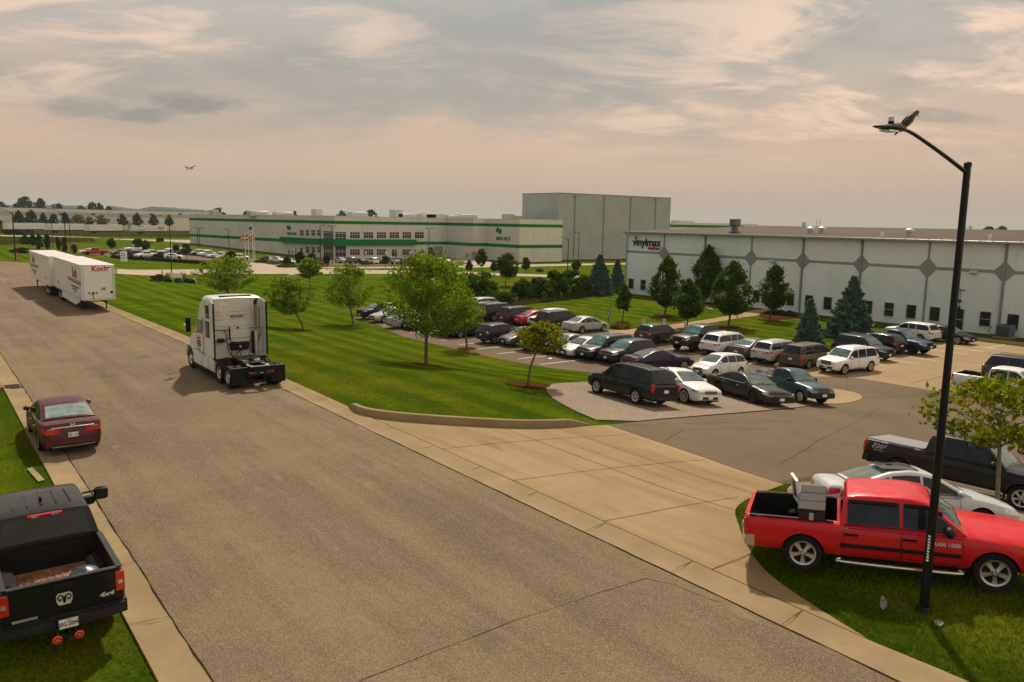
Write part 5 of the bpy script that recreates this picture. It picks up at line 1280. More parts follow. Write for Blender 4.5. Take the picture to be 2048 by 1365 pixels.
for k in range(5): y = -.5+k*.25; b.tube([(D['cr']+.45, y, D['H']+.026), (D['xf']-1.75, y*.96, D['H']+.034)], .010, 5)
b.obj('roof_rib', D['bodym'], ram)
b = MB(); b.prism([(-.12, -.02, 0), (.10, -.02, 0), (-.08, -.02, .10), (-.12, -.02, .10)], (0, .04, 0)); b.obj('antenna', M_BLACK, ram, loc=(D['cr']+.75, 0, D['H']+.028))
for sg in (1, -1):
    b = MB(); x, z = D['prof'][0][0]-.42, D['belt']+.16
    b.tube([(x, sg*(hw*.93), z-.02), (x+.02, sg*(hw+.24), z)], .035, 8); b.tube([(x, sg*(hw*.93), z+.12), (x+.02, sg*(hw+.24), z+.13)], .025, 8)
    b.cbox(x-.07, x+.08, min(sg*(hw+.16), sg*(hw+.44)), max(sg*(hw+.16), sg*(hw+.44)), z-.08, z+.20, .045); tm = b.obj('towing_mirror', M_BLACK, ram)
    b = MB(); b.box(x-.077, x-.068, min(sg*(hw+.19), sg*(hw+.41)), max(sg*(hw+.19), sg*(hw+.41)), z-.05, z+.17); b.obj('mirror_glass', M_GLASS, tm)
# ram-head style badge: eight sided chrome shield with curled horns
gx = -hl-.012; b = MB(); b.prism([(gx, y, z) for y, z in ((-.09, 1.20), (.09, 1.20), (.125, 1.16), (.125, 1.06), (.09, .985), (-.09, .985), (-.125, 1.06), (-.125, 1.16))], (-.012, 0, 0)); bd = b.obj('badge', M_BADGE, ram)
b = MB()
for sg in (1, -1):
    b.tube([(gx-.014, sg*y, z) for y, z in spline([(.02, 1.14), (.06, 1.17), (.10, 1.14), (.09, 1.085), (.06, 1.07), (.055, 1.10)], 3)], .012, 5)
b.prism([(gx-.013, -.035, 1.14), (gx-.013, .035, 1.14), (gx-.013, .018, 1.02), (gx-.013, -.018, 1.02)], (-.012, 0, 0)); b.obj('emblem', M_BLACK, bd)
rtext(ram, '4x4', .12, M_BADGE, gx, -.66, .99, 1.3, .004, .003, .3)
b = MB(); b.box(gx-.006, gx, .42, .80, .84, .885); b.obj('badge_strip', M_PIPE, ram)
b = MB(); b.cbox(-hl-.17, -hl-.06, -.17, .17, .60, .80, .02); b.obj('plate_recess', M_BLACK, ram)
po = MB().cbox(-hl-.20, -hl-.185, -.17, .13, .62, .79, .005).obj('license_plate', M_PLATE, ram)
rtext(po, 'JEG 2094', .095, M_INK, -hl-.202, -.02, .70, .82, .002, .002); rtext(po, 'OHIO', .035, plain('plate_red', (.3, .02, .02), .5), -hl-.202, -.02, .765, 1.1, .002)
for y0, y1 in ((.22, .95), (-.95, -.22)): b = MB(); b.cbox(-hl-.115, -hl+.05, y0, y1, .78, .805, .008); b.obj('bumper_step', M_LINER, ram)
b = MB(); b.tube([(-hl+.2, 0, .50), (-hl-.22, 0, .50)], .035, 8); b.tube([(-hl-.2, -.17, .47), (-hl-.2, .17, .47)], .022, 8); hi = b.obj('tow_hitch', M_BLACK, ram)
M_ORANGE = plain('orange_reflector', (.75, .07, .02), .35)
for y in (-.17, .17):
    b = MB(); b.lathe([(.062, -.012), (.075, 0), (.075, .012), (.05, .012), (.05, -.012)], 16, 0, 'x', (-hl-.23, y, .46), cap=False)
    for a in range(3): dx = math.cos(a*math.pi/3+.5)*.06; dz = math.sin(a*math.pi/3+.5)*.06; b.tube([(-hl-.23, y-dx, .46-dz), (-hl-.23, y+dx, .46+dz)], .01, 5)
    b.obj('tow_hook', M_ORANGE, hi)
bag = on_truck(ram, D, 'cargo_bag', 'crumpled dark bag in the right rear corner of the black pickup bed', 'bag', -hl+.75, -.45, D['bed0']+.02)
b = MB(); b.lathe([(.12, 0), (.23, .04), (.27, .14), (.20, .24), (.09, .30), (.02, .33)], 12); b.v = [(x*(1.2+.2*math.sin(7*z+3*y)), y*(1+.25*math.cos(9*x)), z*(1+.2*math.sin(11*x))) for x, y, z in b.v]; b.obj('bag', plain('bag_plastic', (.03, .04, .06), .35, scale=9, var=.5), bag)
# dark red sedan at the left kerb
pa_ = place('sedan', R(90), B=(84, 903), side=1)
acc, D = vehicle(SED, 'dark burgundy sedan with chrome boot strip parked at the left kerb', 'car', 'sedan', pa_, R(90), (.060, .004, .012), G_ST, near=True, chrome=True, wstyle='ten', L=4.86, W=1.85, H=1.465, wb=2.776, fo=.98, tilt=False, tail_in=.42, tail_h=.19, deck=1.08, glass_w=plain('rear_glass_teal', (.16, .22, .20), .06, 0, .3, 4, .8), plate='GSR 1105', plate_z=.60, tail_z=.93)
b = MB(); hl = D['hl']; b.cbox(-hl-.02, -hl+.01, -.62, .62, .925, .955, .008); b.obj('boot_strip', M_BADGE, acc)
b = MB()
for y in (-.055, .055): b.box(-hl-.018, -hl-.008, y-.014, y+.014, .965, 1.06)
b.box(-hl-.018, -hl-.008, -.055, .055, 1.0, 1.022); b.obj('badge', M_BADGE, acc)
b = MB(); b.tube([(-hl-.028, -.62, .32), (-hl-.03, 0, .31), (-hl-.028, .62, .32)], .012, 6); b.obj('bumper_trim', M_CHROME, acc)
for sg in (1, -1): b = MB(); b.cbox(-hl-.012, -hl+.03, min(sg*.50, sg*.72), max(sg*.50, sg*.72), .885, .92, .008); b.obj('reversing_lamp', M_LENS, acc)
# --- details on the dark suv, white sedan and teal pickup of the gravel patch
board = thing('board', 'olive flat board leaning in the bed of the teal pickup', 'board')
bpy.context.view_layer.update(); Mw = crew.matrix_world
p = Mw @ Vector((-CD['hl']+.75, .45, CD['bed0']+.02)); board.location = p; board.rotation_euler = (R(6), R(8), Mw.to_euler().z+.4)
bxo('sheet', board, plain('olive_board', (.13, .115, .06), .7), -.03, .03, -.25, .25, 0, 1.15); bxo('batten', board, M_DARK, -.045, -.031, -.25, .25, .5, .56)
tarp = thing('cargo_tarp', 'lumpy black tarpaulin heaped over the bed of the teal pickup', 'tarpaulin', Mw @ Vector((-CD['hl']+.95, -.0, CD['deck']-.05))); tarp.rotation_euler = Mw.to_euler()
rows = []
for i in range(15):
    row = []
    for k in range(13):
        u, v = i/14*2-1, k/12*2-1; e = (1-u**4)*(1-v**4); row.append((u*.85, v*.72, .42*e*(.75+.25*math.sin(5*u+2*v)+.18*math.sin(9*v-3*u))))
    rows.append(row)
MB().grid(rows).obj('sheet', plain('tarp_black', (.022, .022, .022), .7, scale=8, var=.4), tarp, 60)
rows = [[(x, y, -.30) for x, y in ((-.85, -.72), (.85, -.72), (.85, .72), (-.85, .72))], [(x, y, .02) for x, y in ((-.85, -.72), (.85, -.72), (.85, .72), (-.85, .72))]]
MB().grid(rows, 0, True).obj('load', M_DARK, tarp)

# ------------------------------------------------------------------ road tractor
TR = thing('road_tractor', 'pale grey sleeper cab road tractor without trailer on the right of the street', 'truck', (12.32, 36.5, .035), R(90), G_ST)
M_CAB = plain('cab_paint', (.56, .56, .53), .3, .0, .05, 2., .5); M_CABB = plain('cab_rear_panel', (.46, .44, .39), .45, 0, .08, 3.)
def sect(w_, z0, z1, r_=.22, n=5):
    P = [(0, z0), (w_*.9, z0), (w_, z0+.12), (w_, (z0+z1)/2), (w_, z1-r_)]
    P += [(w_-r_+r_*math.cos(a), z1-r_+r_*math.sin(a)) for a in np.linspace(.3, math.pi/2, n)]
    return P+[(w_*.4, z1+.02), (0, z1+.03)]
st = [(2.15, 1.20, 1.0, 3.90, .16), (2.22, 1.23, 1.0, 3.95, .18), (2.9, 1.24, 1.0, 4.0, .22), (3.6, 1.23, 1.0, 3.97, .28), (4.2, 1.20, 1.0, 3.72, .36), (4.65, 1.16, 1.0, 3.30, .40), (4.95, 1.12, 1.0, 2.95, .34), (5.25, 1.10, 1.0, 2.50, .22), (5.55, 1.09, 1.0, 2.02, .16), (6.2, 1.08, .95, 1.90, .25), (6.9, 1.02, .80, 1.66, .30), (7.25, .88, .62, 1.36, .25), (7.32, .70, .60, 1.2, .2)]
b = MB()
for sg in (1, -1): b.grid([[(x, sg*y, z) for y, z in sect(w_, z0, z1, r_)] for x, w_, z0, z1, r_ in st], 0)
e = sect(*[st[0][1], st[0][2], st[0][3], st[0][4]]); b.poly([(2.15, y, z) for y, z in e]+[(2.15, -y, z) for y, z in e[::-1]], 1)
e = sect(*[st[-1][1], st[-1][2], st[-1][3], st[-1][4]]); b.poly([(7.32, y, z) for y, z in e]+[(7.32, -y, z) for y, z in e[::-1]], 0)
cab = b.obj('cab', [M_CAB, M_CABB], TR, 38, .001)
def tbox(nm, mat, *a, par=None, c=0.): 
    b_ = MB(); (b_.cbox(*a, c) if c else b_.box(*a)); return b_.obj(nm, mat, par or TR)
# back wall pressings, bunk door outline, lettering
for z in (3.30, 3.12, 2.92):
    b = MB(); b.cbox(2.135, 2.16, -.50, .50, z-.035, z+.035, .010); b.cbox(2.135, 2.16, .66, 1.06, z-.035, z+.035, .010); b.cbox(2.135, 2.16, -1.06, -.66, z-.035, z+.035, .010)
    b.obj('pressing', M_CABB, TR)
for z in (1.9, 1.7, 1.5):
    for y0 in (.62, -1.06): MB().cbox(2.135, 2.16, y0, y0+.44, z-.04, z+.04, .01).obj('pressing', M_CABB, TR)
b = MB(); b.cbox(2.125, 2.16, -.62, .62, 1.98, 2.42, .015); b.box(2.12, 2.151, -1.14, 1.14, 2.60, 2.63); b.obj('rear_panel', M_CABB, TR)
b = MB()
for sg in (1, -1): b.box(2.13, 2.151, min(sg*.55, sg*.80), max(sg*.55, sg*.80), 3.62, 3.66); b.box(2.13, 2.151, min(sg*.76, sg*.80), max(sg*.76, sg*.80), 3.25, 3.62)
b.obj('reflector_strip', M_WHITE, TR)
text('fleet_number', '221237', .19, M_INK, TR, frameM((2.125, .02, 3.03), (0, -1, 0), (0, 0, 1)), .004, .004, 1.15)
b = MB(); b.lathe([(.05, 2.13), (.05, 2.10), (.001, 2.10)], 10, 0, 'x', (0, .0, 2.48)); b.obj('vent', M_BLACK, TR)
# cab side extenders with black edges
for sg in (1, -1):
    b = MB(); b.prism([(2.2, sg*1.2, 1.10), (2.2, sg*1.2, 3.86), (1.72, sg*1.245, 3.72), (1.72, sg*1.245, 1.15)], (0, sg*.03, 0)); ex = b.obj('side_extender', M_CAB, TR); tbox('edge_seal', M_BLACK, 1.60, 1.73, min(sg*1.235, sg*1.285), max(sg*1.235, sg*1.285), 1.12, 3.74, par=ex)
# exhaust, cables and gear behind the cab
b = MB(); b.tube([(1.88, -.80, 1.15), (1.88, -.80, 2.35)], .095, 12, 0); b.tube([(1.88, -.80, 2.35), (1.88, -.80, 3.62)], .075, 12, 1); b.tube(spline([(1.88, -.80, 3.6), (1.86, -.80, 3.75), (1.74, -.84, 3.84)], 4), .085, 10, 2); b.obj('exhaust_stack', [M_ALU, plain('heat_browned_steel', (.20, .13, .075), .45, .6, .3, 6), M_BLACK], TR)
tbox('heat_shield', M_BLACK, 1.96, 2.04, -.72, -.62, 1.2, 2.3)
tbox('deck_box', M_BLACK, 1.82, 2.1, -.42, .42, 1.42, 1.80, c=.03); b = MB(); b.lathe([(.05, 1.82), (.05, 1.79), (.001, 1.79)], 10, 0, 'x', (0, 0, 1.6)); b.obj('knob', M_ALU, TR)
tbox('air_canister', M_BLACK, 1.85, 2.08, .70, 1.05, 1.82, 2.02, c=.05)
b = MB()
for pts in ([(2.0, .35, 1.75), (1.9, .42, 1.3), (1.6, .40, 1.1)], [(2.1, .72, 2.4), (1.95, .62, 2.2), (1.85, .55, 1.4), (1.7, .4, 1.15)], [(2.1, .55, 1.6), (1.8, .30, 1.85), (1.7, .1, 1.5), (1.5, .1, 1.12)], [(2.1, -.5, 1.7), (1.85, -.48, 1.4), (1.6, -.3, 1.1)], [(2.1, 1.1, 2.42), (2.0, .7, 2.40), (2.02, .45, 2.38)], [(2.1, -1.1, 2.42), (2.0, -.9, 2.44), (2.05, -.5, 2.43)], [(2.06, -1.05, 3.5), (1.98, -1.02, 2.7), (2.0, -1.06, 2.2), (2.02, -.9, 1.6)], [(2.05, -.45, 1.72), (1.95, -.95, 2.05), (2.0, -1.1, 2.1)], [(2.0, .55, 1.75), (1.96, .66, 1.92), (1.97, .5, 2.02), (1.98, .38, 1.92)]): b.tube(spline(pts, 6), .018, 6)
b.tube([(2.02, .40, 1.8), (2.02, .42, 2.55)], .02, 6); b.tube([(2.0, -.55, 1.75), (1.9, .4, 1.05)], .02, 6); b.tube([(1.95, -.72, 1.15), (1.98, -.62, 2.1)], .035, 6); b.obj('cable', M_BLACK, TR)
b = MB(); b.tube(spline([(1.95, .38, 1.7), (1.85, .40, 1.3), (1.6, .36, 1.08)], 5), .016, 6); b.obj('green_cable', plain('green_hose', (.03, .20, .05), .5), TR)
tbox('grab_post', M_BLACK, 1.96, 2.0, .41, .47, 1.95, 2.55)
# chassis
b = MB()
for sg in (1, -1): b.box(-1.0, 6.6, min(sg*.38, sg*.47), max(sg*.38, sg*.47), .76, 1.04)
b.box(-1.02, -.9, -.46, .46, .78, 1.02); b.box(-.2, .1, -.4, .4, .8, .98); b.box(1.4, 1.6, -.4, .4, .8, .98); b.box(2.1, 7.1, -.9, .9, .45, 1.0)
b.obj('chassis_frame', M_BLACK, TR)
b = MB(); b.prism([(-.98, -.42, 1.05), (-.98, .42, 1.05), (-.62, .50, 1.05), (.2, .30, 1.05), (.2, .22, 1.05), (-.5, .38, 1.05), (-.86, .30, 1.05), (-.86, -.30, 1.05), (-.5, -.38, 1.05), (.2, -.22, 1.05), (.2, -.30, 1.05), (-.62, -.50, 1.05)], (0, 0, .03)); b.obj('rear_crossmember', M_PIPE, TR)
for sg in (1, -1): tbox('deck_plate', M_BLACK, 1.55, 2.15, min(sg*.5, sg*1.22), max(sg*.5, sg*1.22), .98, 1.06)
fw_ = MB(); up = [(1.35, .46), (1.15, .50), (.55, .50), (.15, .36), (.10, .16), (.55, .10), (.72, .06), (.72, -.06), (.55, -.10), (.10, -.16), (.15, -.36), (.55, -.50), (1.15, -.50), (1.35, -.46)]
fw_.prism([(x, y, 1.13+(x-.7)*.07) for x, y in up], (0, 0, .05)); f5 = fw_.obj('fifth_wheel', plain('greasy_steel', (.085, .07, .06), .5, .5, .5, 7), TR); tbox('slide_rail', M_BLACK, -.1, 1.6, -.45, .45, 1.05, 1.11, par=f5)
# tail bar with lamps and flaps
tbox('tail_bar', M_BLACK, -1.06, -1.0, -.62, .62, .66, .86)
for y in (.50, .34, -.34, -.50): tbox('tail_light', M_RED, -1.075, -1.06, y-.06, y+.06, .76, .83)
tbox('license_lamp', M_LENS, -1.072, -1.06, -.08, .08, .76, .80)
for sg in (1, -1):
    tbox('mud_flap', M_RUBBER, -.72, -.69, min(sg*.58, sg*1.24), max(sg*.58, sg*1.24), .22, .98); b = MB(); b.tube([(-.70, sg*.40, 1.0), (-.70, sg*1.25, .99)], .025, 6); b.obj('flap_hanger', M_BLACK, TR)
# side skirts, steps and front wings
for sg in (1, -1):
    b = MB(); rows = [[(x, sg*y, z) for y, z in ((1.16, .36), (1.225, .42), (1.235, .70), (1.22, 1.0), (1.10, 1.08))] for x in (1.98, 2.0, 2.9, 2.93, 4.0, 5.35, 5.45)]
    b.grid(rows); b.poly([(1.98, sg*y, z) for y, z in ((1.16, .36), (1.225, .42), (1.235, .70), (1.22, 1.0), (1.10, 1.08), (.8, 1.08), (.8, .36))]); sk = b.obj('side_skirt', M_CAB, TR)
    b = MB(); b.box(2.9, 2.92, min(sg*1.236, sg*1.24), max(sg*1.236, sg*1.24), .42, 1.0); b.box(4.0, 4.02, min(sg*1.236, sg*1.24), max(sg*1.236, sg*1.24), .42, 1.0); b.obj('panel_gap', M_BLACK, sk)
    b = MB(); b.box(1.7, 5.4, min(sg*1.14, sg*1.26), max(sg*1.14, sg*1.26), .30, .345); b.box(1.7, 5.4, min(sg*1.12, sg*1.22), max(sg*1.12, sg*1.22), .20, .24); b.obj('step', M_BLACK, TR)
    b = MB(); rows = []
    for a in np.linspace(0, math.pi, 11): rows.append([(6.1+.66*math.cos(a), sg*y, .55+.66*math.sin(a)) for y in (.72, 1.20, 1.24)])
    b.grid(rows); b.obj('front_wing', M_CAB, TR)
    # windows
    for (x0, x1, z0, z1) in ((2.55, 2.98, 3.0, 3.50), (2.55, 3.08, 2.05, 2.72)):
        wo = MB().cbox(x0-.06, x1+.06, min(sg*1.22, sg*1.25), max(sg*1.22, sg*1.25), z0-.06, z1+.06, .012).obj('window', M_BLACK, TR); MB().cbox(x0, x1, min(sg*1.235, sg*1.258), max(sg*1.235, sg*1.258), z0, z1, .01).obj('pane', M_GLASS, wo)
    b = MB(); b.prism([(3.75, sg*1.225, 2.05), (3.75, sg*1.225, 2.72), (4.55, sg*1.205, 2.72), (4.95, sg*1.145, 2.25), (4.95, sg*1.145, 2.05)], (0, sg*.02, 0)); b.obj('door_window', M_WSHIELD, TR)
    b = MB(); b.box(3.55, 3.57, min(sg*1.23, sg*1.245), max(sg*1.23, sg*1.245), 1.05, 2.85); b.box(3.57, 5.1, min(sg*1.2, sg*1.24), max(sg*1.2, sg*1.24), 1.10, 1.115); b.obj('door_gap', M_BLACK, TR)
    b = MB(); b.tube([(5.0, sg*1.12, 2.78), (5.05, sg*1.52, 2.76)], .02, 6); b.tube([(5.0, sg*1.1, 1.98), (5.05, sg*1.52, 2.05)], .02, 6); b.cbox(4.97, 5.12, min(sg*1.42, sg*1.66), max(sg*1.42, sg*1.66), 2.02, 2.78, .04); mi = b.obj('mirror', M_BLACK, TR)
    b = MB(); b.tube([(6.2, sg*1.05, 1.8), (6.25, sg*1.3, 2.15)], .018, 6); b.lathe([(.02, -.08), (.10, -.03), (.12, .03), (.03, .06)], 10, 0, 'x', (6.25, sg*1.34, 2.2)); b.obj('hood_mirror', M_CHROME, TR)
b = MB(); b.cbox(2.3, 2.42, 1.12, 1.25, 3.56, 3.68, .02); b.obj('marker_lamp', M_AMBER, TR)
b = MB(); rows = []
for f in np.linspace(-.92, .92, 9): rows.append([(5.28+.0, f*1.06, 2.46), (5.54, f*1.03, 2.06)])
b.grid(rows); b.obj('windscreen', M_WSHIELD, TR)
b = MB(); b.cbox(2.3, 2.5, -.75, .75, 3.985, 4.03, .01); b.obj('roof_spoiler', M_BLACK, TR)
text('door_lettering', 'Koch', .30, plain('door_red', (.35, .02, .02), .5), TR, frameM((4.55, 1.215, 1.78), (-1, 0, 0), (0, 0, 1)), .004, .004, .9)
b = MB()
for z, n_, hh in ((1.60, 7, .09), (1.48, 9, .07), (1.38, 6, .07), (1.22, 3, .06)):
    for k in range(n_): b.box(4.5-n_*.045+k*.09, 4.5-n_*.045+k*.09+.06, 1.212, 1.22, z-hh/2, z+hh/2)
b.obj('small_print', M_INK, TR)
# wheels
def hub_wheel(parent, x, y, sg, deep=False, r=.51, tw=.28, nm='wheel'):
    key = ('truck', deep)
    if key not in WHEELS:
        h = tw/2; b_ = MB(); b_.lathe([(.30, -h*.8), (r*.93, -h), (r*.99, -h*.85), (r, -h*.45), (r*.985, -h*.40), (r*.985, -h*.34), (r, -h*.3), (r, h*.3), (r*.985, h*.34), (r*.985, h*.4), (r, h*.45), (r*.99, h*.85), (r*.93, h), (.30, h*.8), (.28, h*.5)], 30, 0, 'y', cap=False); tm_ = b_.mesh('tyre', M_RUBBER, 40)
        b_ = MB(); o = -.10 if deep else 0.
        b_.lathe([(.27, h*.3), (.30, h*.84), (.285, h*.8), (.26, h*.5+o), (.17, h*.42+o), (.15, h*.62+o*.3), (.12, h*.98+o*.3), (.001, h*1.02+o*.3)], 24, 0, 'y', cap=False)
        for k in range(10): a = k*math.pi/5; b_.lathe([(.018, h*.40+o), (.018, h*.56+o), (.001, h*.56+o)], 6, 1, 'y', (math.cos(a)*.215, 0, math.sin(a)*.215), cap=False)
        for k in range(8): a = (k+.5)*math.pi/4; b_.lathe([(.028, h*.47+o), (.001, h*.47+o)], 8, 1, 'y', (math.cos(a)*.26, 0, math.sin(a)*.26), cap=False)
        WHEELS[key] = (tm_, b_.mesh('rim', [M_ALU, M_BLACK], 35))
    ty, ri = WHEELS[key]; o = add(nm, ty, parent, (x, y, r)); 
    if sg < 0: o.rotation_euler = (0, 0, math.pi)
    add('rim', ri, o); return o
for x in (0, 1.32):
    for sg in (1, -1): hub_wheel(TR, x, sg*1.09, sg, True); hub_wheel(TR, x, sg*.76, sg, True)
for sg in (1, -1): hub_wheel(TR, 6.1, sg*1.08, sg)
for x in (0, 1.32, 6.1):
    b = MB(); b.tube([(x, -1., .51), (x, 1., .51)], .09, 8)
    if x < 5: b.lathe([(.05, -.22), (.22, -.12), (.24, 0), (.22, .12), (.05, .22)], 10, 0, 'x', (x, 0, .55))
    b.obj('axle', M_BLACK, TR)
for x in (-.35, .95):
    for y in (.42, -.42): b = MB(); b.tube([(x, y, .35), (x, y, .75)], .14, 10); b.obj('air_spring', M_BLACK, TR)

# ------------------------------------------------------------------ box trailers
M_TW = plain('trailer_white', (.62, .60, .56), .38, .0, .05, 1.2, .2); M_TROOF = plain('trailer_roof', (.52, .47, .44), .5, .0, .1, .8); M_TRED = plain('trailer_red', (.36, .015, .03), .45); M_TSTRIPE = plain('trailer_stripe', (.14, .10, .08), .5)
def box_trailer(label, y_nose, y_tail, x, nose_near, skirt):
    L = abs(y_tail-y_nose); T = thing('box_trailer', label, 'trailer', (x, (y_nose+y_tail)/2, zg(x, (y_nose+y_tail)/2)+.04), R(-90 if nose_near else 90), 'box trailers parked along the kerb')
    h = L/2; z0, z1 = 1.10, 4.08; w_ = 1.29
    b = MB(); b.box(-h, h-.10, -w_, w_, z0, z1-.02); b.prism([(h-.10, -w_, z0), (h, -w_+.12, z0), (h, w_-.12, z0), (h-.10, w_, z0)], (0, 0, z1-z0-.02)); b.obj('box', M_TW, T)
    b = MB(); b.cbox(-h-.01, h+.01, -w_-.012, w_+.012, z1-.10, z1, .03); b.obj('roof', M_TROOF, T)
    b = MB()
    for sg in (1, -1):
        b.box(-h-.012, h-.1, min(sg*w_, sg*(w_+.014)), max(sg*w_, sg*(w_+.014)), z0-.02, z0+.20); b.box(-h, h-.12, min(sg*w_, sg*(w_+.012)), max(sg*w_, sg*(w_+.012)), z1-.26, z1-.102)
    b.obj('side_rail', M_TW, T)
    for sg in (1, -1):
        b = MB(); b.prism([(h-.14, sg*(w_+.006), z0), (h+.006, sg*(w_-.125), z0), (h+.012, sg*(w_-.20), z0), (h-.3, sg*(w_+.010), z0)], (0, 0, z1-z0-.1)); b.obj('corner_post', M_ALU, T)
    b = MB(); b.box(h, h+.03, -w_+.1, w_-.1, z0-.04, z0+.13); b.obj('nose_rail', M_ALU, T)
    for sg in (1, -1):
        b = MB()
        b.box(-h+.1, h-.3, min(sg*(w_+.014), sg*(w_+.018)), max(sg*(w_+.014), sg*(w_+.018)), z0+.06, z0+.085)
        b.obj('rail_line', M_DARK, T)
        xn = h-.25 if True else 0; d = 1 if sg < 0 else -1; y = sg*(w_+.006)
        b = MB(); b.prism([(xn, y, 2.55), (xn-7.2, y, 2.66), (xn-7.2, y, 2.73), (xn, y, 2.66)], (0, sg*.006, 0)); b.obj('red_stripe', M_TRED, T)
        b = MB(); b.prism([(xn, y, 2.28), (xn-7.0, y, 2.42), (xn-7.0, y, 2.60), (xn, y, 2.50)], (0, sg*.006, 0)); b.obj('brown_stripe', M_TSTRIPE, T)
        fl = lambda s_, size, xx, z, m_, bold=.0, sx=1.: text('side_lettering', s_, size, m_, T, frameM((xx, sg*(w_+.016), z), (d, 0, 0), (0, 0, 1)), .004, bold, sx)
        fl('Koch', 1.25, xn-3.1, 3.22, M_TRED, .03, .9)
        b = MB(); q_ = random.Random(5)
        for z, x0, x1, hh in ((2.02, xn-5.2, xn-1.2, .16), (1.78, xn-4.6, xn-2.4, .16), (1.55, xn-4.0, xn-3.0, .10), (1.85, -h+2.0, -h+3.0, .09), (1.68, -h+2.0, -h+3.2, .09)):
            xx = x0
            while xx < x1:
                ww = q_.uniform(.06, .14); b.box(xx, xx+ww, min(y, y+sg*.005), max(y, y+sg*.005), z-hh/2, z+hh/2*q_.uniform(.5, 1)); xx += ww+q_.choice((.03, .03, .12))
        b.obj('small_print', M_INK, T)
    # nose details
    text('nose_lettering', 'Koch', .62, M_TRED, T, frameM((h+.008, .15, 3.72), (0, 1, 0), (0, 0, 1)), .004, .02, .95)
    b = MB()
    for y, s_ in ((-.75, .05), (-.45, .09), (-.18, .05)): b.box(h, h+.03, y-s_, y+s_, 1.62, 1.76)
    b.lathe([(.10, h+.002), (.10, h+.03), (.001, h+.03)], 12, 0, 'x', (0, -.95, 1.70)) if False else None
    b.tube(spline([(h+.03, -.45, 1.66), (h+.10, -.46, 1.4), (h+.05, -.42, 1.15)], 4), .025, 6); b.box(h, h+.02, .3, .34, 3.9, 3.93); b.obj('nose_connector', M_BLACK, T)
    b = MB(); b.lathe([(.11, h+.002), (.11, h+.03), (.001, h+.03)], 12, 0, 'x', (0, .98, 1.72)); b.box(h, h+.012, .55, .98, 3.80, 3.86); b.obj('nose_vent', M_BLACK, T)
    b = MB(); b.prism([(h+.002, -.9, 1.75), (h+.002, -.55, 1.45), (h+.002, -.2, 1.75), (h+.002, -.24, 1.75), (h+.002, -.55, 1.49), (h+.002, -.86, 1.75)], (.006, 0, 0)); b.box(h+.0, h+.006, .2, .55, 1.9, 2.15); b.obj('placard_mark', M_PIPE, T)
    # landing gear
    g = MB(); xl = h-2.75
    for sg in (1, -1):
        g.box(xl-.07, xl+.07, sg*.98-.07, sg*.98+.07, .62, z0+.02); g.box(xl-.05, xl+.05, sg*.98-.05, sg*.98+.05, .10, .62); g.cbox(xl-.16, xl+.16, sg*.98-.13, sg*.98+.13, .0, .08, .02); g.tube([(xl+.05, sg*.95, .7), (xl+1.0, sg*.75, z0)], .03, 6)
    g.tube([(xl, -.95, .72), (xl, .95, .72)], .035, 6); g.tube([(xl, -.9, .72), (xl+.1, .1, z0)], .025, 6); g.obj('landing_leg', M_DARK, T)
    b = MB(); b.box(-h+.2, h-1.2, -.55, .55, .98, z0); b.box(-h+1.2, -h+4.4, -.50, .50, .60, .98); b.obj('subframe', M_DARK, T)
    for xx in (-h+2.0, -h+3.25):
        for sg in (1, -1): hub_wheel(T, xx, sg*1.06, sg, True); hub_wheel(T, xx, sg*.74, sg, True)
        b = MB(); b.tube([(xx, -1, .51), (xx, 1, .51)], .08, 8); b.obj('axle', M_DARK, T)
    if skirt:
        for sg in (1, -1): b = MB(); b.prism([(-h+4.2, sg*1.22, z0), (-h+4.2, sg*1.22, .42), (h-4.0, sg*1.22, .38), (h-2.95, sg*1.0, .72), (h-2.95, sg*1.0, z0)], (0, -sg*.02, 0)); b.obj('side_skirt', M_TW, T)
    # rear doors
    b = MB(); b.box(-h-.02, -h, -w_+.03, -.01, z0+.05, z1-.14); b.box(-h-.02, -h, .01, w_-.03, z0+.05, z1-.14); dr = b.obj('rear_door', M_TW, T)
    b = MB()
    for y in (-.85, -.35, .35, .85): b.tube([(-h-.05, y, z0+.05), (-h-.05, y, z1-.15)], .018, 6)
    for k in range(5): b.box(-h-.03, -h-.005, -w_-.01, -w_+.06, z0+.4+k*.55, z0+.5+k*.55); b.box(-h-.03, -h-.005, w_-.06, w_+.01, z0+.4+k*.55, z0+.5+k*.55)
    b.obj('lock_bar', M_ALU, dr)
    b = MB(); b.box(-h-.05, -h+.05, -w_, w_, .52, .62); b.box(-h-.02, -h+.06, -.6, -.5, .62, z0); b.box(-h-.02, -h+.06, .5, .6, .62, z0); b.obj('underride_guard', M_DARK, T)
    for y in (-1.1, -.9, .9, 1.1): b = MB(); b.box(-h-.025, -h-.012, y-.06, y+.06, z0-.02, z0+.05); b.obj('tail_light', M_RED, T)
    for sg in (1, -1):
        b = MB(); b.box(-h+.7, -h+.73, min(sg*.65, sg*1.25), max(sg*.65, sg*1.25), .2, .95); b.obj('mud_flap', M_RUBBER, T)
    return T
box_trailer('white box trailer with side skirt, its nose with red name facing the camera', 75.1, 91.1, 12.35, True, True)
box_trailer('white box trailer parked behind the first one with its rear doors towards it', 107.8, 91.75, 12.0, False, False)
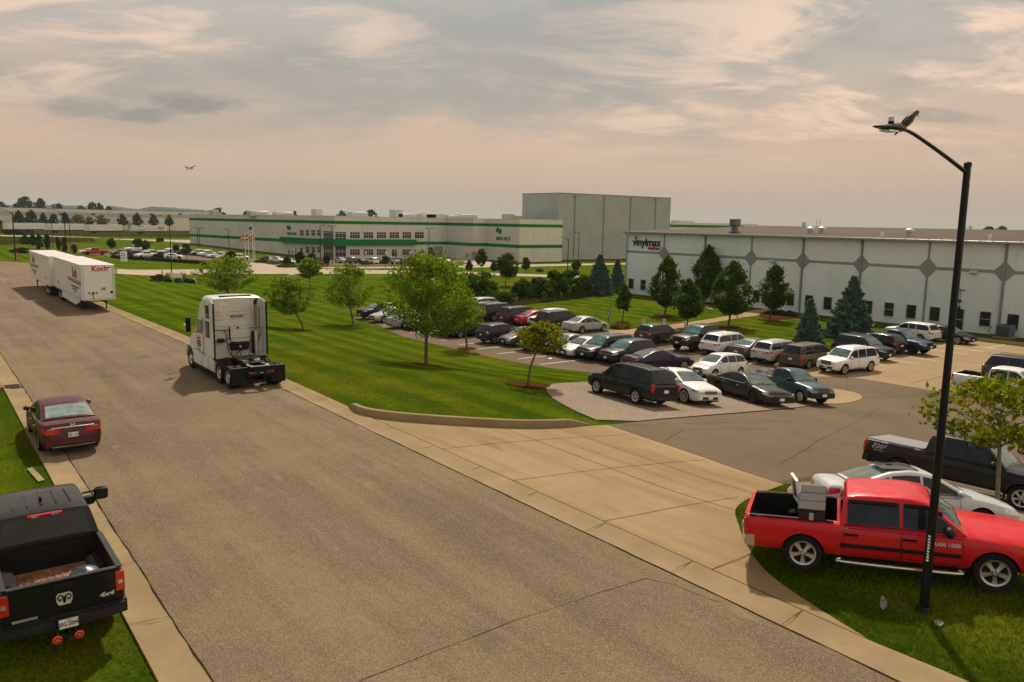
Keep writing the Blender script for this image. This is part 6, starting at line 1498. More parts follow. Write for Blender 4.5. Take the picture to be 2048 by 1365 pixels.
# ------------------------------------------------------------------ trees and shrubs
L_MAPLE = leaf_mat('maple_leaf', (.048, .112, .004), (.225, .315, .012), trans=.5, odd=((.40, .09, .015), .985))
L_MAPLEO = leaf_mat('maple_leaf_turning', (.055, .10, .004), (.25, .28, .012), trans=.5, odd=((.45, .10, .012), .955))
L_PEAR = leaf_mat('pear_leaf', (.018, .050, .003), (.095, .150, .008), trans=.4)
L_BUSH = leaf_mat('shrub_leaf', (.022, .055, .006), (.080, .125, .012), trans=.4)
L_SPRUCE = leaf_mat('spruce_needle', (.045, .085, .066), (.150, .215, .175), trans=.2)
L_FAR = leaf_mat('far_leaf', (.020, .045, .018), (.055, .085, .030), trans=.3)
L_FARY = leaf_mat('far_leaf_yellowing', (.09, .11, .02), (.19, .19, .05), trans=.35)
L_FARB = leaf_mat('far_leaf_brown', (.06, .035, .02), (.10, .06, .03), trans=.3)
L_DARK = leaf_mat('dark_shrub_leaf', (.010, .020, .008), (.030, .042, .014), trans=.25)
L_ORN = leaf_mat('ornamental_grass_blade', (.25, .20, .06), (.36, .30, .10), trans=.4)
M_BARK = plain('bark', (.085, .062, .045), .9, var=.45, scale=12)
M_BARKL = plain('bark_pale', (.17, .14, .10), .9, var=.45, scale=10)
def leaves(P, size, seed, elong=1.5, updir=0.):
    """small four sided leaves at points P (n,3)"""
    g = np.random.default_rng(seed); n = len(P)
    a = g.normal(size=(n, 3)); a /= np.linalg.norm(a, axis=1)[:, None]
    b = g.normal(size=(n, 3)); b[:, 2] += updir; b -= (b*a).sum(1)[:, None]*a; b /= np.linalg.norm(b, axis=1)[:, None]
    s = (size*g.uniform(.6, 1.3, n))[:, None]
    V = np.stack([P-a*s*elong*.5, P+b*s*.42-a*s*.05, P+a*s*elong*.5, P-b*s*.42-a*s*.05], 1)
    return V.reshape(-1, 3), np.arange(n*4).reshape(-1, 4)
def crown_pts(kind, rx, ry, h, n, g):
    """leaf points; crown base at z=0, top at h"""
    def shape(z):          # radius profile, z in 0..1
        if kind == 'maple': return np.clip(np.sin(np.pi*np.clip(z*.93+.04, 0, 1))**.62*(1.0-.22*z), .02, 1)
        if kind == 'pear': return np.clip(np.minimum(1, (z+.02)/.30)**.6*(1-np.clip((z-.30)/.72, 0, 1)**1.7), .02, 1)
        if kind == 'column': return np.clip(np.sin(np.pi*np.clip(z*.9+.08, 0, 1))**.5, .05, 1)
        if kind == 'bush': return np.clip(np.sqrt(np.clip(1-((z-.30)/.72)**2, 0, 1)), .1, 1)
        return np.clip(1-z, .03, 1)
    if kind == 'spruce':
        P = []; nl = max(9, int(h/.34)); per = n/nl
        for i in range(nl):
            z = (i+.5)/nl; R_ = (1-z)**.88*(1+.10*math.sin(i*2.4))+.03; nb = max(6, int(15*(1-z)+5)); ph = g.uniform(0, 6.28)
            for k in range(nb):
                a = ph+k*6.283/nb+g.normal()*.12; m = max(3, int(per*(.25+1.5*(1-z))/nb)); L = R_*g.uniform(.78, 1.10)
                t = g.uniform(.12, 1, m)**.75; w_ = g.normal(size=m)*.10*(1-t*.6)*max(.25, (1-z))
                x = np.cos(a)*L*t-np.sin(a)*w_; y = np.sin(a)*L*t+np.cos(a)*w_
                P.append(np.stack([x*rx, y*ry, (z+.02)*h-(.30*t-.24*t*t)*rx*.55*(1-z)+g.normal(size=m)*.045], 1))
        return np.concatenate(P)
    nb = {'maple': int(min(110, 40+n/90)), 'pear': 95, 'column': 30, 'bush': 42}[kind]; per = max(4, n//nb); P = []
    ang = [(g.uniform(.06, .15), g.integers(2, 6), g.uniform(0, 6.28), g.uniform(2, 9)) for _ in range(3)]
    irr = lambda a, z: 1+sum(q_[0]*np.sin(q_[1]*a+q_[2]+q_[3]*z) for q_ in ang)
    for i in range(nb):
        z = g.uniform(.05, .97); r = shape(np.array([z]))[0]; a = g.uniform(0, 6.283); q = (g.uniform(.40, 1.04)**.55 if i % 4 else g.uniform(0, .5))*irr(a, z)
        c = np.array([math.cos(a)*r*q*rx, math.sin(a)*r*q*ry, z*h]); s = (.105 if kind == 'maple' else .115)*g.uniform(.7, 1.3)
        if kind == 'maple':       # a twig with leaves along it, reaching outward and up
            d = np.array([math.cos(a)*rx, math.sin(a)*ry, h*.35])*g.uniform(.18, .42); t = g.uniform(-.5, 1, per)
            p = c+t[:, None]*d*.8+g.normal(size=(per, 3))*np.array([rx, ry, h*.42])*s*(1.05-.55*np.abs(t))[:, None]
        else: p = c+g.normal(size=(per, 3))*np.array([rx, ry, h*.40])*s
        P.append(p)
    p = np.concatenate(P); zz_ = p[:, 2]/h; rr_ = np.hypot(p[:, 0]/rx, p[:, 1]/ry); lim = shape(np.clip(zz_, 0, 1))*1.14*irr(np.arctan2(p[:, 1], p[:, 0]), zz_)+.06
    k = (zz_ > -.03) & (zz_ < 1.05) & ((rr_ < lim) | (g.random(len(p)) < .12)); return p[k]
def tree(name, label, cat, base, box, kind, mat, seed, n=3000, leaf=.11, group=None, lean=0., bark=None, mulch=0., ground=None, depth_k=1., loose=False):
    """base = pixel of the trunk foot (or a world point), box = (u0,u1,v0,v1) crown outline in the picture"""
    p = Vector(base) if len(base) == 3 else at(*base); bu, bv = (base if len(base) == 2 else (None, None))
    d = (p-CP).dot(FW); ppm = FPX/d
    if bu is None: q = p-CP; bu = 1024+FPX*q.dot(RT)/d; bv = 682.5-FPX*q.dot(UP)/d
    u0, u1, v0, v1 = box; rx = (u1-u0)/2/ppm; zt_ = (bv-v0)/ppm; zb_ = max(0.05, (bv-v1)/ppm); cu = (u0+u1)/2; off = (cu-bu)/ppm
    g = np.random.default_rng(seed); h = zt_-zb_
    T = thing(name, label, cat, p, 0, group)
    side = Vector((RT.x, RT.y, 0)).normalized()*off
    P = crown_pts(kind, rx, rx*depth_k, h, int(n*1.7), g)+np.array([side.x, side.y, zb_])
    V, F = leaves(P, leaf*1.15, seed, 1.5 if kind != 'spruce' else 2.6); add('crown', np_mesh('crown', V, F, mat), T)
    r0 = max(.03, min(.16, zt_*.017)); b = MB(); zc = zb_+h*(.55 if kind != 'spruce' else .95)
    mid = Vector((side.x*.35, side.y*.35, zb_*.6+.01)); top = Vector((side.x*.95, side.y*.95, zc))
    b.tube(spline([(0, 0, -.1), (mid.x*.5, mid.y*.5, zb_*.5), (side.x*.7, side.y*.7, zb_+h*.12), tuple(top)], 4), [r0*1.25]+[r0]*3+[r0*(.95-.05*i) for i in range(8)]+[r0*.3], 8)
    if kind in ('maple', 'pear') and n >= 1500:
        for i in range(9):
            a = i*2.4+seed; zz_ = zb_+h*(.02+.05*i); q = Vector((side.x*(.7+.03*i), side.y*(.7+.03*i), zz_)); e = Vector((math.cos(a)*rx*.66, math.sin(a)*rx*.66, h*.30))
            b.tube([q, q+e*.5+Vector((0, 0, h*.02)), q+e], [r0*.42, r0*.28, r0*.10], 5)
    b.obj('trunk', bark or M_BARK, T)
    if mulch: disc('mulch', p.x, p.y, mulch, M_MULCH, .05, seed)
    return T
G_MAP = 'young maples on the lawn'
tree('maple_tree', 'young maple with low round crown behind the road tractor', 'tree', (458, 603), (398, 512, 513, 583), 'maple', L_MAPLE, 1, 3024, .17, G_MAP)
tree('maple_tree', 'young maple with a slanting trunk on the lawn right of the road tractor', 'tree', (607, 661), (534, 627, 553, 628), 'maple', L_MAPLE, 2, 3024, .13, G_MAP, mulch=.9)
tree('maple_tree', 'young maple with open branches, two trees left of the largest maple', 'tree', (706, 652), (648, 745, 530, 616), 'maple', L_MAPLE, 3, 2592, .14, G_MAP, mulch=.8)
tree('maple_tree', 'largest maple with full green crown in the middle of the lawn', 'tree', (852, 730), (766, 940, 507, 672), 'maple', L_MAPLE, 4, 8200, .115, G_MAP, mulch=1.15, bark=M_BARK)
tree('maple_tree', 'slim maple standing right beside the largest maple', 'tree', (934, 699), (886, 966, 578, 662), 'maple', L_MAPLE, 5, 2736, .105, G_MAP, mulch=.85)
tree('maple_tree', 'small maple with orange tinged leaves near the gravel corner', 'tree', (1055, 771), (1028, 1136, 645, 702), 'maple', L_MAPLEO, 6, 2160, .105, G_MAP, mulch=1.2)
tree('maple_tree', 'small maple near the cross street below the glazed office corner', 'tree', (621, 575), (592, 645, 517, 556), 'maple', L_MAPLE, 7, 1800, .22, G_MAP)
tree('maple_tree', 'round dark green maple standing alone before the far lane', 'tree', (1011, 573), (990, 1036, 508, 557), 'maple', L_PEAR, 8, 2600, .20, G_MAP, mulch=.9)
for i, (bx_, cr_, k_, lab) in enumerate((((962, 540), (951, 973, 498, 534), 'maple', 'young round tree before the plain cream wing of the plant'), ((1052, 545), (1043, 1060, 517, 539), 'maple', 'small round tree left of the far street lamp'), ((1153, 545), (1144, 1160, 521, 541), 'maple', 'small thin tree right of the far street lamp'), ((771, 537), (763, 780, 513, 528), 'maple', 'thin sapling by the far lane in front of the plant office'), ((939, 541), (932, 945, 522, 541), 'pear', 'small dark conical shrub by the far lane'), ((988, 542), (981, 994, 524, 542), 'pear', 'second small conical shrub beside the round lone maple'), ((573, 534), (564, 584, 514, 533), 'pear', 'dark conical evergreen by the plant driveway'), ((598, 534), (590, 612, 505, 528), 'maple', 'dark leaved small tree among the cars before the glazed corner'), ((623, 534), (616, 632, 507, 524), 'maple', 'sparse dark sapling left of the lamp before the glazed corner'), ((861, 527), (855, 868, 496, 524), 'column', 'thin pale sapling beside the grey shutter door'), ((654, 535), (647, 660, 512, 527), 'maple', 'small dark tree by the red car at the plant office'))):
    tree('young_tree', lab, 'tree', bx_, cr_, k_, L_DARK if 'dark' in lab and k_ == 'maple' else L_FAR if k_ == 'pear' else L_BUSH, 30+i, 700, .34, 'small trees by the far lane')
G_P = 'ornamental pears before the factory'
tree('pear_tree', 'leftmost dense oval pear tree before the factory sign wall', 'tree', (1330, 632), (1300, 1365, 516, 613), 'pear', L_PEAR, 11, 4200, .19, G_P, mulch=1.5)
tree('pear_tree', 'small rounded pear tree by the footpath and white signs', 'tree', (1374, 661), (1341, 1406, 560, 636), 'pear', L_PEAR, 12, 3800, .16, G_P, mulch=1.0)
tree('pear_tree', 'tallest pear tree standing close to the factory wall', 'tree', (1407, 607), (1381, 1444, 495, 598), 'pear', L_PEAR, 13, 4200, .21, G_P, mulch=1.6)
tree('pear_tree', 'broad full pear tree in front of the footpath', 'tree', (1457, 654), (1422, 1501, 523, 632), 'pear', L_PEAR, 14, 4600, .17, G_P, mulch=1.4)
tree('pear_tree', 'narrow pointed pear tree in front of the factory entrance', 'tree', (1539, 641), (1515, 1575, 529, 617), 'pear', L_PEAR, 15, 3600, .17, G_P, mulch=1.3)
tree('sapling', 'thin young sapling on the lawn beside the blue disabled sign', 'tree', (1245, 645), (1231, 1263, 570, 623), 'pear', L_BUSH, 16, 650, .20, None, mulch=.8)
G_S = 'blue spruces'
tree('spruce_tree', 'large blue spruce in front of the factory windows', 'tree', (1700, 676), (1648, 1750, 556, 676), 'spruce', L_SPRUCE, 21, 14000, .15, G_S)
tree('spruce_tree', 'smaller blue spruce left of the large one on the lawn', 'tree', (1615, 690), (1586, 1646, 600, 689), 'spruce', L_SPRUCE, 22, 9000, .14, G_S)
tree('spruce_tree', 'tall dark spruce beside the hedge left of the factory corner', 'tree', (1197, 589), (1166, 1230, 513, 588), 'spruce', L_SPRUCE, 23, 9000, .22, G_S)
tree('spruce_tree', 'narrow spruce squeezed against the left corner of the factory', 'tree', (1233, 584), (1215, 1252, 522, 583), 'spruce', L_SPRUCE, 24, 6000, .22, G_S)
# the foreground tree on the right
tree('maple_tree', 'young maple with turning leaves standing right of the lamp post', 'tree', (1991, 1032), (1848, 2110, 752, 892), 'maple', L_MAPLEO, 43, 1700, .11, G_MAP, bark=M_BARKL)
# hedge mass between lawn and far lane
G_H = 'rough shrubs of the hedge row'
for i, (bx_, cr_) in enumerate((((955, 609), (908, 1004, 545, 608)), ((925, 606), (905, 945, 572, 606)), ((1040, 604), (1020, 1064, 560, 604)), ((1075, 601), (1050, 1105, 556, 600)), ((1108, 598), (1082, 1136, 544, 598)), ((1140, 594), (1112, 1172, 541, 594)), ((1010, 612), (985, 1034, 585, 612)), ((1165, 592), (1148, 1184, 552, 592)), ((885, 600), (868, 905, 578, 600)))):
    tree('hedge_shrub', ('big dark rounded shrub left of the hedge gap', 'low dark shrub at the foot of the big rounded one', 'left end shrub of the continuous hedge row', 'second shrub from the left end of the continuous hedge', 'tall middle shrub of the continuous hedge', 'tallest hedge shrub next to the dark spruce', 'low pale shrub before the hedge gap', 'right end hedge shrub touching the dark spruce', 'half hidden low shrub behind the slim maple')[i], 'shrub', bx_, cr_, 'bush', L_BUSH, 50+i, 2600, .22, G_H)
X, Y = pxscatter([(935, 606), (1010, 616), (1170, 596), (1175, 592), (1080, 600), (1010, 606)], 2200, 4); blades('tall_grass', X, Y, .3, .8, .12, M_STRAW, 'uncut straw grass along the foot of the hedge', 10)
# columnar trees and lot trees on the left
for i, (bx_, cr_, lab, m_, k_) in enumerate((((51, 490), (41, 60, 471, 490), 'broad dark tree on the left behind the lamp post', L_FAR, 'pear'), ((66.5, 494), (59, 74, 470, 491), 'short conical tree left of the two tallest columnar trees', L_FAR, 'pear'), ((80, 500), (74, 85, 470, 498), 'leftmost tall columnar tree above the trailer roofs', L_FAR, 'column'), ((95, 500), (90, 100, 470, 498), 'second tall columnar tree above the trailer roofs', L_FAR, 'column'), ((117, 503), (113.5, 121, 476, 501), 'thin brownish columnar tree above the trailer roofs', L_FARB, 'column'), ((130, 505), (126, 134, 474, 503), 'columnar tree right behind the second lamp post', L_FAR, 'column'), ((149.5, 507), (145, 153, 490, 505), 'short columnar tree at the corner of the far car park', L_FAR, 'column'), ((225, 504), (215, 232, 478, 496), 'thin round tree alone on the far car park island', L_BUSH, 'maple'), ((277, 507), (269, 287, 477, 495), 'left of two lean trees among the far parked cars', L_BUSH, 'maple'), ((291, 508), (284, 300, 482, 500), 'right of two lean trees among the far parked cars', L_BUSH, 'maple'), ((374, 520), (365, 382, 489, 508), 'lean tree by the white lot hatchback and tall pole', L_BUSH, 'maple'), ((462, 524), (455, 472, 504, 517), 'dark small tree beside the white van in the far lot', L_DARK, 'maple'), ((352, 510), (346, 360, 490, 504), 'small tree partly hiding the far white pickup', L_BUSH, 'maple'))):
    tree('columnar_tree' if k_ == 'column' else 'young_tree', lab, 'tree', bx_, cr_, k_, m_, 70+i, 800, .34, 'trees round the far car park')
# shrub bed beside the road sign
for i, (u, v, w_, h_, m_, lab) in enumerate(((318, 563, 30, 13, L_BUSH, 'spreading grey green shrub left of the white lawn sign'), (336, 565, 14, 9, L_BUSH, 'round low shrub directly left of the white lawn sign'), (357, 566, 13, 8, L_BUSH, 'round low shrub under the white lawn sign'), (374, 566, 13, 8, L_BUSH, 'round low shrub right of the white lawn sign'), (383, 567, 12, 7, L_BUSH, 'rightmost low shrub of the sign bed'))):
    tree('low_shrub', lab, 'shrub', (u, v), (u-w_/2, u+w_/2, v-h_, v), 'bush', m_, 90+i, 500, .22, 'low shrubs of the sign bed')
for u, v, lab in ((336, 562, 'straw coloured ornamental grass left of the white lawn sign'), (368, 562, 'straw coloured ornamental grass right of the white lawn sign')):
    p = at(u, v); q = np.random.default_rng(u); n = 260; T = thing('ornamental_grass', lab, 'grass', p)
    a = q.uniform(0, 6.28, n); P = np.empty((n, 3, 3)); dx = np.cos(a)*.06; dy = np.sin(a)*.06; la = q.uniform(0, 6.28, n); ln = q.uniform(.05, .55, n); h_ = q.uniform(.7, 1.5, n)
    P[:, 0] = np.stack([-dx, -dy, 0*a], 1); P[:, 1] = np.stack([dx, dy, 0*a], 1); P[:, 2] = np.stack([np.cos(la)*ln, np.sin(la)*ln, h_], 1)
    add('blades', np_mesh('blades', P.reshape(-1, 3), np.arange(n*3).reshape(-1, 3), L_ORN), T)
# dark hedge row along the far car park
for i in range(17):
    u = 229+i*11; v = 517+i*.78 if i < 3 else 519.3+(i-3)*.72
    tree('clipped_shrub', 'dark low shrub in the planted row before the far car park', 'shrub', (u, v), (u-6, u+6, v-5.5, v), 'bush', L_DARK, 120+i, 160, .36, 'dark shrubs of the planted row before the far car park')
tree('clipped_shrub', 'wide dark green bush before the white cars of the far lot', 'shrub', (318, 517), (300, 332, 507, 517), 'bush', L_DARK, 150, 500, .4)
for i, (u0, u1, v) in enumerate(((508, 540, 526), (536, 562, 528.5), (553, 592, 535.5), (722, 742, 530), (872, 896, 527.5), (1072, 1086, 544))):
    tree('flower_bed_shrub', ('reddish flower shrubs at the plant driveway', 'yellow green shrubs right of the reddish flower shrubs', 'flat green ground shrub left of the office lamp', 'low green shrub before the plant office cars', 'low green shrub before the two white suvs at the plant', 'low green shrub beside the far street lamp')[i], 'shrub', ((u0+u1)/2, v), (u0, u1, v-5, v), 'bush', (L_FARB, L_FARY, L_BUSH, L_BUSH, L_BUSH, L_BUSH)[i], 160+i, 500, .35)
for u, v in ((1232, 653), (1250, 655), (1285, 659), (1296, 662)):
    tree('low_shrub', 'low yellow green shrub in the bed at the footpath end', 'shrub', (u, v+4), (u-11, u+11, v-5, v+4), 'bush', L_FARY if u % 3 else L_BUSH, u, 260, .14, 'low shrubs at the footpath end')
for u, v in ((1545, 625), (1562, 626), (1578, 627)):
    tree('low_shrub', 'low green shrub in the bed at the factory entrance', 'shrub', (u, v+5), (u-11, u+11, v-5, v+5), 'bush', L_BUSH, u, 300, .16, 'low shrubs at the factory entrance')
sheet('mulch', smooth(px((1512, 634), (1530, 622), (1585, 625), (1602, 636), (1560, 640)), 2), M_MULCH, .05)
# --- trees before and beyond the long warehouse
G_W = 'trees in front of the long warehouse'
def wpt(u, v, off):
    d = ray(u, v); o = WO-wn*off; k = (o-CP).dot(wn)/d.dot(wn); p = CP+d*k; return (p.x, p.y, zg(p.x, p.y))
for i, (u, w_, v0, m_, lab) in enumerate(((40, 20, 423, L_FAR, 'full dark tree before the warehouse, first from the left'), (65, 24, 422, L_FAR, 'full dark tree before the warehouse, second from the left'), (88, 15, 427, L_FAR, 'open dark tree before the warehouse, third from the left'), (109, 18, 429, L_FAR, 'dark rounded tree before the warehouse left of the lamp post'), (132, 16, 425, L_FAR, 'dark tree before the warehouse right behind the lamp post'), (156, 30, 430, L_FARY, 'wide yellow green tree before the warehouse'), (180, 18, 436, L_FARY, 'small yellow green tree between two wider ones'), (205, 26, 431, L_FARY, 'wide golden green tree before the warehouse'), (246, 18, 431, L_FAR, 'dark tree before the warehouse behind the slim lot pole'), (276, 20, 427, L_FAR, 'tall dark tree between the pole and the lettered trailer'), (308, 18, 430, L_FAR, 'dark rounded tree above the lettered trailer'), (339, 16, 431, L_FAR, 'rightmost dark tree before the warehouse by the cream plant'), (-6, 22, 438, L_FAR, 'dark tree cut by the left picture edge before the warehouse'))):
    p = wpt(u, 450, 14); tree('warehouse_tree', lab, 'tree', p, (u-w_/2, u+w_/2, v0, 452), 'pear' if m_ is L_FAR else 'maple', m_, 200+i, 1000, .6, G_W)
for i, (u, w_, v0, m_, lab) in enumerate(((5, 26, 405, L_FAR, 'dark rounded tree behind the warehouse at the left edge'), (52, 32, 395, L_FAR, 'tall open ragged tree rising behind the warehouse'), (84, 20, 399, L_FAR, 'tall dense tree behind the warehouse near the lamp arm'), (34, 18, 409, L_FAR, 'low tree behind the warehouse beside the ragged one'), (118, 26, 409, L_FARB, 'brownish low tree behind the warehouse'), (165, 18, 413, L_FARY, 'yellowish low tree behind the warehouse'), (187, 20, 407, L_FAR, 'round topped tree behind the warehouse, left of a pair'), (201, 16, 408, L_FAR, 'round topped tree behind the warehouse, right of a pair'), (220, 14, 414, L_FARB, 'low brownish tree at the end of the warehouse tree line'), (438, 26, 417, L_FAR, 'dark tree rising behind the left part of the cream plant'), (683, 20, 423, L_FAR, 'dark tree above the cream plant roof by the office'), (742, 24, 421, L_FAR, 'wide dark tree above the middle of the cream plant roof'), (590, 16, 424, L_FAR, 'small tree above the shaded wing of the cream plant'), (495, 18, 423, L_FAR, 'low tree just above the shaded plant roof'), (1975, 18, 455, L_FAR, 'dark treetop above the brown roof, left of a pair'), (2000, 18, 455, L_FAR, 'dark treetop above the brown roof, right of a pair'))):
    D_ = 700 if u < 1000 else 520; p = CP+ray(u, 440)*D_; tree('skyline_tree', lab, 'tree', (p.x, p.y, zg(p.x, p.y)), (u-w_/2, u+w_/2, v0, v0+ (26 if u < 1000 else 14)), 'maple', m_, 230+i, 900, 1.0, 'trees on the skyline')
# left bushes before the parked semi trailers
for i, (u, w_, v, v0) in enumerate(((10, 40, 470, 449), (35, 34, 470, 452), (50, 30, 470, 455), (-14, 36, 470, 447))):
    tree('hedge_shrub', ('large green thicket at the left edge before the white trailers', 'middle green thicket before the leftmost white trailer', 'right end green thicket before the leftmost white trailer', 'green thicket cut by the left picture edge')[i], 'shrub', (u, v), (u-w_/2, u+w_/2, v0, v), 'bush', L_BUSH, 260+i, 1400, .7, 'green thickets on the left')
for u, v, w_, h_ in ((30, 506, 18, 5), (45, 507, 16, 6), (42, 501, 24, 4)): tree('low_shrub', 'low dark shrub by the street corner on the left', 'shrub', (u, v), (u-w_/2, u+w_/2, v-h_, v), 'bush', L_DARK, u+300, 300, .3, 'low dark shrubs at the left street corner')
for u in (318, 325): tree('low_shrub', 'small round evergreen beside the far path at the plant end', 'shrub', (u-2, 484), (u-5, u+2, 477, 484), 'bush', L_DARK, u+400, 200, .5, 'small round evergreens by the far path')
# --- hills
def ridge(D_, u0, u1, prof, n, mat):
    V = []; 
    us = np.linspace(u0, u1, n)
    q = np.random.default_rng(int(D_)); rows = [[], [], [], []]
    for i, u in enumerate(us):
        v = lerp_poly(prof, u)+q.uniform(-1.1, .6); p = CP+ray(u, v)*D_; g0 = zg(p.x, p.y); dd = Vector((p.x, p.y, 0)).normalized()
        for r_, (k, f) in zip(rows, ((-40, -.1), (-14, .72), (0, 1.), (160, .9))):
            e = q.uniform(-.04, .04) if 0 < f < 1 else 0; pp = Vector((p.x, p.y, 0))+dd*k; r_.append((pp.x, pp.y, g0-2+(p.z-g0+2)*(f+e)))
    return tag(MB().grid(rows).obj('wooded_hill', mat, sharp=None), kind='structure')
m_hill = plain('wooded_hillside', (.030, .055, .040), .95, var=.5, scale=.04)
ridge(1900, 205, 445, [(205, 420), (222, 412), (250, 416), (275, 419), (300, 414), (330, 415), (370, 418), (400, 420), (425, 423), (445, 428)], 90, m_hill)
ridge(2300, -60, 215, [(-60, 412), (60, 410), (120, 411), (150, 412), (180, 414), (215, 420)], 70, m_hill)
ridge(2600, 1320, 2300, [(1320, 449), (1500, 452), (1560, 453), (1650, 457), (1800, 461), (2300, 468)], 120, m_hill)
ridge(2400, 440, 1060, [(440, 430), (560, 431), (700, 436), (900, 440), (1060, 443)], 90, m_hill)
# ------------------------------------------------------------------ lamps, signs, birds, people, far vehicles
def proj_h(p, v):
    """height above p at which the vertical through p meets picture row v"""
    lo, hi = -2., 60.
    for _ in range(40):
        m = (lo+hi)/2; q = Vector((p.x, p.y, p.z+m))-CP; y = 682.5-FPX*q.dot(UP)/q.dot(FW)
        if y > v: lo = m
        else: hi = m
    return lo
SCR = Vector((RT.x, RT.y, 0)).normalized()
def lamp_head(b, p, d, L=.72, m=0):
    """cobra style luminaire from p along d"""
    d = Vector(d).normalized(); s_ = d.cross(Vector((0, 0, 1))).normalized(); u = s_.cross(d); rows = []
    for k, wd_, hh in ((-.04, .05, .05), (0, .09, .085), (.10, .13, .10), (.26, .15, .085), (.5, .14, .06), (.75, .10, .035), (1., .04, .015)):
        c = Vector(p)+d*L*k-u*(.02*k); rows.append([c+s_*wd_*math.cos(a)+u*hh*(math.sin(a) if math.sin(a) > 0 else math.sin(a)*.55) for a in np.linspace(0, 2*math.pi, 12, endpoint=False)])
    b.grid(rows, m, True); b.poly(rows[0], m); b.poly(rows[-1], m)
def street_lamp(label, base, vtop, adir, alen, rise, r0=.10, r1=.075, detail=False, group='street lamps'):
    p = at(*base); T = thing('street_lamp', label, 'street lamp', p, 0, group); H = proj_h(p, vtop); n = 16 if detail else 8
    b = MB(); b.tube([(0, 0, -.1), (0, 0, H*.5), (0, 0, H)], [r0, r0*.25+r1*.75, r1], n); b.obj('pole', M_BLACKPOLE, T)
    d = Vector(adir).normalized(); e = d*alen+Vector((0, 0, H+rise))
    b = MB(); pts = spline([(0, 0, H-.12), tuple(d*alen*.42+Vector((0, 0, H-.12+(rise+.12)*.50))), tuple(d*alen*.84+Vector((0, 0, H+rise*.93))), tuple(e)], 5)
    b.tube(pts, [r1*.62-(r1*.22)*i/(len(pts)-1) for i in range(len(pts))], n); b.obj('arm', M_BLACKPOLE, T)
    b = MB(); lamp_head(b, e, d, .78 if detail else 1.0); hd_ = b.obj('lamp_head', M_BLACKPOLE, T)
    b = MB(); c = e+d*.34; b.box(c.x-.14, c.x+.14, c.y-.09, c.y+.09, c.z-.07, c.z-.045); b.obj('lens', M_LENS, hd_)
    return T, p, H, e, d
T, P_, H_, E_, D_ = street_lamp('tall black street lamp in the right foreground with a bird perched on its arm', (1847, 1220), 333, (-1, .0, 0), 2.50, .46, .092, .062, True)
b = MB(); b.lathe([(.066, H_-.005), (.070, H_+.0), (.070, H_+.05), (.05, H_+.075), (.001, H_+.075)], 16); b.obj('pole_cap', M_BLACKPOLE, T)
for z in (H_-.06, H_-.28): b = MB(); b.lathe([(.02, .0), (.02, .012), (.001, .012)], 8, 0, 'y', (-.01, -.074, z)); b.obj('bolt', M_ALU, T)
b = MB(); c = E_+D_*.30; b.tube([(c.x, c.y, c.z+.05), (c.x, c.y, c.z+.10)], .046, 10); b.tube([(c.x, c.y, c.z+.10), (c.x, c.y, c.z+.165)], .042, 10, 1); b.obj('photocell', [M_BLACK, plain('photocell_grey', (.45, .45, .47), .4)], T)
b = MB(); b.lathe([(.16, 0), (.15, .05), (.105, .08), (.001, .08)], 12); b.obj('base_collar', M_BLACKPOLE, T)
b = MB(); q = random.Random(2)
for k in range(9): z = 1.05+k*.062; fv = Vector((-P_.x, -P_.y, 0)).normalized(); sv = Vector((-fv.y, fv.x, 0)); o = fv*.0905-sv*.02; b.prism([tuple(o+sv*x_+Vector((0, 0, zz_))) for x_, zz_ in ((-.022, z), (.022, z), (.022, z+.042*q.uniform(.6, 1)), (-.022, z+.042))], tuple(fv*.002))
b.obj('pole_number', M_WHITE, T)
# bird of prey perched on the arm
Bd = thing('bird', 'brown hawk like bird with pale breast perched on the lamp arm', 'bird', P_+E_+Vector((.10, 0, .045)))
ax = (SCR*.62+Vector((0, 0, .80))).normalized(); fr_ = (SCR*.80-Vector((0, 0, .62))).normalized(); lt = ax.cross(fr_)
rows = []
for k, r_, dep, off in ((-.13, .010, .006, -.02), (-.06, .020, .012, -.012), (0, .040, .036, 0), (.07, .056, .056, .006), (.15, .060, .060, .006), (.21, .048, .048, .004), (.245, .036, .038, .004), (.275, .040, .042, .010), (.305, .034, .036, .014), (.325, .016, .018, .014), (.33, .002, .002, .014)):
    c = ax*k*1.05+fr_*off; rows.append([c+lt*r_*math.cos(a)+fr_*dep*math.sin(a) for a in np.linspace(0, 2*math.pi, 14, endpoint=False)])
b = MB(); b.grid(rows, 0, True); n_ = 14
for i, f in enumerate(b.f):
    k = i % n_; rr_ = i//n_
    if 1 <= k <= 5 and 2 <= rr_ <= 6: b.m[i] = 1
body = b.obj('body', [plain('feather_brown', (.075, .042, .030), .8, var=.5, scale=40), plain('feather_pale', (.33, .25, .18), .8, var=.35, scale=45)], Bd, 80)
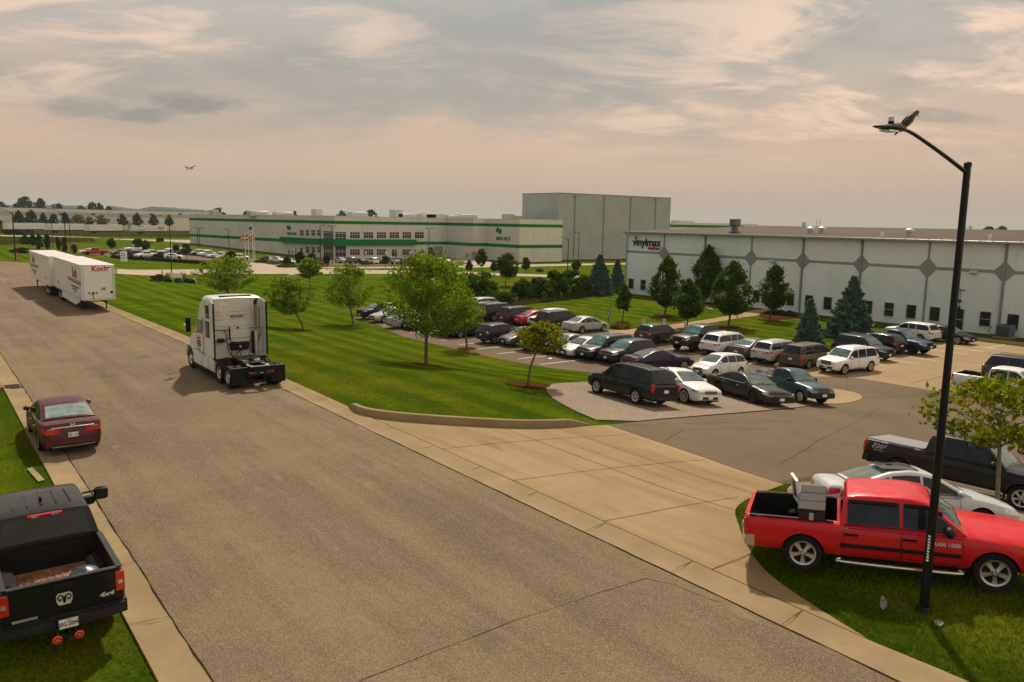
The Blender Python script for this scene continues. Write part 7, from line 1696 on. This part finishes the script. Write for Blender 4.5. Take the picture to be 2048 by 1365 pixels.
for sg in (1, -1):
    b = MB(); rows = []
    for k, w_, o_ in ((.21, .012, .046), (.17, .034, .060), (.08, .040, .060), (-.03, .030, .040), (-.14, .014, .018), (-.19, .004, .008)): c = ax*k-fr_*.022+lt*sg*o_; rows.append([c+fr_*w_, c+lt*sg*.010, c-fr_*w_*1.1])
    b.grid(rows); b.obj('wing', plain('feather_dark', (.040, .022, .018), .8, var=.5, scale=40), Bd, 80)
    b = MB(); b.tube([ax*.02+fr_*.025+lt*sg*.022, fr_*.03+lt*sg*.022+Vector((.012, 0, -.03)), Vector((.02, sg*.02, -.062))], [.014, .009, .006], 6)
    for t_ in (-.02, 0, .02): b.tube([(.02, sg*.02, -.062), (.02+.022, sg*.02+t_*.5, -.068)], .004, 5)
    b.obj('leg', plain('leg_buff', (.30, .20, .10), .7), Bd)
    b = MB(); c = ax*.285+fr_*.046+lt*sg*.022; b.lathe([(.001, -.006), (.006, 0), (.001, .006)], 6, 0, 'z', tuple(c)); b.obj('eye', M_BLACK, Bd)
b = MB(); c = ax*.278+fr_*.050; b.tube([c, c+fr_*.020-Vector((0, 0, .004)), c+fr_*.026-Vector((0, 0, .016))], [.010, .006, .001], 6); b.obj('beak', M_BLACK, Bd)
# two birds in flight
for lab, u, v, D0, roll in (('dark bird in flight, left one of the pair high in the sky', 373, 335, 46, .5), ('dark bird in flight, right one of the pair high in the sky', 383, 336.5, 46, -.4)):
    p = CP+ray(u, v)*D0; o = thing('flying_bird', lab, 'bird', p); o.rotation_euler = (roll, .15, .9)
    b = MB(); rows = []
    for k, r_ in ((-.16, .03), (-.10, .012), (-.04, .03), (.03, .040), (.10, .024), (.13, .026), (.16, .012), (.185, .001)): rows.append([(k, r_*math.cos(a)*(1.6 if k < -.12 else 1), r_*math.sin(a)*(.3 if k < -.12 else 1)) for a in np.linspace(0, 2*math.pi, 10, endpoint=False)])
    b.grid(rows, 0, True); b.obj('body', plain('bird_dark', (.035, .028, .03), .8, var=.4, scale=30), o, 80)
    for sg in (1, -1):
        b = MB(); b.grid([[(.07, sg*.02, .01), (-.05, sg*.02, .0)], [(.085, sg*.13, .055), (-.05, sg*.13, .05)], [(.05, sg*.25, .035), (-.05, sg*.24, .03)], [(-.02, sg*.34, -.02), (-.055, sg*.33, -.02)]]); b.obj('wing', plain('bird_wing', (.05, .038, .04), .8), o, 60)
# lamps along the cross street
street_lamp('street lamp at the far left street corner with its arm cut by the picture edge', (31.5, 520), 425.5, -SCR, 3.2, .9, .13, .09)
street_lamp('street lamp rising behind the trailer roofs, second from the left', (133.5, 511), 425.5, -SCR, 5.0, 1.0, .15, .11)
street_lamp('street lamp beside the white lawn sign', (343.5, 549), 438, -SCR, 1.3, .5, .10, .07)
street_lamp('street lamp before the glazed corner of the cream plant', (641.5, 538), 454, SCR, 1.6, .9, .13, .09)
street_lamp('street lamp by the far lane in front of the tall store block', (1135, 546), 479, -SCR, 2.2, .6, .13, .09)
def lot_lamp(label, base, vtop, heads):
    p = at(*base); T = thing('parking_lot_lamp', label, 'lamp post', p, 0, 'square lot lamps by the plant'); H = proj_h(p, vtop)
    b = MB(); b.tube([(0, 0, .6), (0, 0, H)], .09, 8); b.obj('pole', M_BLACKPOLE, T); b = MB(); b.tube([(0, 0, -.1), (0, 0, .65)], .28, 10); b.obj('base', M_CONC, T)
    for h in heads: b = MB(); c = SCR*h*.75; b.box(c.x-.42, c.x+.42, c.y-.22, c.y+.22, H-.10, H+.06); b.obj('lamp_head', M_BLACKPOLE, T)
for lab, ba, vt, hs_ in (('single headed lot lamp, left of the close pair before the shaded plant wall', (396, 501), 455.5, (-1,)), ('single headed lot lamp, right of the close pair before the shaded plant wall', (400, 505), 455.5, (1,)), ('single headed lot lamp between the pair and the flagpoles', (458.5, 506), 459, (-1,)), ('twin headed lot lamp right beside the glazed corner', (665, 529), 452.5, (1, -1)), ('twin headed lot lamp before the cream office front', (858, 529), 457, (1, -1)), ('twin headed lot lamp in front of the tall store block', (1156.5, 531), 465, (-1,)), ('thin lot lamp left of the second street lamp', (106.5, 497), 447, (1, -1)), ('thin lot lamp right of the second street lamp', (142, 507), 444, (1,)), ('lot lamp on a pale base in front of the lettered trailer', (239.5, 479.5), 434, (1,))): lot_lamp(lab, ba, vt, hs_)
# ------------------------------------------------------------------ flag poles
M_FR, M_FY, M_FB = plain('flag_red', (.40, .02, .03), .7), plain('flag_yellow', (.62, .38, .02), .7), plain('flag_blue', (.02, .03, .12), .7); M_POLE = plain('flagpole_white', (.66, .66, .64), .35)
def flag(lab, base, vtop, zf, stripes, L=2.2, hgt=1.3):
    p = at(*base); T = thing('flagpole', lab, 'flagpole', p, 0, 'flagpoles before the plant'); H = proj_h(p, vtop)
    b = MB(); b.tube([(0, 0, -.1), (0, 0, H)], [.11, .05], 8); b.lathe([(.01, H-.02), (.10, H+.08), (.01, H+.18)], 8); b.obj('pole', M_POLE, T)
    mats = sorted(set(stripes), key=stripes.index); b = MB(); ns = len(stripes); d = (-SCR*.82+Vector((-SCR.y, SCR.x, 0))*.3); top = H*zf; rows = []
    for i in range(10):
        k = i/9; o = d*(L*k)+Vector((-SCR.y, SCR.x, 0))*.14*math.sin(k*8)-Vector((0, 0, .42*k*k*L)); rows.append([o+Vector((0, 0, top-hgt*j/ns+.05*math.sin(k*6))) for j in range(ns+1)])
    i0 = len(b.f); b.grid(rows)
    for i in range(9):
        for j in range(ns): b.m[i0+i*ns+j] = len(mats) if (ns == 9 and i < 4 and j < 5) else mats.index(stripes[j])
    f = b.obj('flag', [{'r': M_FR, 'y': M_FY, 'w': M_WHITE, 'b': M_FB, 'k': M_INK}[m] for m in mats]+[M_FB], T, None)
    if 'b' in stripes[:1]: pass
    return T
flag('left white flagpole with a red and yellow flag', (491.5, 522), 465, .91, 'ryyr'); flag('second white flagpole with a dark flag', (498, 522), 466, .91, 'kwk', 1.8)
ft = flag('tallest white flagpole with a striped flag', (506.5, 524), 448.5, .93, 'rwrwrwrwr', 2.6, 1.6); flag('right white flagpole with a red and yellow flag', (510, 522), 466, .91, 'ryr')
# ------------------------------------------------------------------ signs and small street furniture
def post_sign(lab, base, v0, v1, mat, wpx, cat='sign', group='parking signs at the lawn edge', sym=False, face=None):
    p = at(*base); T = thing('parking_sign', lab, cat, p, 0, group); z1, z0 = proj_h(p, v0), proj_h(p, v1); ppm = FPX/((p-CP).dot(FW)); w_ = wpx/ppm/2
    fv = Vector((-1, -.35, 0)).normalized() if face is None else face; sv = Vector((fv.y, -fv.x, 0)); b = MB(); b.tube([(0, 0, -.1), (0, 0, z1-.02)], .03, 6); b.obj('post', M_DARK, T)
    o = fv*.04; b = MB(); b.prism([tuple(o+sv*x+Vector((0, 0, z))) for x, z in ((-w_, z0), (w_, z0), (w_, z1), (-w_, z1))], tuple(fv*.015)); s_ = b.obj('sign_plate', mat, T)
    M_ = frameM(tuple(o+fv*.018+Vector((0, 0, (z0+z1)/2))), tuple(sv*-1 if sv.dot(SCR) < 0 else sv), (0, 0, 1)); h = (z1-z0)/2
    if sym:
        b = MB(); pt = lambda x, y: M_ @ Vector((x*w_, y*h, .004)); b.tube([pt(-.15, .55), pt(-.1, .05), pt(.3, .05), pt(.45, -.5)], .025, 5)
        b.tube([pt(.35*math.cos(a)-.1, -.35+.38*math.sin(a)) for a in np.linspace(.9, 5.6, 12)], .02, 5); b.lathe([(.001, -.03), (.035, 0), (.001, .03)], 8, 0, 'z', tuple(pt(-.18, .75))); b.obj('symbol', M_WHITE, s_)
    else:
        b = MB()
        for k, (y, ww) in enumerate(((.55, .7), (.2, .5), (-.15, .7), (-.5, .45))): b.prism([M_ @ Vector((x*w_, y*h+dy, .0)) for x, dy in ((-ww, -.025), (ww, -.025), (ww, .025), (-ww, .025))], tuple(M_.to_3x3() @ Vector((0, 0, .003))))
        b.obj('small_print', M_INK, s_)
M_SIGNB = plain('sign_blue', (.02, .12, .40), .45)
post_sign('blue disabled parking sign at the lawn edge beside the silver sedan', (1217, 652), 621.5, 632.5, M_SIGNB, 6, sym=True)
for lab, ba, v0, v1 in (('white parking sign, first right of the footpath end', (1287, 656), 639, 648), ('white parking sign over the bonnet of the lone charcoal crossover', (1328.5, 660), 638.5, 648.5), ('white parking sign in front of the small rounded pear tree', (1370.5, 668), 643.5, 654.5), ('white parking sign behind the cab of the lifted black pickup', (1414, 672), 650, 656)): post_sign(lab, ba, v0, v1, M_WHITE, 5.5)
for lab, u in (('white sign post before the left office windows of the plant', 732), ('white sign post between office windows and glazed door of the plant', 771.5), ('white sign post right of the glazed door of the plant', 820.5)): post_sign(lab, (u, 523), 503, 509, M_WHITE, 3.4, group='white sign posts before the plant office', face=Vector((0, -1, 0)))
p = at(353, 562); T = thing('lawn_sign', 'blank white board between two grey posts on the lawn', 'sign', p, math.atan2(SCR.y, SCR.x)); ppm = FPX/((p-CP).dot(FW))
MB().cbox(-.72, .72, -.04, .04, .45, 1.30, .02).obj('board', M_WHITE, T)
for x in (-.84, .84): MB().prism([(x-.10, -.06, -.1), (x+.10, -.06, -.1), (x+.10-.06, -.06, 1.45), (x-.12, -.06, 1.5)], (0, .12, 0)).obj('post', M_FRAME, T)
p = at(382, 565); T = thing('utility_vault', 'low grey flat utility box behind the sign bed', 'utility box', p, .3); MB().cbox(-.8, .8, -.4, .4, -.1, .45, .04).obj('case', M_FRAME, T); MB().cbox(-.82, .82, -.42, .42, .451, .50, .02).obj('lid', M_PIPE, T)
p = at(583, 560); T = thing('transformer_box', 'pale grey green transformer box on the lawn', 'utility box', p, .6); MB().cbox(-.45, .45, -.45, .45, 0, .88, .04).obj('case', plain('box_green_grey', (.32, .36, .33), .5), T); MB().cbox(-.48, .48, -.48, .48, .881, .95, .03).obj('lid', M_FRAME, T); bxo('slab', T, M_CONC, -.6, .6, -.6, .6, -.1, .04)
p = at(866, 570); T = thing('transformer_box', 'small grey utility box half hidden by the largest maple', 'utility box', p, .6); MB().cbox(-.4, .4, -.35, .35, 0, .9, .04).obj('case', M_PIPE, T); MB().cbox(-.42, .42, -.37, .37, .9, .96, .02).obj('lid', M_FRAME, T)
def hydrant(lab, base, c, s_=1.):
    p = at(*base); T = thing('fire_hydrant', lab, 'hydrant', p); m = plain('hydrant_paint', c, .4); k = s_
    b = MB(); b.lathe([(.20*k, 0), (.20*k, .06*k), (.13*k, .07*k), (.12*k, .55*k), (.17*k, .58*k), (.17*k, .63*k), (.14*k, .66*k), (.12*k, .76*k), (.05*k, .84*k), (.04*k, .90*k), (.001, .90*k)], 14); b.obj('barrel', m, T)
    for d in ((1, 0), (-1, 0), (0, -1)): b = MB(); b.tube([(d[0]*.1*k, d[1]*.1*k, .45*k), (d[0]*.23*k, d[1]*.23*k, .45*k)], .065*k, 8); b.obj('nozzle', m, T)
hydrant('yellow fire hydrant at the edge of the cross street', (325, 551), (.65, .38, .03), 1.1); hydrant('red fire hydrant before the cream wing of the plant', (1030, 526.5), (.40, .03, .02), 1.3)
# plant monument sign
p = at(248, 524); T = thing('monument_sign', 'white upright entrance sign with green lettering before the far car park', 'sign', p, math.atan2(SCR.y, SCR.x)); ppm = FPX/((p-CP).dot(FW)); ww, hh = 12/ppm/2, 20/ppm
MB().cbox(-ww, ww, -.25, .25, 0, hh, .03).obj('slab', M_WHITE, T); bxo('dark_band', T, M_DARK, -ww-.01, ww+.01, -.262, .262, hh*.36, hh*.40)
text('sign_lettering', 'SAICA', ww*.52, W_GREEN, T, frameM((0, -.256, hh*.62), (1, 0, 0), (0, 0, 1)), .004, .008, .9)
b = MB(); b.tube([Vector((dx*.16, -.26, hh*.84+dy*.14)) for dx, dy in spline([(-1.35, -.6), (-1.25, .3), (-.7, .95), (-.1, .55), (.15, -.45), (.75, -.85), (1.25, -.2), (1.3, .65)], 3)], .05, 5); b.obj('sign_emblem', W_GREEN, T)
for lab, u, v, h in (('orange traffic cone by the far lot drive', 458, 520, .75), ('thin orange marker stake at the left street corner', 34.5, 523, 1.6)):
    p = at(u, v); T = thing('traffic_cone' if h < 1 else 'marker_stake', lab, 'cone' if h < 1 else 'stake', p); b = MB()
    if h < 1: b.box(-.2, .2, -.2, .2, 0, .04); b.lathe([(.15, .04), (.03, h)], 12)
    else: b.tube([(0, 0, 0), (0, 0, h)], .07, 6); b.lathe([(.07, h-.1), (.09, h), (.001, h+.03)], 8)
    b.obj('body', M_ORANGE, T)
p = at(1420, 626); T = thing('garden_ornament', 'small pale dog shaped ornament on the lawn by the tallest pear tree', 'ornament', p, 2.4)
b = MB(); b.tube(spline([(-.30, 0, .36), (-.10, 0, .44), (.15, 0, .46), (.30, 0, .58), (.42, 0, .66), (.55, 0, .60)], 3), [.08, .11, .12, .13, .13, .13, .13, .12, .11, .10, .09, .09, .09, .08, .06, .03], 8)
for x in (-.22, .2):
    for y in (-.07, .07): b.tube([(x, y, .42), (x+.03, y, .2), (x, y, 0)], [.05, .035, .03], 6)
b.tube([(-.3, 0, .4), (-.45, 0, .55)], .02, 5)
for y in (-.05, .05): b.tube([(.38, y, .72), (.36, y*1.4, .82)], [.03, .01], 5)
b.obj('figure', plain('ornament_buff', (.55, .45, .30), .7), T)
p = at(1170, 592); T = thing('stone_slab', 'flat pale stone lying at the foot of the tall dark spruce', 'stone', p, .5); MB().cbox(-.7, .7, -.35, .35, -.05, .28, .08).obj('stone', M_CONCD, T)
for lab, u, v in (('yellow bollard left of the grey shutter door', 867, 518.5), ('yellow bollard right of the grey shutter door', 887, 518.5)):
    p = on_y(u, v, 222.6); T = thing('bollard', lab, 'bollard', (p.x, 222.6, zg(p.x, 222.6))); b = MB(); b.lathe([(.12, 0), (.12, 1.1), (.08, 1.2), (.001, 1.22)], 10); b.obj('post', plain('bollard_yellow', (.6, .42, .03), .5), T)
b = MB(); z_ = GZ0+.3; x_ = on_y(913, 505, 222.5).x
b.tube(spline([(x_-1.4, 223.6, z_+4.2), (x_-.2, 222.8, z_+4.2), (x_+.3, 222.8, z_+3.8), (x_+.3, 222.8, z_+1.8)], 5), .22, 8); b.tube(spline([(x_+.3, 222.8, z_+1.8), (x_+1.3, 222.8, z_+2.4), (x_+1.5, 222.8, z_+2.0), (x_+1.5, 222.8, GZ0)], 5), .2, 8); b.obj('wall_pipe', M_FRAME, gp)
# inlet grate and manhole
p = at(20, 776); T = thing('drain_grate', 'dark rusty storm drain grate set in the left gutter', 'drain grate', (3.12, p.y, .03)); b = MB(); b.box(-.34, .34, -.45, .45, 0, .025); b.obj('frame', plain('rusty_iron', (.10, .045, .03), .7, .3, .4, 12), T)
for k in range(7): y = -.36+k*.12; bxo('bar', T, M_RIMDARK, -.28, .28, y-.025, y+.025, .026, .045)
MB().cbox(-.95, -.36, -.6, .6, -.05, .16, .03).obj('hood', plain('rusty_hood', (.16, .07, .045), .8, var=.4), T)
p = at(283, 715); T = thing('manhole_cover', 'round dark manhole cover in the street beyond the tractor', 'manhole cover', (p.x, p.y, p.z+.032)); b = MB(); b.lathe([(.38, 0), (.38, .012), (.34, .013), (.33, .008), (.001, .008)], 24); b.obj('lid', plain('cast_iron', (.06, .05, .042), .7, .4, .3, 10), T)
# ------------------------------------------------------------------ people by the plant
def person(lab, u, v, shirt, legs_c, arm):
    p = at(u, v); me = bpy.data.meshes.new('body'); J = [(0, 0, .92), (0, 0, 1.18), (0, 0, 1.42), (0, .0, 1.52), (0, .01, 1.66), (.10, 0, .86), (.12, .02, .48), (.12, 0, .06), (.13, .14, .03), (-.10, 0, .86), (-.13, .0, .48), (-.13, -.02, .06), (-.14, .12, .03), (.19, 0, 1.40), (.26, .03, 1.14), (.20, .22, 1.02) if arm else (.27, .08, .88), (-.19, 0, 1.40), (-.27, .02, 1.14), (-.30, .10, .90)]
    E = [(0, 1), (1, 2), (2, 3), (3, 4), (0, 5), (5, 6), (6, 7), (7, 8), (0, 9), (9, 10), (10, 11), (11, 12), (2, 13), (13, 14), (14, 15), (2, 16), (16, 17), (17, 18)]
    me.from_pydata(J, E, []); o = bpy.data.objects.new('body', me); col.objects.link(o); T = thing('person', lab, 'person', p, 2.2); o.parent = T
    m = o.modifiers.new('skin', 'SKIN'); R_ = [.15, .15, .17, .06, .105, .09, .07, .05, .04, .09, .07, .05, .04, .07, .05, .035, .07, .05, .035]
    if not me.skin_vertices: 
        import bmesh as _b; bm = _b.new(); bm.from_mesh(me); bm.verts.layers.skin.verify(); bm.to_mesh(me); bm.free()
    for q, r_ in zip(me.skin_vertices[0].data, R_): q.radius = (r_, r_)
    me.skin_vertices[0].data[0].use_root = True; s2 = o.modifiers.new('smooth', 'SUBSURF'); s2.levels = s2.render_levels = 2
    mt, t, bb = nmat('clothing'); oc = N(t, 'ShaderNodeTexCoord'); sp = N(t, 'ShaderNodeSeparateXYZ'); t.links.new(oc.outputs['Object'], sp.inputs[0])
    c = mixc(t, rampf(t, sp.outputs[2], .93, .95), legs_c, shirt); c = mixc(t, rampf(t, sp.outputs[2], 1.49, 1.51), c, (.35, .2, .13)); c = mixc(t, rampf(t, sp.outputs[2], 1.69, 1.71), c, (.02, .015, .01)); t.links.new(c, bb.inputs['Base Color']); me.materials.append(mt)
    for x in (.04, -.04): b = MB(); b.lathe([(.001, -.012), (.012, 0), (.001, .012)], 6, 0, 'z', (x, .11, 1.67)); b.obj('eye', M_BLACK, T)
    b = MB(); b.lathe([(.115, 1.66), (.118, 1.72), (.09, 1.79), (.001, 1.82)], 12); b.obj('hair', M_INK, T)
person('person in dark clothes standing on the grass beside the shaded plant wall', 578, 511, (.012, .012, .016), (.03, .03, .04), False)
person('person in a bright green shirt standing beside the dark clothed one', 584.5, 511.5, (.02, .30, .12), (.02, .02, .022), True)
p = at(592, 512); T = thing('patio_umbrella', 'closed dark patio umbrella beside the two standing people', 'umbrella', p); b = MB(); b.tube([(0, 0, 0), (0, 0, 2.7)], .03, 6); b.lathe([(.25, 0), (.25, .08), (.001, .08)], 10); b.obj('pole', M_DARK, T); b = MB(); b.lathe([(.05, .9), (.2, 1.2), (.16, 2.0), (.03, 2.65)], 8); b.obj('canopy', M_INK, T)
# ------------------------------------------------------------------ parked semi trailers and vehicles far away
def far_trailer(lab, u0, u1, vt, vb, letter=False):
    best = None
    for D0 in np.arange(300, 520, 2.):
        p = CP+ray(u0, vb)*D0; q = p+wd*16.2; v_ = q-CP; u = 1024+FPX*v_.dot(RT)/v_.dot(FW)
        if best is None or abs(u-u1) < best[0]: best = (abs(u-u1), D0)
    D0 = best[1]; p = CP+ray(u0, vb)*D0; T = thing('semi_trailer', lab, 'trailer', (p.x, p.y, p.z-1.1), math.atan2(wd.y, wd.x), 'white semi trailers before the warehouse'); hh = (vb-vt)*D0/FPX
    MB().box(0, 16.2, 0, 2.6, 1.1, 1.1+hh).obj('box', M_TW, T)
    b = MB(); b.box(.2, 16., .3, 2.3, .7, 1.098); b.obj('chassis', M_DARK, T)
    for x in (1.6, 2.9): b = MB(); b.lathe([(.5, 0), (.5, .3), (.001, .3)], 14, 0, 'y', (x, .05, .5)); b.obj('wheel', M_RUBBER, T)
    b = MB(); b.box(13, 13.2, .2, .4, 0, 1.1); b.box(13, 13.2, 2.2, 2.4, 0, 1.1); b.obj('landing_leg', M_DARK, T)
    if letter:
        text('side_lettering', 'Ryder', 1.35, M_TRED, T, frameM((13.6, -.02, 1.1+hh*.62), (1, 0, 0), (0, 0, 1)), .01, .03, .95); b = MB(); b.tube(spline([(11.4, -.03, 1.1+hh*.70), (11.2, -.03, 1.1+hh*.52), (12.2, -.03, 1.1+hh*.36), (13.8, -.03, 1.1+hh*.30)], 4), .09, 5); b.obj('swoosh', M_INK, T)
        b = MB()
        for z, x1 in ((.84, 3.6), (.16, 4.6)):
            for k in range(int(x1/.6)): b.box(.6+k*.6, 1.05+k*.6, -.015, -.001, 1.1+hh*z, 1.1+hh*z+.22)
        b.obj('small_print', M_INK, T)
far_trailer('leftmost white semi trailer before the warehouse behind the thicket', 16, 95, 446.5, 459); far_trailer('white semi trailer before the warehouse, second from the left', 101, 175, 448, 460.5); far_trailer('white semi trailer before the warehouse, third from the left', 180, 252, 450, 462); far_trailer('white semi trailer with red name lettering before the warehouse', 272, 341, 452, 463, True)
protos = {}
for k, kw in (('sedan', {}), ('suv', {}), ('pickup', {})):
    r_, _d = vehicle({'sedan': 'parked_car', 'suv': 'parked_suv'}.get(k) if k != 'pickup' else 'pickup_truck', 'x', 'car', k, (0, -50, 0), 0, paint((.3, .3, .3)), 'vehicles parked at the packaging plant', tilt=False)
    for c in list(r_.children):
        if c.name.split('.')[0] not in ('body', 'windscreen', 'rear_window', 'side_window', 'tail_light', 'headlight', 'wheel', 'underbody'): 
            for g2 in list(c.children): bpy.data.objects.remove(g2)
            bpy.data.objects.remove(c)
        else:
            for g2 in list(c.children): bpy.data.objects.remove(g2)
            if c.name.split('.')[0] == 'body':
                for sl in c.material_slots: sl.link = 'OBJECT' if sl.slot_index != 1 else 'DATA'
    protos[k] = r_
CN = {'w': ('white', WHITE), 's': ('silver', SILVER), 'k': ('black', BLACK), 'g': ('grey', GREY), 'r': ('red', (.40, .012, .02)), 'm': ('maroon', (.10, .012, .018)), 'b': ('blue grey', (.05, .07, .09)), 'd': ('dark', (.02, .02, .022))}
FARS = [('sedan', 'g', 238, 509.5, 200, 'at the left end of the group behind the entrance sign'), ('pickup', 'w', 270, 504, 20, 'standing highest behind the left far group'), ('sedan', 'w', 252, 507, 200, 'just behind the entrance sign'), ('sedan', 'r', 259, 511.5, 20, 'just right of the entrance sign'), ('suv', 'd', 267, 513.5, 20, 'second right of the entrance sign'), ('suv', 'k', 279, 514.5, 20, 'with red tail lamps left of the wide green bush'), ('pickup', 'w', 292, 517, 200, 'touching the left side of the wide green bush'), ('suv', 's', 304, 513, 20, 'behind the wide green bush'), ('suv', 'w', 327, 515, 20, 'behind the right end of the wide green bush'), ('sedan', 'w', 347, 518, -20, 'alone in front, right of the wide green bush'), ('pickup', 'w', 349, 505, 200, 'at the back before the plain lawn, behind the lamp post'), ('pickup', 'd', 367, 510.5, 200, 'right of the back white pickup by the lean tree'), ('sedan', 'r', 377, 509, 20, 'first of the long row left of the paired lot lamps'), ('sedan', 'w', 384, 510.5, 200, 'second of the long row by the paired lot lamps'), ('suv', 's', 393, 511, 200, 'under the left one of the paired lot lamps'), ('suv', 'k', 402, 512, 200, 'under the right one of the paired lot lamps'), ('suv', 'w', 411, 513, 200, 'two places right of the paired lot lamps'), ('sedan', 'g', 420, 515, 200, 'three places right of the paired lot lamps'), ('sedan', 'w', 430, 516, 200, 'above the young maple crown behind the tractor'), ('suv', 's', 439, 517, 200, 'right above the maple crown behind the tractor'), ('sedan', 'w', 449, 518.5, 200, 'left of the single lot lamp'), ('suv', 'k', 465, 520, 20, 'right of the single lot lamp behind the dark small tree'), ('suv', 'w', 481, 521, 0, 'with boxy body left of the flagpoles'), ('sedan', 'w', 178, 508, 180, 'half hidden behind the red pickup'), ('pickup', 'r', 191, 510.5, 180, 'parked alone left of the entrance sign'),
 ('sedan', 'b', 538, 523.5, -60, 'leftmost at the plant driveway'), ('sedan', 'w', 556, 525.5, -60, 'second from the left at the plant driveway'), ('sedan', 's', 581, 530, -60, 'showing its rear beside the conical evergreen'), ('suv', 'k', 600, 527, 90, 'behind the dark leaved small tree'), ('sedan', 'w', 615, 528, 90, 'above the small maple near the cross street'), ('suv', 'r', 645, 532, 90, 'behind the lamp at the glazed corner'), ('sedan', 's', 682, 526.5, 90, 'first of the office row right of the glazed corner'), ('suv', 'g', 701, 527.5, 90, 'second of the office row'), ('sedan', 'd', 722, 528, 90, 'third of the office row'), ('suv', 'w', 745, 528.5, 90, 'fourth of the office row with bright rear'), ('sedan', 'b', 762, 528, 90, 'fifth of the office row'), ('pickup', 's', 785, 529, 90, 'sixth of the office row with pale tailgate'), ('suv', 'm', 803, 529.5, 90, 'seventh of the office row'), ('sedan', 'm', 815, 529, 90, 'eighth of the office row'), ('sedan', 'w', 828, 529.5, 90, 'ninth of the office row'), ('suv', 'w', 848, 521, 0, 'standing side on behind the office row'), ('sedan', 's', 842, 530, 90, 'behind the top of the largest maple'), ('suv', 's', 866, 529.5, 90, 'left of the two white vehicles at the row end'), ('suv', 'w', 879, 529.5, 90, 'second last of the office row'), ('sedan', 'w', 895, 530, 90, 'last of the office row by the lane')]
used_p = set()
def far_vehicle(k, c, p, hd, lab, name=None):
    o = protos[k] if k not in used_p else copy_tree(protos[k]); used_p.add(k)
    o.matrix_world = Matrix.Translation((p.x, p.y, p.z+.05)) @ Matrix.Rotation(R(hd), 4, 'Z'); o['label'] = lab; o['category'] = {'sedan': 'car', 'suv': 'suv', 'pickup': 'pickup truck'}[k]
    for ch in o.children:
        if ch.name.split('.')[0] == 'body':
            for sl in ch.material_slots:
                if sl.slot_index != 1: sl.link = 'OBJECT'; sl.material = paint(CN[c][1])
    return o
for k, c, u, v, hd, lab in FARS: far_vehicle(k, c, at(u, v), hd, '%s %s %s' % (CN[c][0], 'suv' if k == 'suv' else 'pickup' if k == 'pickup' else 'car', lab))
cs = CROSS_N[3]; mv = far_vehicle('suv', 'k', at(893, 547.5), math.degrees(math.atan2(CROSS_N[4][1]-CROSS_N[3][1], CROSS_N[4][0]-CROSS_N[3][0])), 'dark suv driving along the cross street behind the largest maple'); mv['group'] = 'vehicles on the cross street'
p = at(1111, 716.0); T = thing('litter', 'small white scrap lying on the lawn before the near row', 'litter', at(1100, 719.5), .4); MB().cbox(-.22, .22, -.1, .1, .02, .10, .03).obj('scrap', M_WHITE, T)
# ------------------------------------------------------------------ the summer haze of the far distance
hz = MB().box(-2900, 3900, -55, 4100, -9, 60).mesh('haze', [], None)
m = bpy.data.materials.new('haze'); m.use_nodes = True; t = m.node_tree; t.nodes.remove(t.nodes['Principled BSDF'])
pv = N(t, 'ShaderNodeVolumePrincipled'); pv.inputs['Color'].default_value = (.80, .88, .95, 1); pv.inputs['Density'].default_value = .00008
t.links.new(pv.outputs[0], t.nodes['Material Output'].inputs['Volume']); hz.materials.append(m); tag(add('haze', hz), kind='stuff')
